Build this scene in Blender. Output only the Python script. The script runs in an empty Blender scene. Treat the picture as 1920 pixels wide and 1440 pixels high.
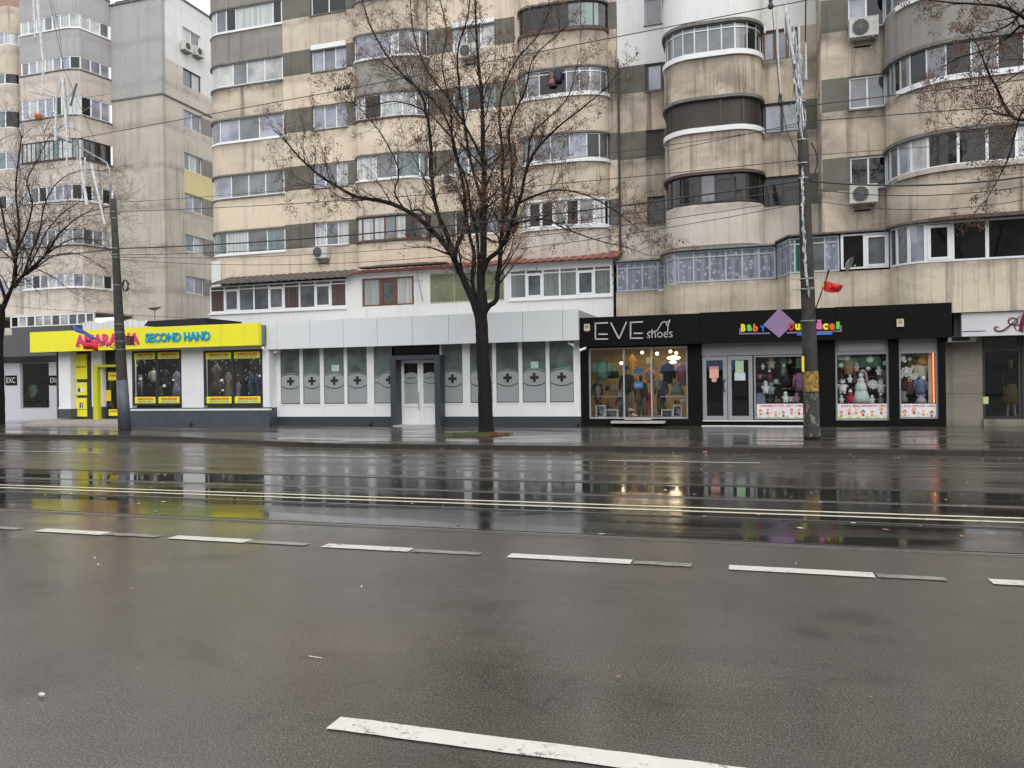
import bpy, math, random
from mathutils import Vector, Matrix
C = bpy.context.scene
R = random.Random(7)
# ------------------------------------------------------------------ camera, sky, sun, exposure
F, TH, PT, RL, H = 1480., .30321, -.00188, -.01437, 1.7
fw = Vector((-math.sin(TH)*math.cos(PT), math.cos(TH)*math.cos(PT), math.sin(PT)))
rt = Vector((math.cos(TH), math.sin(TH), 0)); up = rt.cross(fw)
rt, up = rt*math.cos(RL)+up*math.sin(RL), up*math.cos(RL)-rt*math.sin(RL)
cd = bpy.data.cameras.new('camera'); cam = bpy.data.objects.new('camera', cd); C.collection.objects.link(cam)
cd.sensor_width = 36; cd.sensor_fit = 'HORIZONTAL'; cd.lens = F/1920*36; cd.clip_end = 5000; cd.clip_start = .1
m = Matrix((rt, up, -fw)).transposed().to_4x4(); m.translation = Vector((0, 0, H)); cam.matrix_world = m
C.camera = cam
SUN_EL, SUN_AZ = math.radians(50), math.radians(150)
w = bpy.data.worlds.new('World'); C.world = w; w.use_nodes = True
nt = w.node_tree; bg = nt.nodes['Background']
sky = nt.nodes.new('ShaderNodeTexSky'); sky.sky_type = 'NISHITA'; sky.sun_disc = False
sky.sun_elevation = SUN_EL; sky.sun_rotation = SUN_AZ; sky.air_density = 1.0; sky.dust_density = 6.0; sky.ozone_density = 1
hs = nt.nodes.new('ShaderNodeHueSaturation'); hs.inputs['Saturation'].default_value = .22
nt.links.new(sky.outputs[0], hs.inputs['Color']); cloud = nt.nodes.new('ShaderNodeMix'); cloud.data_type = 'RGBA'; cloud.inputs[0].default_value = .7; cloud.inputs[7].default_value = (6.4, 6.6, 6.9, 1)   # even cloud cover over the clear sky
nt.links.new(hs.outputs[0], cloud.inputs[6]); nt.links.new(cloud.outputs[2], bg.inputs[0]); bg.inputs[1].default_value = .15
sd = bpy.data.lights.new('sun', 'SUN'); sd.energy = .5; sd.angle = math.radians(60); sd.color = (1, .97, .93)
so = bpy.data.objects.new('sun', sd); C.collection.objects.link(so)
sdir = Vector((math.sin(SUN_AZ)*math.cos(SUN_EL), math.cos(SUN_AZ)*math.cos(SUN_EL), math.sin(SUN_EL)))
so.rotation_euler = sdir.to_track_quat('Z', 'Y').to_euler(); so.location = sdir*60
C.view_settings.view_transform = 'Standard'; C.view_settings.look = 'None'; C.view_settings.gamma = 1
C.view_settings.exposure = 0.72
try: C.view_settings.use_curve_mapping = False
except Exception: pass

def ray(x, y): return fw + rt*((x-960)/F) - up*((y-720)/F)
def atY(x, y, Y): d = ray(x, y); return Vector((0, 0, H)) + d*(Y/d.y)
def atZ(x, y, Z): d = ray(x, y); return Vector((0, 0, H)) + d*((Z-H)/d.z)
def atX(x, y, X): d = ray(x, y); return Vector((0, 0, H)) + d*(X/d.x)
def X_(x, y, Y): return atY(x, y, Y).x
def Z_(x, y, Y): return atY(x, y, Y).z
def RC(x0, y0, x1, y1, Y):
    ym, xm = (y0+y1)/2, (x0+x1)/2
    return X_(x0, ym, Y), X_(x1, ym, Y), Z_(xm, y1, Y), Z_(xm, y0, Y)

# ------------------------------------------------------------------ materials
MATS = {}
def newmat(name):
    m = bpy.data.materials.new(name); m.use_nodes = True; MATS[name] = m
    return m, m.node_tree, m.node_tree.nodes['Principled BSDF']
def N(t, typ, **k):
    n = t.nodes.new(typ)
    for a, v in k.items():
        if a in ('ins',):
            for kk, vv in v.items(): n.inputs[kk].default_value = vv
        else: setattr(n, a, v)
    return n
def pos(t, sc=(1, 1, 1), loc=(0, 0, 0)):
    g = N(t, 'ShaderNodeNewGeometry'); mp = N(t, 'ShaderNodeMapping'); mp.inputs['Scale'].default_value = sc; mp.inputs['Location'].default_value = loc
    t.links.new(g.outputs['Position'], mp.inputs['Vector']); return mp.outputs[0]
def noise(t, vec, scale, detail=4, rough=.6, dist=0):
    n = N(t, 'ShaderNodeTexNoise'); n.inputs['Scale'].default_value = scale; n.inputs['Detail'].default_value = detail
    n.inputs['Roughness'].default_value = rough; n.inputs['Distortion'].default_value = dist
    t.links.new(vec, n.inputs['Vector']); return n.outputs['Fac']
def ramp(t, fac, a, b, c0=0., c1=1.):
    r = N(t, 'ShaderNodeMapRange'); r.inputs['From Min'].default_value = a; r.inputs['From Max'].default_value = b
    r.inputs['To Min'].default_value = c0; r.inputs['To Max'].default_value = c1; r.clamp = True
    t.links.new(fac, r.inputs['Value']); return r.outputs[0]
def mix(t, fac, a, b, mode='MIX'):
    n = N(t, 'ShaderNodeMix', data_type='RGBA', blend_type=mode)
    for i, v in ((0, fac), (6, a), (7, b)):
        if hasattr(v, 'node'): t.links.new(v, n.inputs[i])
        elif i == 0: n.inputs[0].default_value = v
        else: n.inputs[i].default_value = (*v, 1)
    return n.outputs[2]
def math_(t, op, a, b=0.):
    n = N(t, 'ShaderNodeMath', operation=op)
    for i, v in ((0, a), (1, b)):
        if hasattr(v, 'node'): t.links.new(v, n.inputs[i])
        else: n.inputs[i].default_value = v
    return n.outputs[0]
def bump(t, b, h, strength=.3, dist=.02):
    n = N(t, 'ShaderNodeBump'); n.inputs['Strength'].default_value = strength; n.inputs['Distance'].default_value = dist
    t.links.new(h, n.inputs['Height']); t.links.new(n.outputs[0], b.inputs['Normal'])
def mat(name, col, rough=.6, var=.12, scale=6, metal=0, spec=.5, emit=None, es=1, bmp=0, ior=None):
    if name in MATS: return MATS[name]
    m, t, b = newmat(name)
    b.inputs['Roughness'].default_value = rough; b.inputs['Metallic'].default_value = metal; b.inputs['Specular IOR Level'].default_value = spec
    if ior: b.inputs['IOR'].default_value = ior
    p = pos(t); n = noise(t, p, scale, 5)
    c = mix(t, ramp(t, n, .3, .7), tuple(x*(1-var) for x in col), tuple(min(1, x*(1+var)) for x in col))
    t.links.new(c, b.inputs['Base Color'])
    if emit: b.inputs['Emission Color'].default_value = (*emit, 1); b.inputs['Emission Strength'].default_value = es
    if bmp: bump(t, b, noise(t, p, 60, 3), bmp, .01)
    return m
def wallmat(name, base, stain, dark, amt=.55, seam=0):
    m, t, b = newmat(name); b.inputs['Roughness'].default_value = .88; b.inputs['Specular IOR Level'].default_value = .2
    big = noise(t, pos(t, (.45, .45, .7), (3.1, 0, 1.7)), 1.0, 6, .62, .6)
    strk = noise(t, pos(t, (2.6, 2.6, .12)), 1.0, 5, .65)
    fine = noise(t, pos(t), 9, 6, .7)
    c = mix(t, ramp(t, big, .40, .66, 0, amt), base, stain)
    c = mix(t, ramp(t, strk, .54, .70, 0, min(1, amt*.9)), c, dark)
    s2 = noise(t, pos(t, (7, 7, .2), (1, 2, 3)), 1.0, 4, .6); c = mix(t, math_(t, 'MULTIPLY', ramp(t, s2, .58, .68), ramp(t, big, .40, .55, 0, min(1, amt*.7))), c, dark)
    # weather marks: dirt bands with their own wandering outline, strongest where storeys meet
    g = N(t, 'ShaderNodeNewGeometry'); sx = N(t, 'ShaderNodeSeparateXYZ'); t.links.new(g.outputs['Position'], sx.inputs[0])
    wob = noise(t, pos(t, (1.3, 1.3, .5)), 1.0, 5, .7)
    z = math_(t, 'ADD', sx.outputs[2], math_(t, 'MULTIPLY', wob, -.75))
    fr = math_(t, 'FRACT', math_(t, 'DIVIDE', math_(t, 'SUBTRACT', z, 4.86), 2.71))
    band = math_(t, 'MAXIMUM', ramp(t, fr, .0, .16, 1, 0), ramp(t, fr, .9, 1.0, 0, 1))
    c = mix(t, math_(t, 'MULTIPLY', band, math_(t, 'MULTIPLY', ramp(t, wob, .35, .6, .15, 1), amt*.9)), c, dark)
    c = mix(t, ramp(t, fine, .25, .75, .0, .22), c, dark)
    if seam:
        fx = math_(t, 'FRACT', math_(t, 'MULTIPLY', sx.outputs[0], 1/seam))
        s = ramp(t, fx, .0, .035, 1, 0); c = mix(t, math_(t, 'MULTIPLY', s, .75), c, tuple(x*.35 for x in dark))
    t.links.new(c, b.inputs['Base Color']); bump(t, b, noise(t, pos(t), 28, 4), .35, .02)
    return m
def glassmat(name, col, rough=.03, folds=0, ior=1.9, col2=None, blotch=0):
    m, t, b = newmat(name); b.inputs['Roughness'].default_value = rough; b.inputs['IOR'].default_value = ior
    g = N(t, 'ShaderNodeNewGeometry')
    if folds:
        n = noise(t, pos(t, (folds, folds, .25)), 1.0, 3, .5, .2); c = mix(t, ramp(t, n, .35, .65), tuple(x*.55 for x in col), col)
    else:
        n = noise(t, pos(t, (.9, .9, .9)), 1.1, 3); c = mix(t, ramp(t, n, .35, .7), tuple(x*.5 for x in col), tuple(x*1.35 for x in col))
    if blotch:
        v = N(t, 'ShaderNodeTexVoronoi'); v.inputs['Scale'].default_value = blotch; t.links.new(pos(t), v.inputs['Vector'])
        c = mix(t, ramp(t, v.outputs['Distance'], .15, .4, .8, 0), c, col2)
    t.links.new(c, b.inputs['Base Color'])
    bump(t, b, noise(t, pos(t), .8, 2), .08, .05)
    return m
def clearglass(name, tint=(.9, .95, .95), refl=1.0):
    m = bpy.data.materials.new(name); m.use_nodes = True; t = m.node_tree; t.nodes.clear(); MATS[name] = m
    o = N(t, 'ShaderNodeOutputMaterial'); tr = N(t, 'ShaderNodeBsdfTransparent'); tr.inputs[0].default_value = (*tint, 1)
    gl = N(t, 'ShaderNodeBsdfGlossy'); gl.inputs['Roughness'].default_value = .02
    fr = N(t, 'ShaderNodeLayerWeight'); fr.inputs[0].default_value = .5; f5 = math_(t, 'POWER', fr.outputs['Facing'], 4.0)
    mx = N(t, 'ShaderNodeMixShader'); t.links.new(math_(t, 'MULTIPLY', math_(t, 'ADD', f5, .045), refl), mx.inputs[0]); t.links.new(tr.outputs[0], mx.inputs[1]); t.links.new(gl.outputs[0], mx.inputs[2])
    t.links.new(mx.outputs[0], o.inputs[0]); return m

BEIGE = wallmat('beige_render', (.66, .565, .45), (.47, .40, .325), (.20, .18, .152), .72)
SAND = wallmat('sandy_render', (.74, .63, .49), (.56, .475, .375), (.26, .22, .18), .6)
DIRTY = wallmat('dirty_beige_render', (.62, .53, .42), (.29, .25, .20), (.10, .09, .077), .92)
PINKB = wallmat('pinkish_render', (.62, .55, .49), (.50, .44, .39), (.30, .27, .24), .55)  # pinkish, cool grey and warm white bases lightened, putting left-side haze into the colour
GREYR = wallmat('grey_render', (.30, .285, .26), (.235, .22, .20), (.14, .13, .115), .8)
MIDGREY = wallmat('cool_grey_render', (.42, .415, .41), (.35, .345, .34), (.26, .25, .24), .55)
DARKB = wallmat('dark_band_paint', (.175, .165, .142), (.115, .105, .09), (.07, .064, .055), .8)
WHITER = wallmat('white_render', (.74, .74, .73), (.66, .65, .63), (.48, .46, .43), .35)
WARMWH = wallmat('warm_white_render', (.64, .59, .53), (.52, .47, .41), (.26, .23, .20), .75)
YELR = wallmat('pale_yellow_render', (.74, .66, .34), (.68, .60, .32), (.5, .42, .25), .4)
REDBR = wallmat('red_brown_render', (.40, .26, .21), (.36, .23, .19), (.2, .14, .12), .5)
PANEL = wallmat('ribbed_beige_panel', (.70, .61, .48), (.42, .365, .29), (.12, .105, .088), .8, seam=.43)
STONE = wallmat('stone_slab', (.30, .27, .225), (.22, .195, .165), (.10, .09, .08), .8)
WFR = mat('white_frame', (.74, .75, .77), .4, .05)
GFR = mat('grey_frame', (.42, .44, .46), .4, .08)
BFR = mat('brown_frame', (.13, .055, .03), .5, .25)
DFR = mat('dark_frame', (.035, .03, .03), .45, .2)
ALU = mat('aluminium_frame', (.50, .52, .53), .35, .1, metal=.4)
GD = glassmat('glass_dark', (.010, .011, .011), ior=1.55); GM = glassmat('glass_grey', (.125, .135, .145)); GB = glassmat('glass_pale_blue', (.26, .275, .34))
GL = glassmat('glass_blind', (.42, .43, .41)); GC = glassmat('glass_curtain', (.52, .54, .53), folds=9); GT = glassmat('glass_teal', (.12, .19, .20), folds=5)
GR = glassmat('glass_red_curtain', (.13, .085, .08), folds=7); GLACE = glassmat('glass_lace_curtain', (.27, .30, .37), folds=6, col2=(.50, .52, .58), blotch=5.5)
GSTR = glassmat('glass_striped_curtain', (.22, .24, .24), folds=14); GGRN = glassmat('glass_green_curtain', (.03, .14, .10), folds=6)
GLEAF = glassmat('leaf_film', (.13, .14, .055), rough=.5, col2=(.035, .04, .02), blotch=9)
SHUT = mat('brown_shutter', (.032, .024, .020), .55, .15); CONC = mat('concrete_sill', (.16, .15, .135), .85, .3)
WHSILL = mat('white_ledge', (.76, .76, .75), .6, .06); BRNSILL = mat('rusty_ledge', (.09, .055, .045), .7, .3)
ROOFB = mat('brown_roof_sheet', (.10, .085, .078), .7, .6); ROOFR = mat('red_roof_sheet', (.22, .075, .055), .5, .3); ROOFG = mat('grey_roof_sheet', (.20, .20, .19), .6, .3)
BLACK = mat('black_cladding', (.006, .006, .006), .5, .15, spec=.12); SLATE = mat('slate_paint', (.058, .066, .084), .55, .15, scale=3); SLATED = mat('dark_slate_paint', (.038, .044, .055), .5, .15)
YEL = mat('yellow_panel', (.86, .80, .03), .45, .03); WPAN = mat('pale_grey_cladding', (.70, .72, .73), .42, .03, scale=1); WPAINT = mat('white_wall_paint', (.78, .78, .79), .6, .04, scale=1.5)
CLEAR = clearglass('shop_glass', (.96, .975, .975), 1.3); CLEARD = clearglass('tinted_shop_glass', (.74, .79, .78), 1.8)
BARK = mat('wet_bark', (.0125, .0105, .009), .8, .5, scale=14, bmp=.8, spec=.2); TWIG = mat('twig_bark', (.062, .038, .028), .85, .4, spec=.2)
SEED = mat('dry_seed', (.16, .080, .052), .8, .5, scale=3)
POLEC = mat('old_concrete', (.036, .033, .029), .8, .5, scale=5, bmp=.5); METG = mat('galvanised_metal', (.30, .31, .31), .4, .15, metal=.6)
CABLE = mat('black_cable', (.02, .02, .02), .5, .1)
TINSEL = mat('frosted_plastic', (.52, .53, .54), .35, .35, scale=7)
BIRD = mat('bird_feathers', (.02, .02, .022), .7, .3)
RED = mat('red_cloth', (.55, .02, .025), .75, .15); BLUEC = mat('blue_cloth', (.05, .09, .40), .75, .2); YELC = mat('yellow_cloth', (.75, .6, .05), .75, .1)

# ------------------------------------------------------------------ mesh builder
WL = {}
def link(o): C.collection.objects.link(o); return o
class MB:
    def __init__(s): s.v = []; s.f = []; s.m = []; s.mi = 0; s.smooth = False
    def add(s, vs, fs):
        b = len(s.v); s.v += [tuple(v) for v in vs]; s.f += [[b+i for i in f] for f in fs]; s.m += [s.mi]*len(fs); return s
    def box(s, x0, x1, y0, y1, z0, z1):
        x0, x1 = min(x0, x1), max(x0, x1); y0, y1 = min(y0, y1), max(y0, y1); z0, z1 = min(z0, z1), max(z0, z1)
        return s.add([(x0,y0,z0),(x1,y0,z0),(x1,y1,z0),(x0,y1,z0),(x0,y0,z1),(x1,y0,z1),(x1,y1,z1),(x0,y1,z1)],
            [(0,3,2,1),(4,5,6,7),(0,1,5,4),(1,2,6,5),(2,3,7,6),(3,0,4,7)])
    def quad(s, a, b, c, d): return s.add([a, b, c, d], [(0, 1, 2, 3)])
    def prism(s, pts, y0, y1):          # XZ polygon given counter-clockwise seen from the street
        n = len(pts); vs = [(x, y0, z) for x, z in pts]+[(x, y1, z) for x, z in pts]
        return s.add(vs, [tuple(range(n)), tuple(range(2*n-1, n-1, -1))]+[(i, i+n, (i+1) % n+n, (i+1) % n) for i in range(n)])
    def flat(s, pts, z0, z1):           # XY polygon ccw from above
        n = len(pts); vs = [(x, y, z1) for x, y in pts]+[(x, y, z0) for x, y in pts]
        return s.add(vs, [tuple(range(n)), tuple(range(2*n-1, n-1, -1))]+[(i, i+n, (i+1) % n+n, (i+1) % n) for i in range(n)])
    def disc(s, x, z, r, y0, y1, n=14, rz=None, lob=0):
        rz = rz or r
        return s.prism([(x+r*(1+lob*math.cos(8*a))*math.cos(a), z+rz*(1+lob*math.cos(8*a))*math.sin(a)) for a in [2*math.pi*i/n for i in range(n)]], y0, y1)
    def tube(s, pts, rad, n=6, cap=True):
        pts = [Vector(p) for p in pts]
        if not isinstance(rad, (list, tuple)): rad = [rad]*len(pts)
        vs = []; fs = []; u = None
        for i, p in enumerate(pts):
            d = (pts[min(i+1, len(pts)-1)]-pts[max(i-1, 0)])
            if d.length < 1e-9: d = Vector((0, 0, 1))
            d.normalize()
            if u is None: u = d.orthogonal().normalized()
            else:
                u = u-d*u.dot(d); u = u.normalized() if u.length > 1e-6 else d.orthogonal().normalized()
            q = d.cross(u)
            for k in range(n):
                a = 2*math.pi*k/n; vs.append(p+(u*math.cos(a)+q*math.sin(a))*rad[i])
        for i in range(len(pts)-1):
            for k in range(n):
                fs.append((i*n+k, i*n+(k+1) % n, (i+1)*n+(k+1) % n, (i+1)*n+k))
        if cap: fs.append(tuple(range(n-1, -1, -1))); fs.append(tuple((len(pts)-1)*n+k for k in range(n)))
        return s.add(vs, fs)
    def ball(s, c, rx, ry=None, rz=None, n=10, k=7):
        ry = ry or rx; rz = rz or rx; c = Vector(c); vs = [c+Vector((0, 0, -rz))]; fs = []
        for j in range(1, k):
            b = -math.pi/2+math.pi*j/k
            for i in range(n):
                a = 2*math.pi*i/n; vs.append(c+Vector((rx*math.cos(b)*math.cos(a), ry*math.cos(b)*math.sin(a), rz*math.sin(b))))
        vs.append(c+Vector((0, 0, rz))); L = len(vs)-1
        for i in range(n): fs.append((0, 1+(i+1) % n, 1+i)); fs.append((L, L-n+i, L-n+(i+1) % n))
        for j in range(k-2):
            for i in range(n): fs.append((1+j*n+i, 1+j*n+(i+1) % n, 1+(j+1)*n+(i+1) % n, 1+(j+1)*n+i))
        return s.add(vs, fs)
    def loft(s, c, rings, n=10):         # rings: (z, rx, ry, dx)
        vs = []; fs = []
        for z, rx, ry, dx in rings:
            for i in range(n):
                a = 2*math.pi*i/n; vs.append((c[0]+dx+rx*math.cos(a), c[1]+ry*math.sin(a), c[2]+z))
        for j in range(len(rings)-1):
            for i in range(n): fs.append((j*n+i, j*n+(i+1) % n, (j+1)*n+(i+1) % n, (j+1)*n+i))
        fs.append(tuple(range(n-1, -1, -1))); fs.append(tuple((len(rings)-1)*n+k for k in range(n)))
        return s.add(vs, fs)
    def ribbon(s, P, s0, s1, z0, z1, o0, o1):   # solid following a plan path, between outward offsets o0 < o1
        a = P.off(s0, s1, o1); b = P.off(s0, s1, o0); n = len(a); vs = []
        for p, q in zip(a, b): vs += [(p[0], p[1], z0), (p[0], p[1], z1), (q[0], q[1], z1), (q[0], q[1], z0)]
        fs = []
        for i in range(n-1):
            for k in range(4): fs.append((4*i+k, 4*i+4+k, 4*i+4+(k+1) % 4, 4*i+(k+1) % 4))
        fs = [tuple(reversed(f)) if False else f for f in fs]
        fs += [(3, 2, 1, 0), (4*n-4, 4*n-3, 4*n-2, 4*n-1)]
        return s.add(vs, fs)
    def build(s, name, mats, parent=None, smooth=False, loc=None):
        if not s.f: return None
        if not isinstance(mats, (list, tuple)): mats = [mats]
        base = WL.get(parent.name, Vector()) if parent else (Vector(loc) if loc is not None else Vector())
        me = bpy.data.meshes.new(name); me.from_pydata([tuple(Vector(v)-base) for v in s.v], [], s.f)
        for m in mats: me.materials.append(m)
        me.polygons.foreach_set('material_index', s.m)
        if smooth: me.polygons.foreach_set('use_smooth', [True]*len(me.polygons))
        me.update(); o = link(bpy.data.objects.new(name, me))
        if parent: o.parent = parent; WL[o.name] = base
        else: o.location = base; WL[o.name] = base
        return o
class Path:
    def __init__(s, pts):
        s.p = [Vector((a, b)) for a, b in pts]; s.c = [0]
        for a, b in zip(s.p, s.p[1:]): s.c.append(s.c[-1]+(b-a).length)
        s.L = s.c[-1]; s.n = []
        for i in range(len(s.p)):
            t = (s.p[min(i+1, len(s.p)-1)]-s.p[max(i-1, 0)]).normalized(); s.n.append(Vector((t.y, -t.x)))
    def at(s, d):
        d = max(0, min(s.L, d))
        for i in range(len(s.c)-1):
            if d <= s.c[i+1]+1e-9:
                k = (d-s.c[i])/max(1e-9, s.c[i+1]-s.c[i]); return s.p[i].lerp(s.p[i+1], k), s.n[i].lerp(s.n[i+1], k).normalized()
        return s.p[-1], s.n[-1]
    def off(s, s0, s1, o):
        ds = [s0]+[c for c in s.c if s0+1e-4 < c < s1-1e-4]+[s1]; out = []
        for d in ds: p, n = s.at(d); out.append(p+n*o)
        return out
def arc(cx, cy, r, a0, a1, n=8, ry=None):
    ry = ry or r
    return [(cx+r*math.cos(math.radians(a0+(a1-a0)*i/n)), cy+ry*math.sin(math.radians(a0+(a1-a0)*i/n))) for i in range(n+1)]
def bayPath(xl, xr, yw, yf, rl=1.0, rr=1.0):
    """plan of a projecting bay: wall plane yw, front plane yf, rounded corners"""
    d = yw-yf; pts = []
    if rl: pts += ([(xl, yw)] if d > rl else [])+arc(xl+rl, yf+min(rl, d), rl, 180, 270, 8, min(rl, d))
    else: pts += [(xl, yf)]
    if rr: pts += arc(xr-rr, yf+min(rr, d), rr, 270, 360, 8, min(rr, d))+([(xr, yw)] if d > rr else [])
    else: pts += [(xr, yf)]
    return Path(pts)
def tag(o, label, cat, group=None, kind=None):
    if kind: o['kind'] = kind
    if label: o['label'] = label
    if cat: o['category'] = cat
    if group: o['group'] = group
    return o
def thing(name, label, cat, loc=(0, 0, 0), group=None):
    o = link(bpy.data.objects.new(name, None)); o.location = loc; o.empty_display_size = .2; WL[o.name] = Vector(loc)
    return tag(o, label, cat, group)
def struct(mb, name, mats, **k): o = mb.build(name, mats, **k); o['kind'] = 'structure'; return o
def text(parent, name, body, x0, x1, z0, z1, y, m, depth=.02, bold=0., shear=0., ry=0, keep=False, spacing=1.0, label=None):
    cu = bpy.data.curves.new('t', 'FONT'); cu.body = body; cu.extrude = .02; cu.offset = bold; cu.shear = shear; cu.resolution_u = 3; cu.space_character = spacing
    o = link(bpy.data.objects.new('t', cu)); dg = bpy.context.evaluated_depsgraph_get(); dg.update()
    me = bpy.data.meshes.new_from_object(o.evaluated_get(dg)); bpy.data.objects.remove(o); bpy.data.curves.remove(cu)
    xs = [v.co.x for v in me.vertices]; ys = [v.co.y for v in me.vertices]; a, b, c, d = min(xs), max(xs), min(ys), max(ys)
    base = WL[parent.name] if parent else Vector((x0, y, z0)); ca, sa = math.cos(ry), math.sin(ry); xc, zc = (x0+x1)/2, (z0+z1)/2
    for v in me.vertices:
        px = x0+(v.co.x-a)/(b-a)*(x1-x0); pz = z0+(v.co.y-c)/(d-c)*(z1-z0); py = y-(.5+v.co.z/.04)*depth
        dx, dz = px-xc, pz-zc; v.co = Vector((xc+dx*ca-dz*sa, py, zc+dx*sa+dz*ca))-base
    me.materials.clear(); me.materials.append(m); me.update(); me.name = name
    o = link(bpy.data.objects.new(name, me)); WL[o.name] = base
    if parent: o.parent = parent
    else: o.location = base
    return o

# ------------------------------------------------------------------ ground, road, tram bed, pavement
def asphalt(name, col, r0, r1, wetscale, streak, spec=.5, w0=.4, w1=.62, grain=1.0, bs=.5, cracks=0., stains=.5, spots=()):
    m, t, b = newmat(name); P0 = pos(t); b.inputs['Specular IOR Level'].default_value = spec; b.inputs['IOR'].default_value = 1.5
    g = noise(t, P0, 90, 3, .75); g3 = noise(t, P0, 105, 2, .6)
    big = noise(t, pos(t, (.22, .5, 1)), 1.0, 6, .62, .5); med = noise(t, pos(t, (.9, 1.5, 1), (2, 7, 0)), 1.0, 5, .65, .8)
    v = N(t, 'ShaderNodeTexVoronoi'); v.inputs['Scale'].default_value = 75; t.links.new(P0, v.inputs['Vector'])
    c = mix(t, ramp(t, g, .38, .62), tuple(x*(1-.6*grain) for x in col), tuple(x*(1+.7*grain) for x in col))
    c = mix(t, ramp(t, g3, .58, .68, 0, .8*grain), c, tuple(min(1, x*4.5) for x in col))
    c = mix(t, ramp(t, noise(t, P0, 55, 2, .7), .60, .70, 0, .45*grain), c, tuple(min(1, x*2.6) for x in col))
    c = mix(t, ramp(t, noise(t, P0, 34, 3, .6), .62, .72, 0, .5*grain), c, tuple(x*.3 for x in col))
    c = mix(t, ramp(t, big, .3, .7, 0, .55), c, tuple(x*.55 for x in col))
    c = mix(t, ramp(t, med, .56, .74, 0, stains), c, tuple(x*.35 for x in col))
    c = mix(t, ramp(t, med, .44, .28, 0, stains*.5), c, (col[0]*1.5, col[1]*1.5, col[2]*1.5))
    if cracks:
        vm = N(t, 'ShaderNodeMix', data_type='RGBA'); vm.inputs[0].default_value = .22; nn = N(t, 'ShaderNodeTexNoise'); nn.inputs['Scale'].default_value = 2.2; nn.inputs['Detail'].default_value = 6; t.links.new(P0, nn.inputs['Vector'])
        t.links.new(P0, vm.inputs[6]); t.links.new(nn.outputs['Color'], vm.inputs[7]); ve = N(t, 'ShaderNodeTexVoronoi', feature='DISTANCE_TO_EDGE'); ve.inputs['Scale'].default_value = .42; t.links.new(vm.outputs[2], ve.inputs['Vector'])
        ck = math_(t, 'MULTIPLY', ramp(t, ve.outputs['Distance'], .001, .0035, 1, 0), ramp(t, big, .50, .56)); c = mix(t, math_(t, 'MULTIPLY', ck, cracks), c, (.012, .011, .010))
    sn = noise(t, pos(t, (2.2, 3.2, 1)), 1.0, 6, .75, .4)
    for sx, sy, sr in spots:
        dv = N(t, 'ShaderNodeVectorMath', operation='DISTANCE'); t.links.new(pos(t, (1, 1.25, 1)), dv.inputs[0]); dv.inputs[1].default_value = (sx, sy*1.25, 0)
        c = mix(t, ramp(t, math_(t, 'ADD', dv.outputs['Value'], math_(t, 'MULTIPLY', sn, sr*2.2)), sr*1.2, sr*2.1, .6, 0), c, tuple(x*.25 for x in col))
    t.links.new(c, b.inputs['Base Color'])
    wet = noise(t, pos(t, (wetscale*streak, wetscale, 1), (5, 2.3, 0)), 1.0, 6, .6, .8)
    wm = ramp(t, wet, w0, w1)
    rr = N(t, 'ShaderNodeMapRange'); t.links.new(wm, rr.inputs['Value']); rr.inputs['To Min'].default_value = r1; rr.inputs['To Max'].default_value = r0
    t.links.new(math_(t, 'ADD', rr.outputs[0], ramp(t, g, .3, .7, 0, .05)), b.inputs['Roughness'])
    hgt = math_(t, 'MULTIPLY', math_(t, 'ADD', g, math_(t, 'MULTIPLY', v.outputs['Distance'], .8)), ramp(t, wm, 0, 1, 1, .12))
    bump(t, b, hgt, bs, .006); return m
ASPH = asphalt('damp_asphalt', (.070, .062, .054), .07, .24, .35, .5, 1.0, .36, .60, 1.0, .24, cracks=.4, stains=.6, spots=((.62, 6.05, .30), (.30, 5.6, .18), (-5.2, 6.6, .25)))
ASPHF = asphalt('wet_asphalt', (.060, .054, .046), .05, .26, .9, .10, .9, .38, .6, .6, .3)
TRAM = asphalt('wet_tram_slab', (.026, .024, .021), .012, .09, 1.0, .25, 1.0, .40, .55, .4, .06)
PAVE = asphalt('wet_pavement', (.060, .055, .048), .02, .22, .9, .22, .9, .42, .58, .5, .3)
KERB = asphalt('kerb_stone', (.034, .029, .025), .3, .6, .8, 1, .4)
EARTH = mat('dark_earth', (.05, .045, .035), .9, .3)
g = MB(); g.quad((-1500, -1500, -.06), (1500, -1500, -.06), (1500, 1500, -.06), (-1500, 1500, -.06)); struct(g, 'ground', EARTH)
g = MB(); g.quad((-120, -12, 0), (80, -12, 0), (80, 8.42, 0), (-120, 8.42, 0)); g.mi = 1; g.quad((-120, 8.42, 0), (80, 8.42, 0), (80, 22.5, 0), (-120, 22.5, 0))
road = struct(g, 'road', [ASPH, ASPHF])
g = MB(); g.quad((-120, 8.62, .004), (80, 8.62, .004), (80, 9.93, .004), (-120, 9.93, .004)); g.quad((-120, 10.07, .004), (80, 10.07, .004), (80, 11.53, .004), (-120, 11.53, .004)); g.quad((-120, 11.68, .004), (80, 11.68, .004), (80, 12.98, .004), (-120, 12.98, .004))
track = struct(g, 'tram_track', TRAM)
STEEL = mat('rail_steel', (.34, .33, .31), .22, .15, metal=.85, scale=2); GROOVE = mat('rail_groove', (.006, .006, .006), .9, .2, spec=.03); JOINT = mat('rail_joint_grey', (.12, .11, .10), .45, .3)
for yc in (8.50, 10.0, 11.60, 13.05):
    s = 1 if yc in (8.50, 11.60) else -1
    g = MB(); g.box(-120, 80, yc-.035, yc+.035, -.01, .012); g.mi = 1; g.box(-120, 80, yc+s*.036, yc+s*.085, -.01, .007); g.mi = 0; g.box(-120, 80, yc+s*.086, yc+s*.105, -.01, .010)
    g.mi = 2; g.box(-120, 80, yc-s*.036, yc-s*.07, -.01, .006); g.build('rail', [STEEL, GROOVE, JOINT], track)
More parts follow.
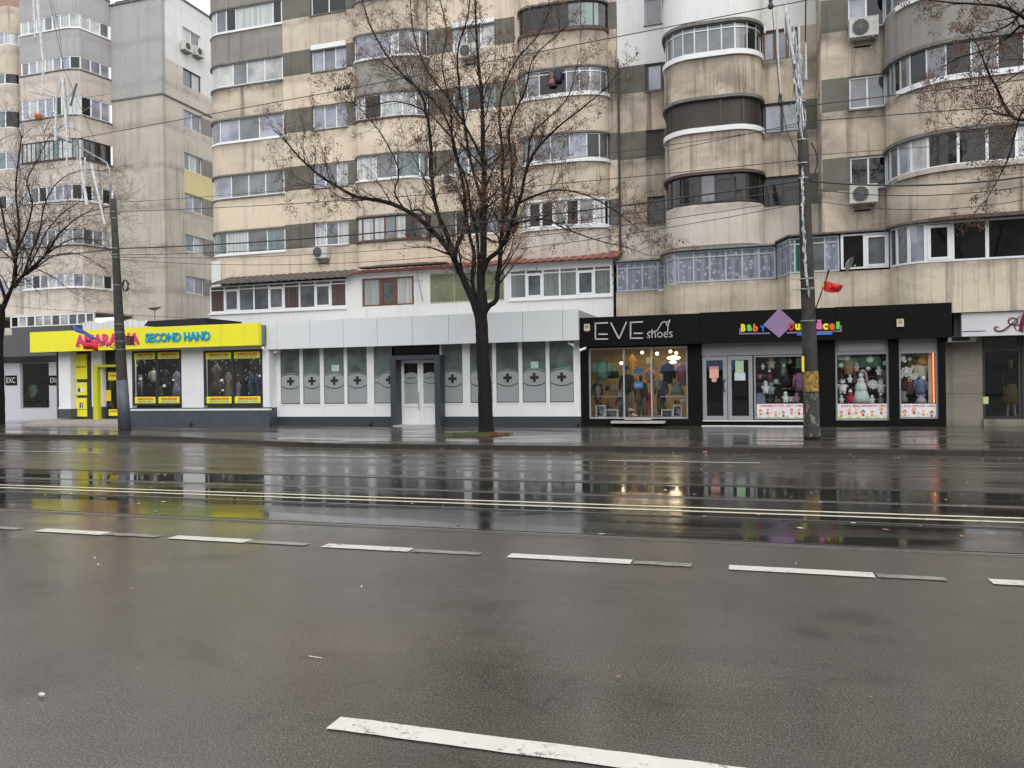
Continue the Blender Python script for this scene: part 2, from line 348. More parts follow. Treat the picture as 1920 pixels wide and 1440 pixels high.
def paint(name, wear0, wear1, col=(.74, .72, .66), k=1.):
    m, t, b = newmat(name); n = noise(t, pos(t), 22, 6, .75); n2 = noise(t, pos(t, (1, 1.5, 1)), 2.5, 4, .6)
    f = ramp(t, math_(t, 'ADD', math_(t, 'MULTIPLY', n, .6), math_(t, 'MULTIPLY', n2, .4)), wear0, wear1)
    c = mix(t, f, (.085, .076, .066), col); c = mix(t, ramp(t, noise(t, pos(t), 7, 4), .35, .7, 0, .3), c, tuple(x*.7 for x in col) if k == 1 else (.08, .07, .06))
    t.links.new(c, b.inputs['Base Color']); b.inputs['Roughness'].default_value = .27; return m
PW = paint('road_paint', .385, .45, (.60, .58, .53)); PF = paint('faded_road_paint', .38, .58, (.30, .285, .25)); PY = paint('ivory_road_paint', .37, .45, (.66, .61, .46))
def mark(x0, x1, y0, y1, m, z=.008, sl=0, rag=.004):
    g = MB(); n = max(2, int((x1-x0)/.09)); n = min(n, 700); top = []; bot = []
    for i in range(n+1):
        x = x0+(x1-x0)*i/n; top.append((x+sl, y1+R.uniform(-rag, rag), z)); bot.append((x, y0+R.uniform(-rag, rag), z))
    for i in range(n): g.quad(bot[i], bot[i+1], top[i+1], top[i])
    g.build('lane_marking', m, road)
for k, x in enumerate((-14.5, -12.42, -10.34, -8.29, -6.36, -4.41, -2.36, -.28, 1.80, 3.9)):
    mark(x, x+(1.2 if k > 5 else 1.0), 7.28, 7.46, PW); mark(x+(1.22 if k > 5 else 1.02), x+1.75, 7.30, 7.43, PF, rag=.010)
mark(-2.06, 1.6, 3.43, 3.575, PW); mark(-9, -5.2, 3.45, 3.55, PF)
mark(-60, 40, 10.36, 10.45, PY, rag=.003); mark(-60, 40, 10.66, 10.75, PY, rag=.003)
for x0, x1 in ((-20.2, -16.6), (-11.3, -8.5), (-3.1, 0), (5, 8), (-28, -25)): mark(x0, x1, 16.62, 16.72, PW)
mark(.9, 4.6, 16.63, 16.70, PF)
# pavement
kp = [(-120, 21.4), (-25, 21.3), (-20.5, 21.25), (-18, 20.9), (-15.5, 20.2), (-12.8, 19.3), (-11, 18.95), (-9, 18.9), (80, 18.9)]
g = MB(); pl = [(x, y+.155) for x, y in kp]
for a, b in zip(pl, pl[1:]): g.quad((a[0], a[1], .118), (b[0], b[1], .118), (b[0], 48, .118), (a[0], 48, .118))
pav = struct(g, 'pavement', PAVE)
g = MB(); KP = Path([(x, y) for x, y in kp]); d = 60.
while d < KP.L-40:
    l = R.uniform(.9, 1.1); h = .12+R.uniform(-.006, .006); g.ribbon(KP, d, d+l-.012, -.03, h, -.15, R.uniform(-.004, .006)); d += l
g.ribbon(KP, 0, KP.L, -.03, .10, -.145, -.012); g.build('kerb', KERB, pav)
# grass round the tree foot
GRS = mat('grass_blade', (.060, .095, .025), .7, .5, scale=4); SOIL = mat('damp_soil', (.04, .03, .02), .9, .4)
tb = Vector((-8.22, 23.45, .12))
gp = [(tb.x+.95*math.cos(a)*R.uniform(.85, 1.15), 22.5+1.0*math.sin(a)*R.uniform(.85, 1.15)) for a in [2*math.pi*i/22 for i in range(22)]]
g = MB(); g.add([(*p, .124) for p in gp]+[(tb.x, 22.5, .15)], [(i, (i+1) % 22, 22) for i in range(22)]); g.mi = 1
for i in range(3600):
    a = R.uniform(0, 6.283); r = math.sqrt(R.random())*.98*(1+.15*math.sin(5*a)); x, y = tb.x+r*math.cos(a), 22.5+1.04*r*math.sin(a); h = R.uniform(.02, .075); q = R.uniform(0, 6.28); dx, dy = .011*math.cos(q), .011*math.sin(q)
    if x > tb.x+.35 or R.random() < .2 and R.random() < .55: g.mi = 2
    else: g.mi = 1
    g.add([(x-dx, y-dy, .125), (x+dx, y+dy, .125), (x+R.uniform(-.04, .04), y+R.uniform(-.04, .04), .125+h)], [(0, 1, 2)])
o = g.build('grass', [SOIL, GRS, mat('brown_dead_leaves', (.13, .06, .03), .8, .4)]); o['kind'] = 'stuff'; o['label'] = 'ragged patch of short grass and brown leaves at the foot of the middle tree'; o['category'] = 'grass'
# litter / fallen leaves
LITW = mat('pale_litter', (.55, .53, .5), .6, .1); LITB = mat('fallen_leaf', (.30, .17, .07), .7, .3)
g = MB()
for i in range(420):
    x, y = R.uniform(-26, 8), R.choice([R.uniform(17.9, 18.85), R.uniform(2.5, 18), R.uniform(8.6, 13)])
    if y > 18.85: continue
    s = R.uniform(.008, .022) if y < 8 else R.uniform(.02, .05); a = R.uniform(0, 6.28); g.mi = 0 if R.random() < .3 else 1
    c, q = s*math.cos(a), s*math.sin(a); g.add([(x-c, y-q, .014), (x+q*.5, y-c*.5, .016), (x+c, y+q, .02), (x-q*.5, y+c*.5, .014)], [(0, 1, 2, 3)])
o = g.build('fallen_leaves', [LITW, LITB]); o['kind'] = 'stuff'; o['label'] = 'tiny leaves and scraps scattered over the wet road'; o['category'] = 'litter'
for px, py, nm, lab, cat, mm, s in ((78, 1305, 'plastic_scrap', 'small white scrap lying on the asphalt at the left edge of the near lane', 'litter', LITW, .022),
        (591, 1233, 'drinking_straw', 'thin pale straw lying on the near asphalt lane', 'litter', LITW, .05), (1322, 848, 'crumpled_wrapper', 'pinkish crumpled wrapper in the gutter below the shoe shop', 'litter', mat('pink_wrapper', (.5, .25, .2), .5), .07)):
    p = atZ(px, py, .01); g = MB()
    if 'straw' in nm: g.tube([p+Vector((-.05, .005, .004)), p+Vector((.05, -.005, .004))], .003, 6)
    else: g.ball(p+Vector((0, 0, .008)), s, s*.6, .012, 7, 4)
    tag(g.build(nm, mm, loc=p), lab, cat)

# ------------------------------------------------------------------ facade helpers
def window(par, P, s0, s1, z0, z1, div=3, fm=None, panes=None, fwid=.055, off=0., trans=None, sash=(), rail=.06, name='window', lab=None, depth=.07):
    """frame mesh = the window; its panes one child mesh"""
    fm = fm or WFR; panes = panes or [GM]; g = MB(); q = MB()
    cuts = [i/div for i in range(div+1)] if isinstance(div, int) else div
    ss = [s0+(s1-s0)*c for c in cuts]
    g.ribbon(P, s0, s1, z0, z0+rail, off-depth/2, off+depth/2); g.ribbon(P, s0, s1, z1-rail, z1, off-depth/2, off+depth/2)
    for i, s in enumerate(ss):
        a = max(s0, s-fwid/2); b = min(s1, s+fwid/2)
        if i == 0: b = a+fwid
        if i == len(ss)-1: a = b-fwid
        g.ribbon(P, a, b, z0+rail, z1-rail, off-depth/2+.002, off+depth/2-.002)
    if trans: g.ribbon(P, s0+fwid, s1-fwid, trans-.02, trans+.025, off-depth/2+.004, off+depth/2-.004)
    for k in sash:
        a, b = ss[k]+fwid/2+.002, ss[k+1]-fwid/2-.002; e = fwid*.9
        for A, B, Z0, Z1 in ((a, b, z0+rail, z0+rail+e), (a, b, (trans or z1-rail)-e-.02, (trans or z1-rail)-.02), (a, a+e, z0+rail+e, (trans or z1-rail)-e-.02), (b-e, b, z0+rail+e, (trans or z1-rail)-e-.02)):
            g.ribbon(P, A, B, Z0, Z1, off+.01, off+depth/2+.012)
    for i in range(len(ss)-1):
        q.mi = panes[i % len(panes)] if isinstance(panes[0], int) else i % len(panes)
        q.ribbon(P, ss[i], ss[i+1], z0+.01, z1-.01, off-.012, off+.004)
    f = g.build(name, fm, par)
    pm = panes if not isinstance(panes[0], int) else None
    q.build('pane', PANES if pm is None else panes, f)
    if lab: f['label'] = lab
    return f
PANES = [GD, GM, GB, GL, GC, GT, GR, GLACE, GSTR, GGRN, SHUT]
iD, iM, iB, iL, iC, iT, iR, iLA, iS, iG, iSH = range(11)
def rp(n, w=(3, 4, 4, 1, 3, 1)): return [R.choices(range(6), w)[0] for _ in range(n)]
def strip(par, P, z0, z1, m, s0=0, s1=None, th=.2, off=0., name='balcony_parapet'):
    g = MB(); g.ribbon(P, s0, P.L if s1 is None else s1, z0, z1, off-th, off); return g.build(name, m, par)
def straight(x0, x1, Y): return Path([(x0, Y), (x1, Y)])
def ac_unit(px, py, Y, label, s=1., side=False, group='air conditioner units on the facades'):
    c = atY(px, py, Y); w_, h_, d_ = .78*s, .55*s, .3*s
    t = thing('air_conditioner', label, 'air conditioner', (c.x, Y, c.z-h_/2), group)
    y1 = Y-.1; y0 = y1-d_; g = MB(); g.box(c.x-w_/2, c.x+w_/2, y0, y1, c.z-h_/2, c.z+h_/2); g.box(c.x-w_/2-.008, c.x+w_/2+.008, y0-.008, y1-.02, c.z+h_/2-.03, c.z+h_/2+.006)
    for k in range(7): g.box(c.x+w_*.28, c.x+w_*.45, y0-.006, y0, c.z-h_*.35+k*h_*.1, c.z-h_*.33+k*h_*.1)
    g.build('casing', mat('ac_casing', (.52, .52, .49), .5, .15), t)
    g = MB(); r = h_*.4; cx = c.x-w_*.12; g.disc(cx, c.z, r, y0-.004, y0-.03, 20); g.mi = 1
    for rr in (.3, .55, .8, 1.0): 
        pts = [Vector((cx+r*rr*math.cos(a), y0-.035, c.z+r*rr*math.sin(a))) for a in [2*math.pi*i/16 for i in range(17)]]; g.tube(pts, .006, 4, False)
    for a in range(4): g.tube([(cx-r*math.cos(a*.785), y0-.036, c.z-r*math.sin(a*.785)), (cx+r*math.cos(a*.785), y0-.036, c.z+r*math.sin(a*.785))], .006, 4)
    g.build('fan_grille', [mat('ac_fan_dark', (.05, .05, .05), .6), mat('ac_grille', (.2, .2, .2), .5)], t)
    g = MB()
    for sx in (-.3, .3): g.box(c.x+sx*w_-.02, c.x+sx*w_+.02, y0+.02, Y, c.z-h_/2-.04, c.z-h_/2); g.box(c.x+sx*w_-.02, c.x+sx*w_+.02, Y-.03, Y, c.z-h_/2-.3, c.z-h_/2-.04); g.box(c.x-.3*w_-.02, c.x+.3*w_+.02, Y-.034, Y-.004, c.z-h_/2-.2, c.z-h_/2-.16)
    g.build('bracket', METG, t); return t

Yb = 32.6
SL = {1: 5.20, 2: 8.10, 3: 10.83, 4: 13.55, 5: 16.25, 6: 18.92, 7: 21.6, 8: 24.3}
HD = {k: v+1.13 for k, v in SL.items()}
# ------------------------------------------------------------------ middle block (B)
B = thing('apartment_building', 'beige apartment block in the middle behind the bare tree, above the white clinic', 'apartment building', (-15.5, Yb, .12))
xL = X_(400, 400, Yb+.6)-.1
P1 = Path([(xL, 46), (xL, Yb+1.1)]+arc(xL+1.1, Yb+1.1, 1.1, 180, 270, 8)+[(X_(533, 300, Yb), Yb)])
side = 46-(Yb+1.1)
g = MB(); g.ribbon(P1, 0, side-.02, 0, 26, -.2, -.01); g.build('wall', BEIGE, B)
g = MB(); g.box(xL+.25, X_(1158, 300, Yb), Yb+1.6, 46, 0, 26); g.build('inner_wall', mat('dark_interior', (.03, .028, .026), .9), B)
pcol = {2: SAND, 3: SAND, 4: BEIGE, 5: DIRTY, 6: GREYR, 7: GREYR}
wst = {2: ([0, .1, .34, .58, .8, 1], [iM, iT, iC, iM, iT]), 3: ([0, .16, .40, .6, .79, 1], [iM, iB, iM, iM, iM]), 4: ([0, .1, .28, .5, .73, 1], [iM, iM, iB, iM, iB]),
       5: ([0, .16, .44, .60, .8, 1], [iL, iL, iM, iL, iL]), 6: ([0, .25, .37, .48, .9, 1], [iC, iM, iD, iC, iD])}
for k in range(2, 8):
    low = HD[k-1] if k > 2 else 6.75
    strip(B, P1, low, SL[k], pcol[k], side)
    g = MB(); g.ribbon(P1, side, P1.L, low-.03, low+.05, -.25, .05); g.build('ledge', CONC, B)
    if k in wst:
        dv, pn = wst[k]; window(B, P1, side+.25, P1.L-.02, SL[k]+.02, HD[k], dv, WFR, pn, off=-.06)
        g = MB(); g.ribbon(P1, side+.1, P1.L, SL[k]-.05, SL[k]+.02, -.05, .04); g.build('window_sill', WHSILL if k in (2, 6, 4) else CONC, B)
# flat walls with windows
def flatwall(par, x0, x1, Y, ks, win, pm, bm, dy=0., th=.3, fm=None, low0=None):
    """x0..x1 wall, win = (wx0, wx1), pm(k) parapet material, bm(k) band material"""
    P = straight(x0, x1, Y)
    def pc(m, *q): g = MB(); g.box(*q); g.build('wall_panel', m, par)
    for k in ks:
        low = HD[k-1]+dy
        if k == min(ks) and low0 is not None: low = low0
        pc(pm(k), x0, x1, Y, Y+th, low, SL[k]+dy)
        for a, b in (((x0, win[0]), (win[1], x1)) if win is not None else ((x0, x1),)):
            if b-a > .02: pc(bm(k), a, b, Y+.004, Y+th-.004, SL[k]+dy, HD[k]+dy)
    return P
x0, x1 = X_(533, 300, Yb), X_(673, 300, Yb); wx = (X_(586, 300, Yb), X_(652, 300, Yb))
P = flatwall(B, x0, x1, Yb, range(2, 8), wx, lambda k: SAND if k < 6 else BEIGE, lambda k: DARKB, .1, low0=6.75)
fs = {2: [iC, iM, iC], 3: [iB, iM, iC], 4: [iB, iB, iB], 5: [iB, iM, iB], 6: [iD, iD]}
for k in range(2, 7):
    n = len(fs[k]); window(B, P, wx[0]-x0, wx[1]-x0, SL[k]+.12, HD[k]+.1, n, WFR if k != 6 else WFR, fs[k], off=-.16)
    g = MB(); g.box(wx[0]-.04, wx[1]+.04, Yb-.05, Yb+.02, SL[k]+.05, SL[k]+.1); g.build('window_sill', WHSILL if k == 2 else CONC, B)
g = MB(); g.box(wx[0], wx[1], Yb-.03, Yb+.1, HD[5]+.02, HD[5]+.24); g.build('shutter_box', WHSILL, B)
# second bay
Y2 = 31.9; P2 = bayPath(X_(673, 300, Yb), X_(806, 300, Yb), Yb, Y2, .55, 1.5)
sty2 = {2: (BFR, [0, .05, .2, .34, .47, .6, .72, .85, 1], [iC, iC, iC, iC, iM, iC, iD, iM], BRNSILL), 3: (WFR, [0, .12, .38, .62, .88, 1], [iC, iC, iM, iT, iT], WHSILL),
        4: (WFR, [0, .06, .25, .45, .7, .85, 1], [iC, iC, iD, iC, iC, iM], BRNSILL), 5: (WFR, [0, .08, .58, .66, .9, 1], [iL, iB, iC, iM, iM], WHSILL), 6: (WFR, 6, [iM]*6, CONC)}
for k in range(2, 8):
    low = HD[k-1] if k > 2 else 6.75
    strip(B, P2, low, SL[k], {2: SAND, 3: BEIGE, 4: SAND, 5: GREYR, 6: DIRTY, 7: GREYR}[k])
    g = MB(); g.ribbon(P2, 0, P2.L, low-.03, low+.05, -.2, .05); g.build('ledge', CONC, B)
    if k in sty2: fm, dv, pn, sm = sty2[k]; window(B, P2, .12, P2.L-.05, SL[k]+.03, HD[k]-.02, dv, fm, pn, off=-.06); g = MB(); g.ribbon(P2, .05, P2.L, SL[k]-.04, SL[k]+.04, -.05, .05); g.build('window_sill', sm, B)
# wall between bays 2 and 3
x0, x1 = X_(806, 300, Yb), X_(968, 300, Yb); wx = (X_(850, 300, Yb), X_(930, 300, Yb))
P = flatwall(B, x0, x1, Yb, range(2, 8), wx, lambda k: SAND, lambda k: DARKB, .1, low0=6.75)
for k, pn in {2: [iD, iD, iM], 3: [iB, iM, iB], 4: [iT, iD, iT], 5: [iC, iM, iC], 6: [iD, iM]}.items():
    window(B, P, wx[0]-x0, wx[1]-x0, SL[k]+.12, HD[k]+.1, len(pn), WFR if k != 6 else DFR, pn, off=-.16)
g = MB(); g.box(wx[0], wx[1], Yb-.03, Yb+.1, HD[5]+.02, HD[5]+.22); g.build('shutter_box', WHSILL, B)
# third bay
Y3 = 31.8; P3 = bayPath(X_(968, 300, Y3), X_(1143, 300, Yb), Yb, Y3, .7, 1.7)
sty3 = {2: (WFR, [0, .1, .2, .32, .44, .56, .68, .82, .92, 1], [iM, iL, iD, iD, iL, iD, iM, iC, iD], WHSILL, None), 3: (ALU, [0, .1, .26, .42, .6, .76, .88, 1], [iM, iM, iM, iM, iB, iD, iM], WHSILL, None),
        4: (ALU, [0, .09, .2, .32, .58, .7, .8, .9, 1], [iM, iM, iM, iD, iM, iM, iM, iM], WHSILL, HD[4]-.2), 5: (DFR, [0, .1, .6, .72, .84, 1], [iM, iD, iM, iG, iM], BRNSILL, None), 6: (ALU, 7, [iM]*7, CONC, None)}
for k in range(2, 8):
    low = HD[k-1] if k > 2 else 6.75
    strip(B, P3, low, SL[k], {2: WARMWH, 3: DIRTY, 4: BEIGE, 5: DIRTY, 6: SAND, 7: GREYR}[k])
    g = MB(); g.ribbon(P3, 0, P3.L, low-.03, low+.05, -.2, .05); g.build('ledge', CONC if k != 3 else WHSILL, B)
    if k in sty3: fm, dv, pn, sm, tr = sty3[k]; window(B, P3, .1, P3.L-.05, SL[k]+.05, HD[k]-.02, dv, fm, pn, off=-.06, trans=tr, fwid=.05 if k != 2 else .11); g = MB(); g.ribbon(P3, .02, P3.L, SL[k]-.08, SL[k]+.05, -.05, .06); g.build('window_sill', sm, B)
x0, x1 = X_(1143, 300, Yb), X_(1159, 300, Yb)
flatwall(B, x0, x1, Yb, range(2, 8), None, lambda k: DIRTY if k > 3 else SAND, lambda k: DARKB, .05, low0=6.75)
g = MB(); g.box(X_(955, 300, Yb), X_(985, 300, Yb), Yb+.02, Yb+.3, 6.7, 24); g.build('wall_panel', SAND, B)
# first-floor extension over the shops
Ye = 31.4
def ext(par, px0, px1, ytop, ybot, Y, div, fm, pn, sash=(), trans=None, lab=None, rail=.07, fwid=.07, nm='window'):
    X0, X1, Z0, Z1 = RC(px0, ytop, px1, ybot, Y); P = straight(X0, X1, Y)
    return window(par, P, 0, X1-X0, Z0, Z1, div, fm, pn, off=-.05, sash=sash, trans=Z1+trans if trans else None, rail=rail, fwid=fwid, lab=lab, name=nm), (X0, X1, Z0, Z1)
f, r = ext(B, 393, 650, 530, 581, Ye, 9, WFR, [iR, iM, iM, iM, iM, iR, iM, iM, iR], (1, 4, 7), -.2)
g = MB(); g.box(r[0], r[1], Ye, Ye+.25, 3.6, r[2]-.0); g.build('wall', WHITER, B); g = MB(); g.box(r[0]-.03, r[1]+.03, Ye-.07, Ye-.002, r[2]-.1, r[2]-.03); g.build('window_sill', WHSILL, B)
g = MB(); g.box(r[0], r[0]+.2, Ye+.26, Yb+.6, 3.6, r[3]); g.build('wall', WHITER, B); g = MB(); g.box(X_(398, 500, Yb), X_(415, 500, Yb), Yb-.06, Yb-.02, r[3]+.05, SL[2]-.25); g.build('wall', WHITER, B)
xa, xb = X_(650, 560, Ye), X_(1149, 540, Ye); WX = []
f, r1 = ext(B, 679, 776, 520, 573, Ye, [0, .35, .66, 1], BFR, [iC, iM, iC], (1,), None, fwid=.1)
f, r2 = ext(B, 806, 945, 508, 567, Ye, 3, mat('cream_frame', (.4, .42, .3), .6), [GLEAF], fwid=.02)
f, r3 = ext(B, 955, 1147, 501, 557, Ye, 6, WFR, [iS, iM, iS, iS, iM, iS], (1, 4), -.2)
g = MB(); zt = 6.62
for a, b, z0, z1 in ((r1[0], r1[1], r1[2], r1[3]), (r2[0], r2[1], r2[2], r2[3]), (r3[0], r3[1], r3[2], r3[3])):
    g.box(a, b, Ye, Ye+.25, 3.6, z0); g.box(a, b, Ye, Ye+.25, z1, zt)
for a, b in ((xa, r1[0]), (r1[1], r2[0]), (r2[1], r3[0]), (r3[1], xb)): g.box(a, b, Ye, Ye+.25, 3.6, zt)
g.build('wall', WHITER, B); g = MB(); g.box(r3[0]-.05, r3[1]+.05, Ye-.06, Ye-.002, r3[2]-.09, r3[2]-.01); g.build('window_sill', WHSILL, B)
def roofsheet(par, px0, px1, Y0, Y1, zf, zb, m, ridge=.18):
    X0, X1 = X_(px0, 510, Y0), X_(px1, 510, Y0); g = MB(); n = int((X1-X0)/ridge)
    for i in range(n):
        a = X0+(X1-X0)*i/n; b = X0+(X1-X0)*(i+1)/n; u = .03 if i % 2 else 0
        g.add([(a, Y0, zf+u), (b, Y0, zf+u), (b, Y1, zb+u), (a, Y1, zb+u), (a, Y0, zf+u-.035), (b, Y0, zf+u-.035), (b, Y1, zb+u-.035), (a, Y1, zb+u-.035)], [(0, 1, 2, 3), (4, 7, 6, 5), (0, 4, 5, 1), (1, 5, 6, 2), (3, 2, 6, 7), (0, 3, 7, 4)])
    return g.build('canopy_roof', m, par)
roofsheet(B, 385, 652, Ye-.4, Yb, Z_(518, 531, Ye-.4)+.12, 7.0, ROOFB); roofsheet(B, 650, 945, Ye-.35, Yb, 6.62, 7.0, ROOFR)
g = MB(); g.box(X_(672, 510, 31), X_(835, 510, 31), 31.0, 31.5, 6.80, 6.86); g.box(X_(700, 510, 31), X_(800, 505, 31), 31.1, 31.4, 6.87, 6.9); g.build('roof_board', ROOFB, B)
roofsheet(B, 945, 1158, Ye-.35, Yb, 6.62, 7.1, ROOFR)
# ------------------------------------------------------------------ right block (C), stepping forward
Cb = thing('apartment_building', 'stained beige apartment block on the right with rounded balconies, above the black shop fronts', 'apartment building', (0, 31, .12))
Yc1, Yc2, Yc3 = 32.6, 31.0, 29.2
xj = X_(1160, 300, Yc1)
x0, x1 = xj, X_(1262, 300, Yc1); wx = (X_(1212, 300, Yc1), X_(1246, 300, Yc1))
P = flatwall(Cb, x0, x1, Yc1, range(2, 8), wx, lambda k: WHITER if k > 4 else (WARMWH if k == 2 else DIRTY), lambda k: DARKB if k in (3, 4) else (WHITER if k > 4 else DIRTY), 0, low0=6.6)
for k, (fm, pn) in {2: (DFR, [iD]), 3: (DFR, [iSH]), 4: (DFR, [iB]), 5: (GFR, [iM]), 6: (WFR, [iM])}.items():
    window(Cb, P, wx[0]-x0, wx[1]-x0, SL[k]+.02, HD[k]-.02, 1, fm, pn, off=-.14, fwid=.12 if k == 4 else .08)
    g = MB(); g.box(wx[0]-.04, wx[1], Yc1-.04, Yc1+.02, SL[k]-.05, SL[k]); g.build('window_sill', CONC, Cb)
g = MB(); g.box(X_(1262, 300, Yc1)+.02, 20, Yc1+.4, 46, 0, 26); g.box(.6, 20, Yc2+.6, Yc1+.4, 0, 26); g.box(3, 20, 30.5, Yc2+.6, 0, 26); g.build('inner_wall', MATS['dark_interior'], Cb)
# bay 4
Y4 = 29.6; xa4, xb4 = X_(1249, 300, 31), X_(1432, 300, 30.4); P4 = bayPath(xa4, xb4, Yc1, Y4, 1.1, 1.1)
P4 = Path([(xa4, Yc1)]+arc(xa4+1.15, Y4+1.15, 1.15, 180, 270, 9)+arc(xb4-1.15, Y4+1.15, 1.15, 270, 360, 9)+[(xb4, Yc2)])
sty4 = {2: (DFR, [0, .28, .36, .45, .55, .63, .71, .8, .9, 1], [iD, iM, iD, iD, iM, iD, iD, iD, iD], CONC, None), 3: (DFR, [0, .3, .36, .66, .78, .9, 1], [iSH]*6, WHSILL, None),
        4: (ALU, [0, .27, .335, .40, .465, .53, .60, .67, .74, .81, .88, 1], [iM, iD, iM, iM, iM, iM, iM, iM, iM, iD, iD], WHSILL, HD[4]-.24), 5: (ALU, 9, [iM]*9, WHSILL, None)}
for k in range(2, 8):
    low = (HD[k-1] if k > 2 else 6.55)
    strip(Cb, P4, low+.0, SL[k], {2: WARMWH, 3: DIRTY, 4: DIRTY, 5: WHITER, 6: WHITER, 7: WHITER}[k])
    g = MB(); g.ribbon(P4, 0, P4.L, low-.06, low+.05, -.2, .07); g.build('ledge', CONC if k != 3 else BRNSILL, Cb)
    if k in sty4:
        fm, dv, pn, sm, tr = sty4[k]; window(Cb, P4, .1, P4.L-.05, SL[k]+.05, HD[k]-.02, dv, fm, pn, off=-.08, trans=tr, fwid=.045 if k == 4 else .09)
        if sm is WHSILL: g = MB(); g.ribbon(P4, 1.2, P4.L, SL[k]-.12, SL[k]+.06, -.1, .06); g.build('window_sill', sm, Cb)
# wall right of bay 4
x0, x1 = xb4, X_(1535, 300, Yc2); wx = (xb4+.02, X_(1503, 300, Yc2))
P = flatwall(Cb, x0, x1, Yc2, range(2, 8), wx, lambda k: WHITER if k > 4 else (WARMWH if k == 2 else DIRTY), lambda k: WHITER if k > 4 else (DIRTY if k == 4 else DARKB), 0, low0=6.55)
for k, (fm, pn, dv) in {2: (DFR, [iD, iD], 2), 3: (DFR, [iB, iB], 2), 4: (BFR, [iB, iM, iB], 3), 5: (WFR, [iM, iM], 2)}.items():
    window(Cb, P, 0, wx[1]-x0, SL[k]+.02, HD[k]-.02, dv, fm, pn, off=-.12, fwid=.11)
# step forward
g = MB(); g.box(x1-.03, x1+.2, Yc3+.03, Yc2+.3, 3.5, 26); g.build('wall', DIRTY, Cb)
x0, x1 = x1, X_(1672, 300, 28.4)+.3; wx = (X_(1594, 300, Yc3), X_(1663, 300, Yc3))
P = flatwall(Cb, x0, x1, Yc3, range(2, 8), wx, lambda k: DIRTY, lambda k: DARKB if k > 2 else MATS['dark_band_paint'], 0, low0=6.5)
for k, (fm, pn) in {2: (WFR, [iD, iD]), 3: (WFR, [iM, iM]), 4: (WFR, [iB, iD]), 5: (WFR, [iM, iM])}.items():
    window(Cb, P, wx[0]-x0, wx[1]-x0, SL[k]+.03, HD[k]-.02, 2, fm, pn, off=-.12)
    g = MB(); g.box(wx[0]-.04, wx[1]+.04, Yc3-.04, Yc3+.02, SL[k]-.05, SL[k]+.01); g.build('window_sill', CONC, Cb)
g = MB(); g.box(X_(1520, 300, Yc2), x0+.3, Yc2+.02, Yc2+.3, 3.5, 26); g.build('wall_panel', DIRTY, Cb)
# bay 5
Y5 = 27.05; xa5 = X_(1664, 300, 28.6); r5 = 2.0
P5 = Path([(xa5, Yc3)]+arc(xa5+r5, Y5+1.9, r5, 180, 270, 12, 1.9)+arc(9.2-1.2, Y5+1.5, 1.2, 270, 360, 8, 1.5)+[(9.2, Yc3)])
sty5 = {2: (WFR, [0, .06, .13, .2, .27, .38, .48, .58, .68, .78, .89, 1], [iD, iM, iB, iL, iD, iD, iD, iC, iC, iD, iD], WARMWH, None), 3: (ALU, [0, .07, .11, .15, .2, .27, .34, .43, .52, .61, .7, .8, .9, 1], [iD, iM]*6+[iD], WHSILL, None), 4: (ALU, 10, [iM]*10, WHSILL, None)}
for k in range(2, 6):
    low = (HD[k-1] if k > 2 else 6.55)-(.0)
    strip(Cb, P5, low, SL[k], {2: DIRTY, 3: DIRTY, 4: GREYR, 5: GREYR}[k])
    g = MB(); g.ribbon(P5, 0, P5.L, low-.06, low+.05, -.2, .07); g.build('ledge', BRNSILL if k == 2 else CONC, Cb)
    if k in sty5:
        fm, dv, pn, sm, tr = sty5[k]; window(Cb, P5, .1, P5.L-.05, SL[k]+.05, HD[k]-.02, dv, fm, pn, off=-.08, fwid=.05 if k == 3 else .08)
        g = MB(); g.ribbon(P5, 1.2, P5.L, SL[k]-.1, SL[k]+.06, -.1, .06); g.build('window_sill', sm, Cb)
g = MB(); g.box(9.2, 30, Yc3, 46, 0, 20); g.build('wall', BEIGE, Cb)
# first-floor closed balconies and ribbed panels
PL = Path([(xj+.02, 31.4), (X_(1247, 520, 31.4), 31.4)]+arc(X_(1247, 520, 31.4)+.95, 29.6+1.2, .95, 180, 270, 8, 1.2)+[(X_(1456, 520, 29.6), 29.6), (X_(1481, 520, 28.4), 28.4), (X_(1668, 520, 28.4), 28.4)]+arc(X_(1668, 520, 28.4)+1.05, 28.4, 1.05, 180, 270, 8, 1.0)+[(12, 27.4)])
ZP = Z_(1850, 584, 27.4)
strip(Cb, PL, ZP, 5.24, PANEL, name='balcony_parapet', th=.15)
sA = PL.c[1]; sB = PL.c[11]; sC = PL.c[12]; sE = PL.c[13]; sD = sC+(X_(1576, 520, 28.4)-PL.p[12].x)
def ff(a, b, n): return [a+(b-a)*i/n for i in range(n+1)]
sL = .03; sR = sB-.03
window(Cb, PL, sL, sR, 5.26, 6.42, [(c-sL)/(sR-sL) for c in [sL, .45, 1.05, 1.65, sA, sA+.7, sA+1.4]+ff(sA+2.0, sR, 6)], GFR, [iLA], off=-.05, trans=6.18, lab='window band with patterned blue grey curtains')
window(Cb, PL, sB+.02, sD-.03, 5.26, 6.46, [0, .16, .34, .5, .68, .84, 1], GFR, [iLA, iLA, iLA, iG, iM, iLA], off=-.05, trans=6.24)
window(Cb, PL, sD+.02, sE-.02, 5.30, 6.46, [0, .5, 1], WFR, [iD, iM], off=-.0, sash=(1,), fwid=.08)
window(Cb, PL, sE+.01, PL.L-.02, 5.26, 6.50, [c/(PL.L-sE) for c in (0, .5, .95, 1.45, 2.2, 3.15, 4.3, 5.2, 6.3, PL.L-sE)], WFR, [iD, iM, iB, iD, iD, iD, iM, iD, iD], off=-.05, sash=(3,), fwid=.1)
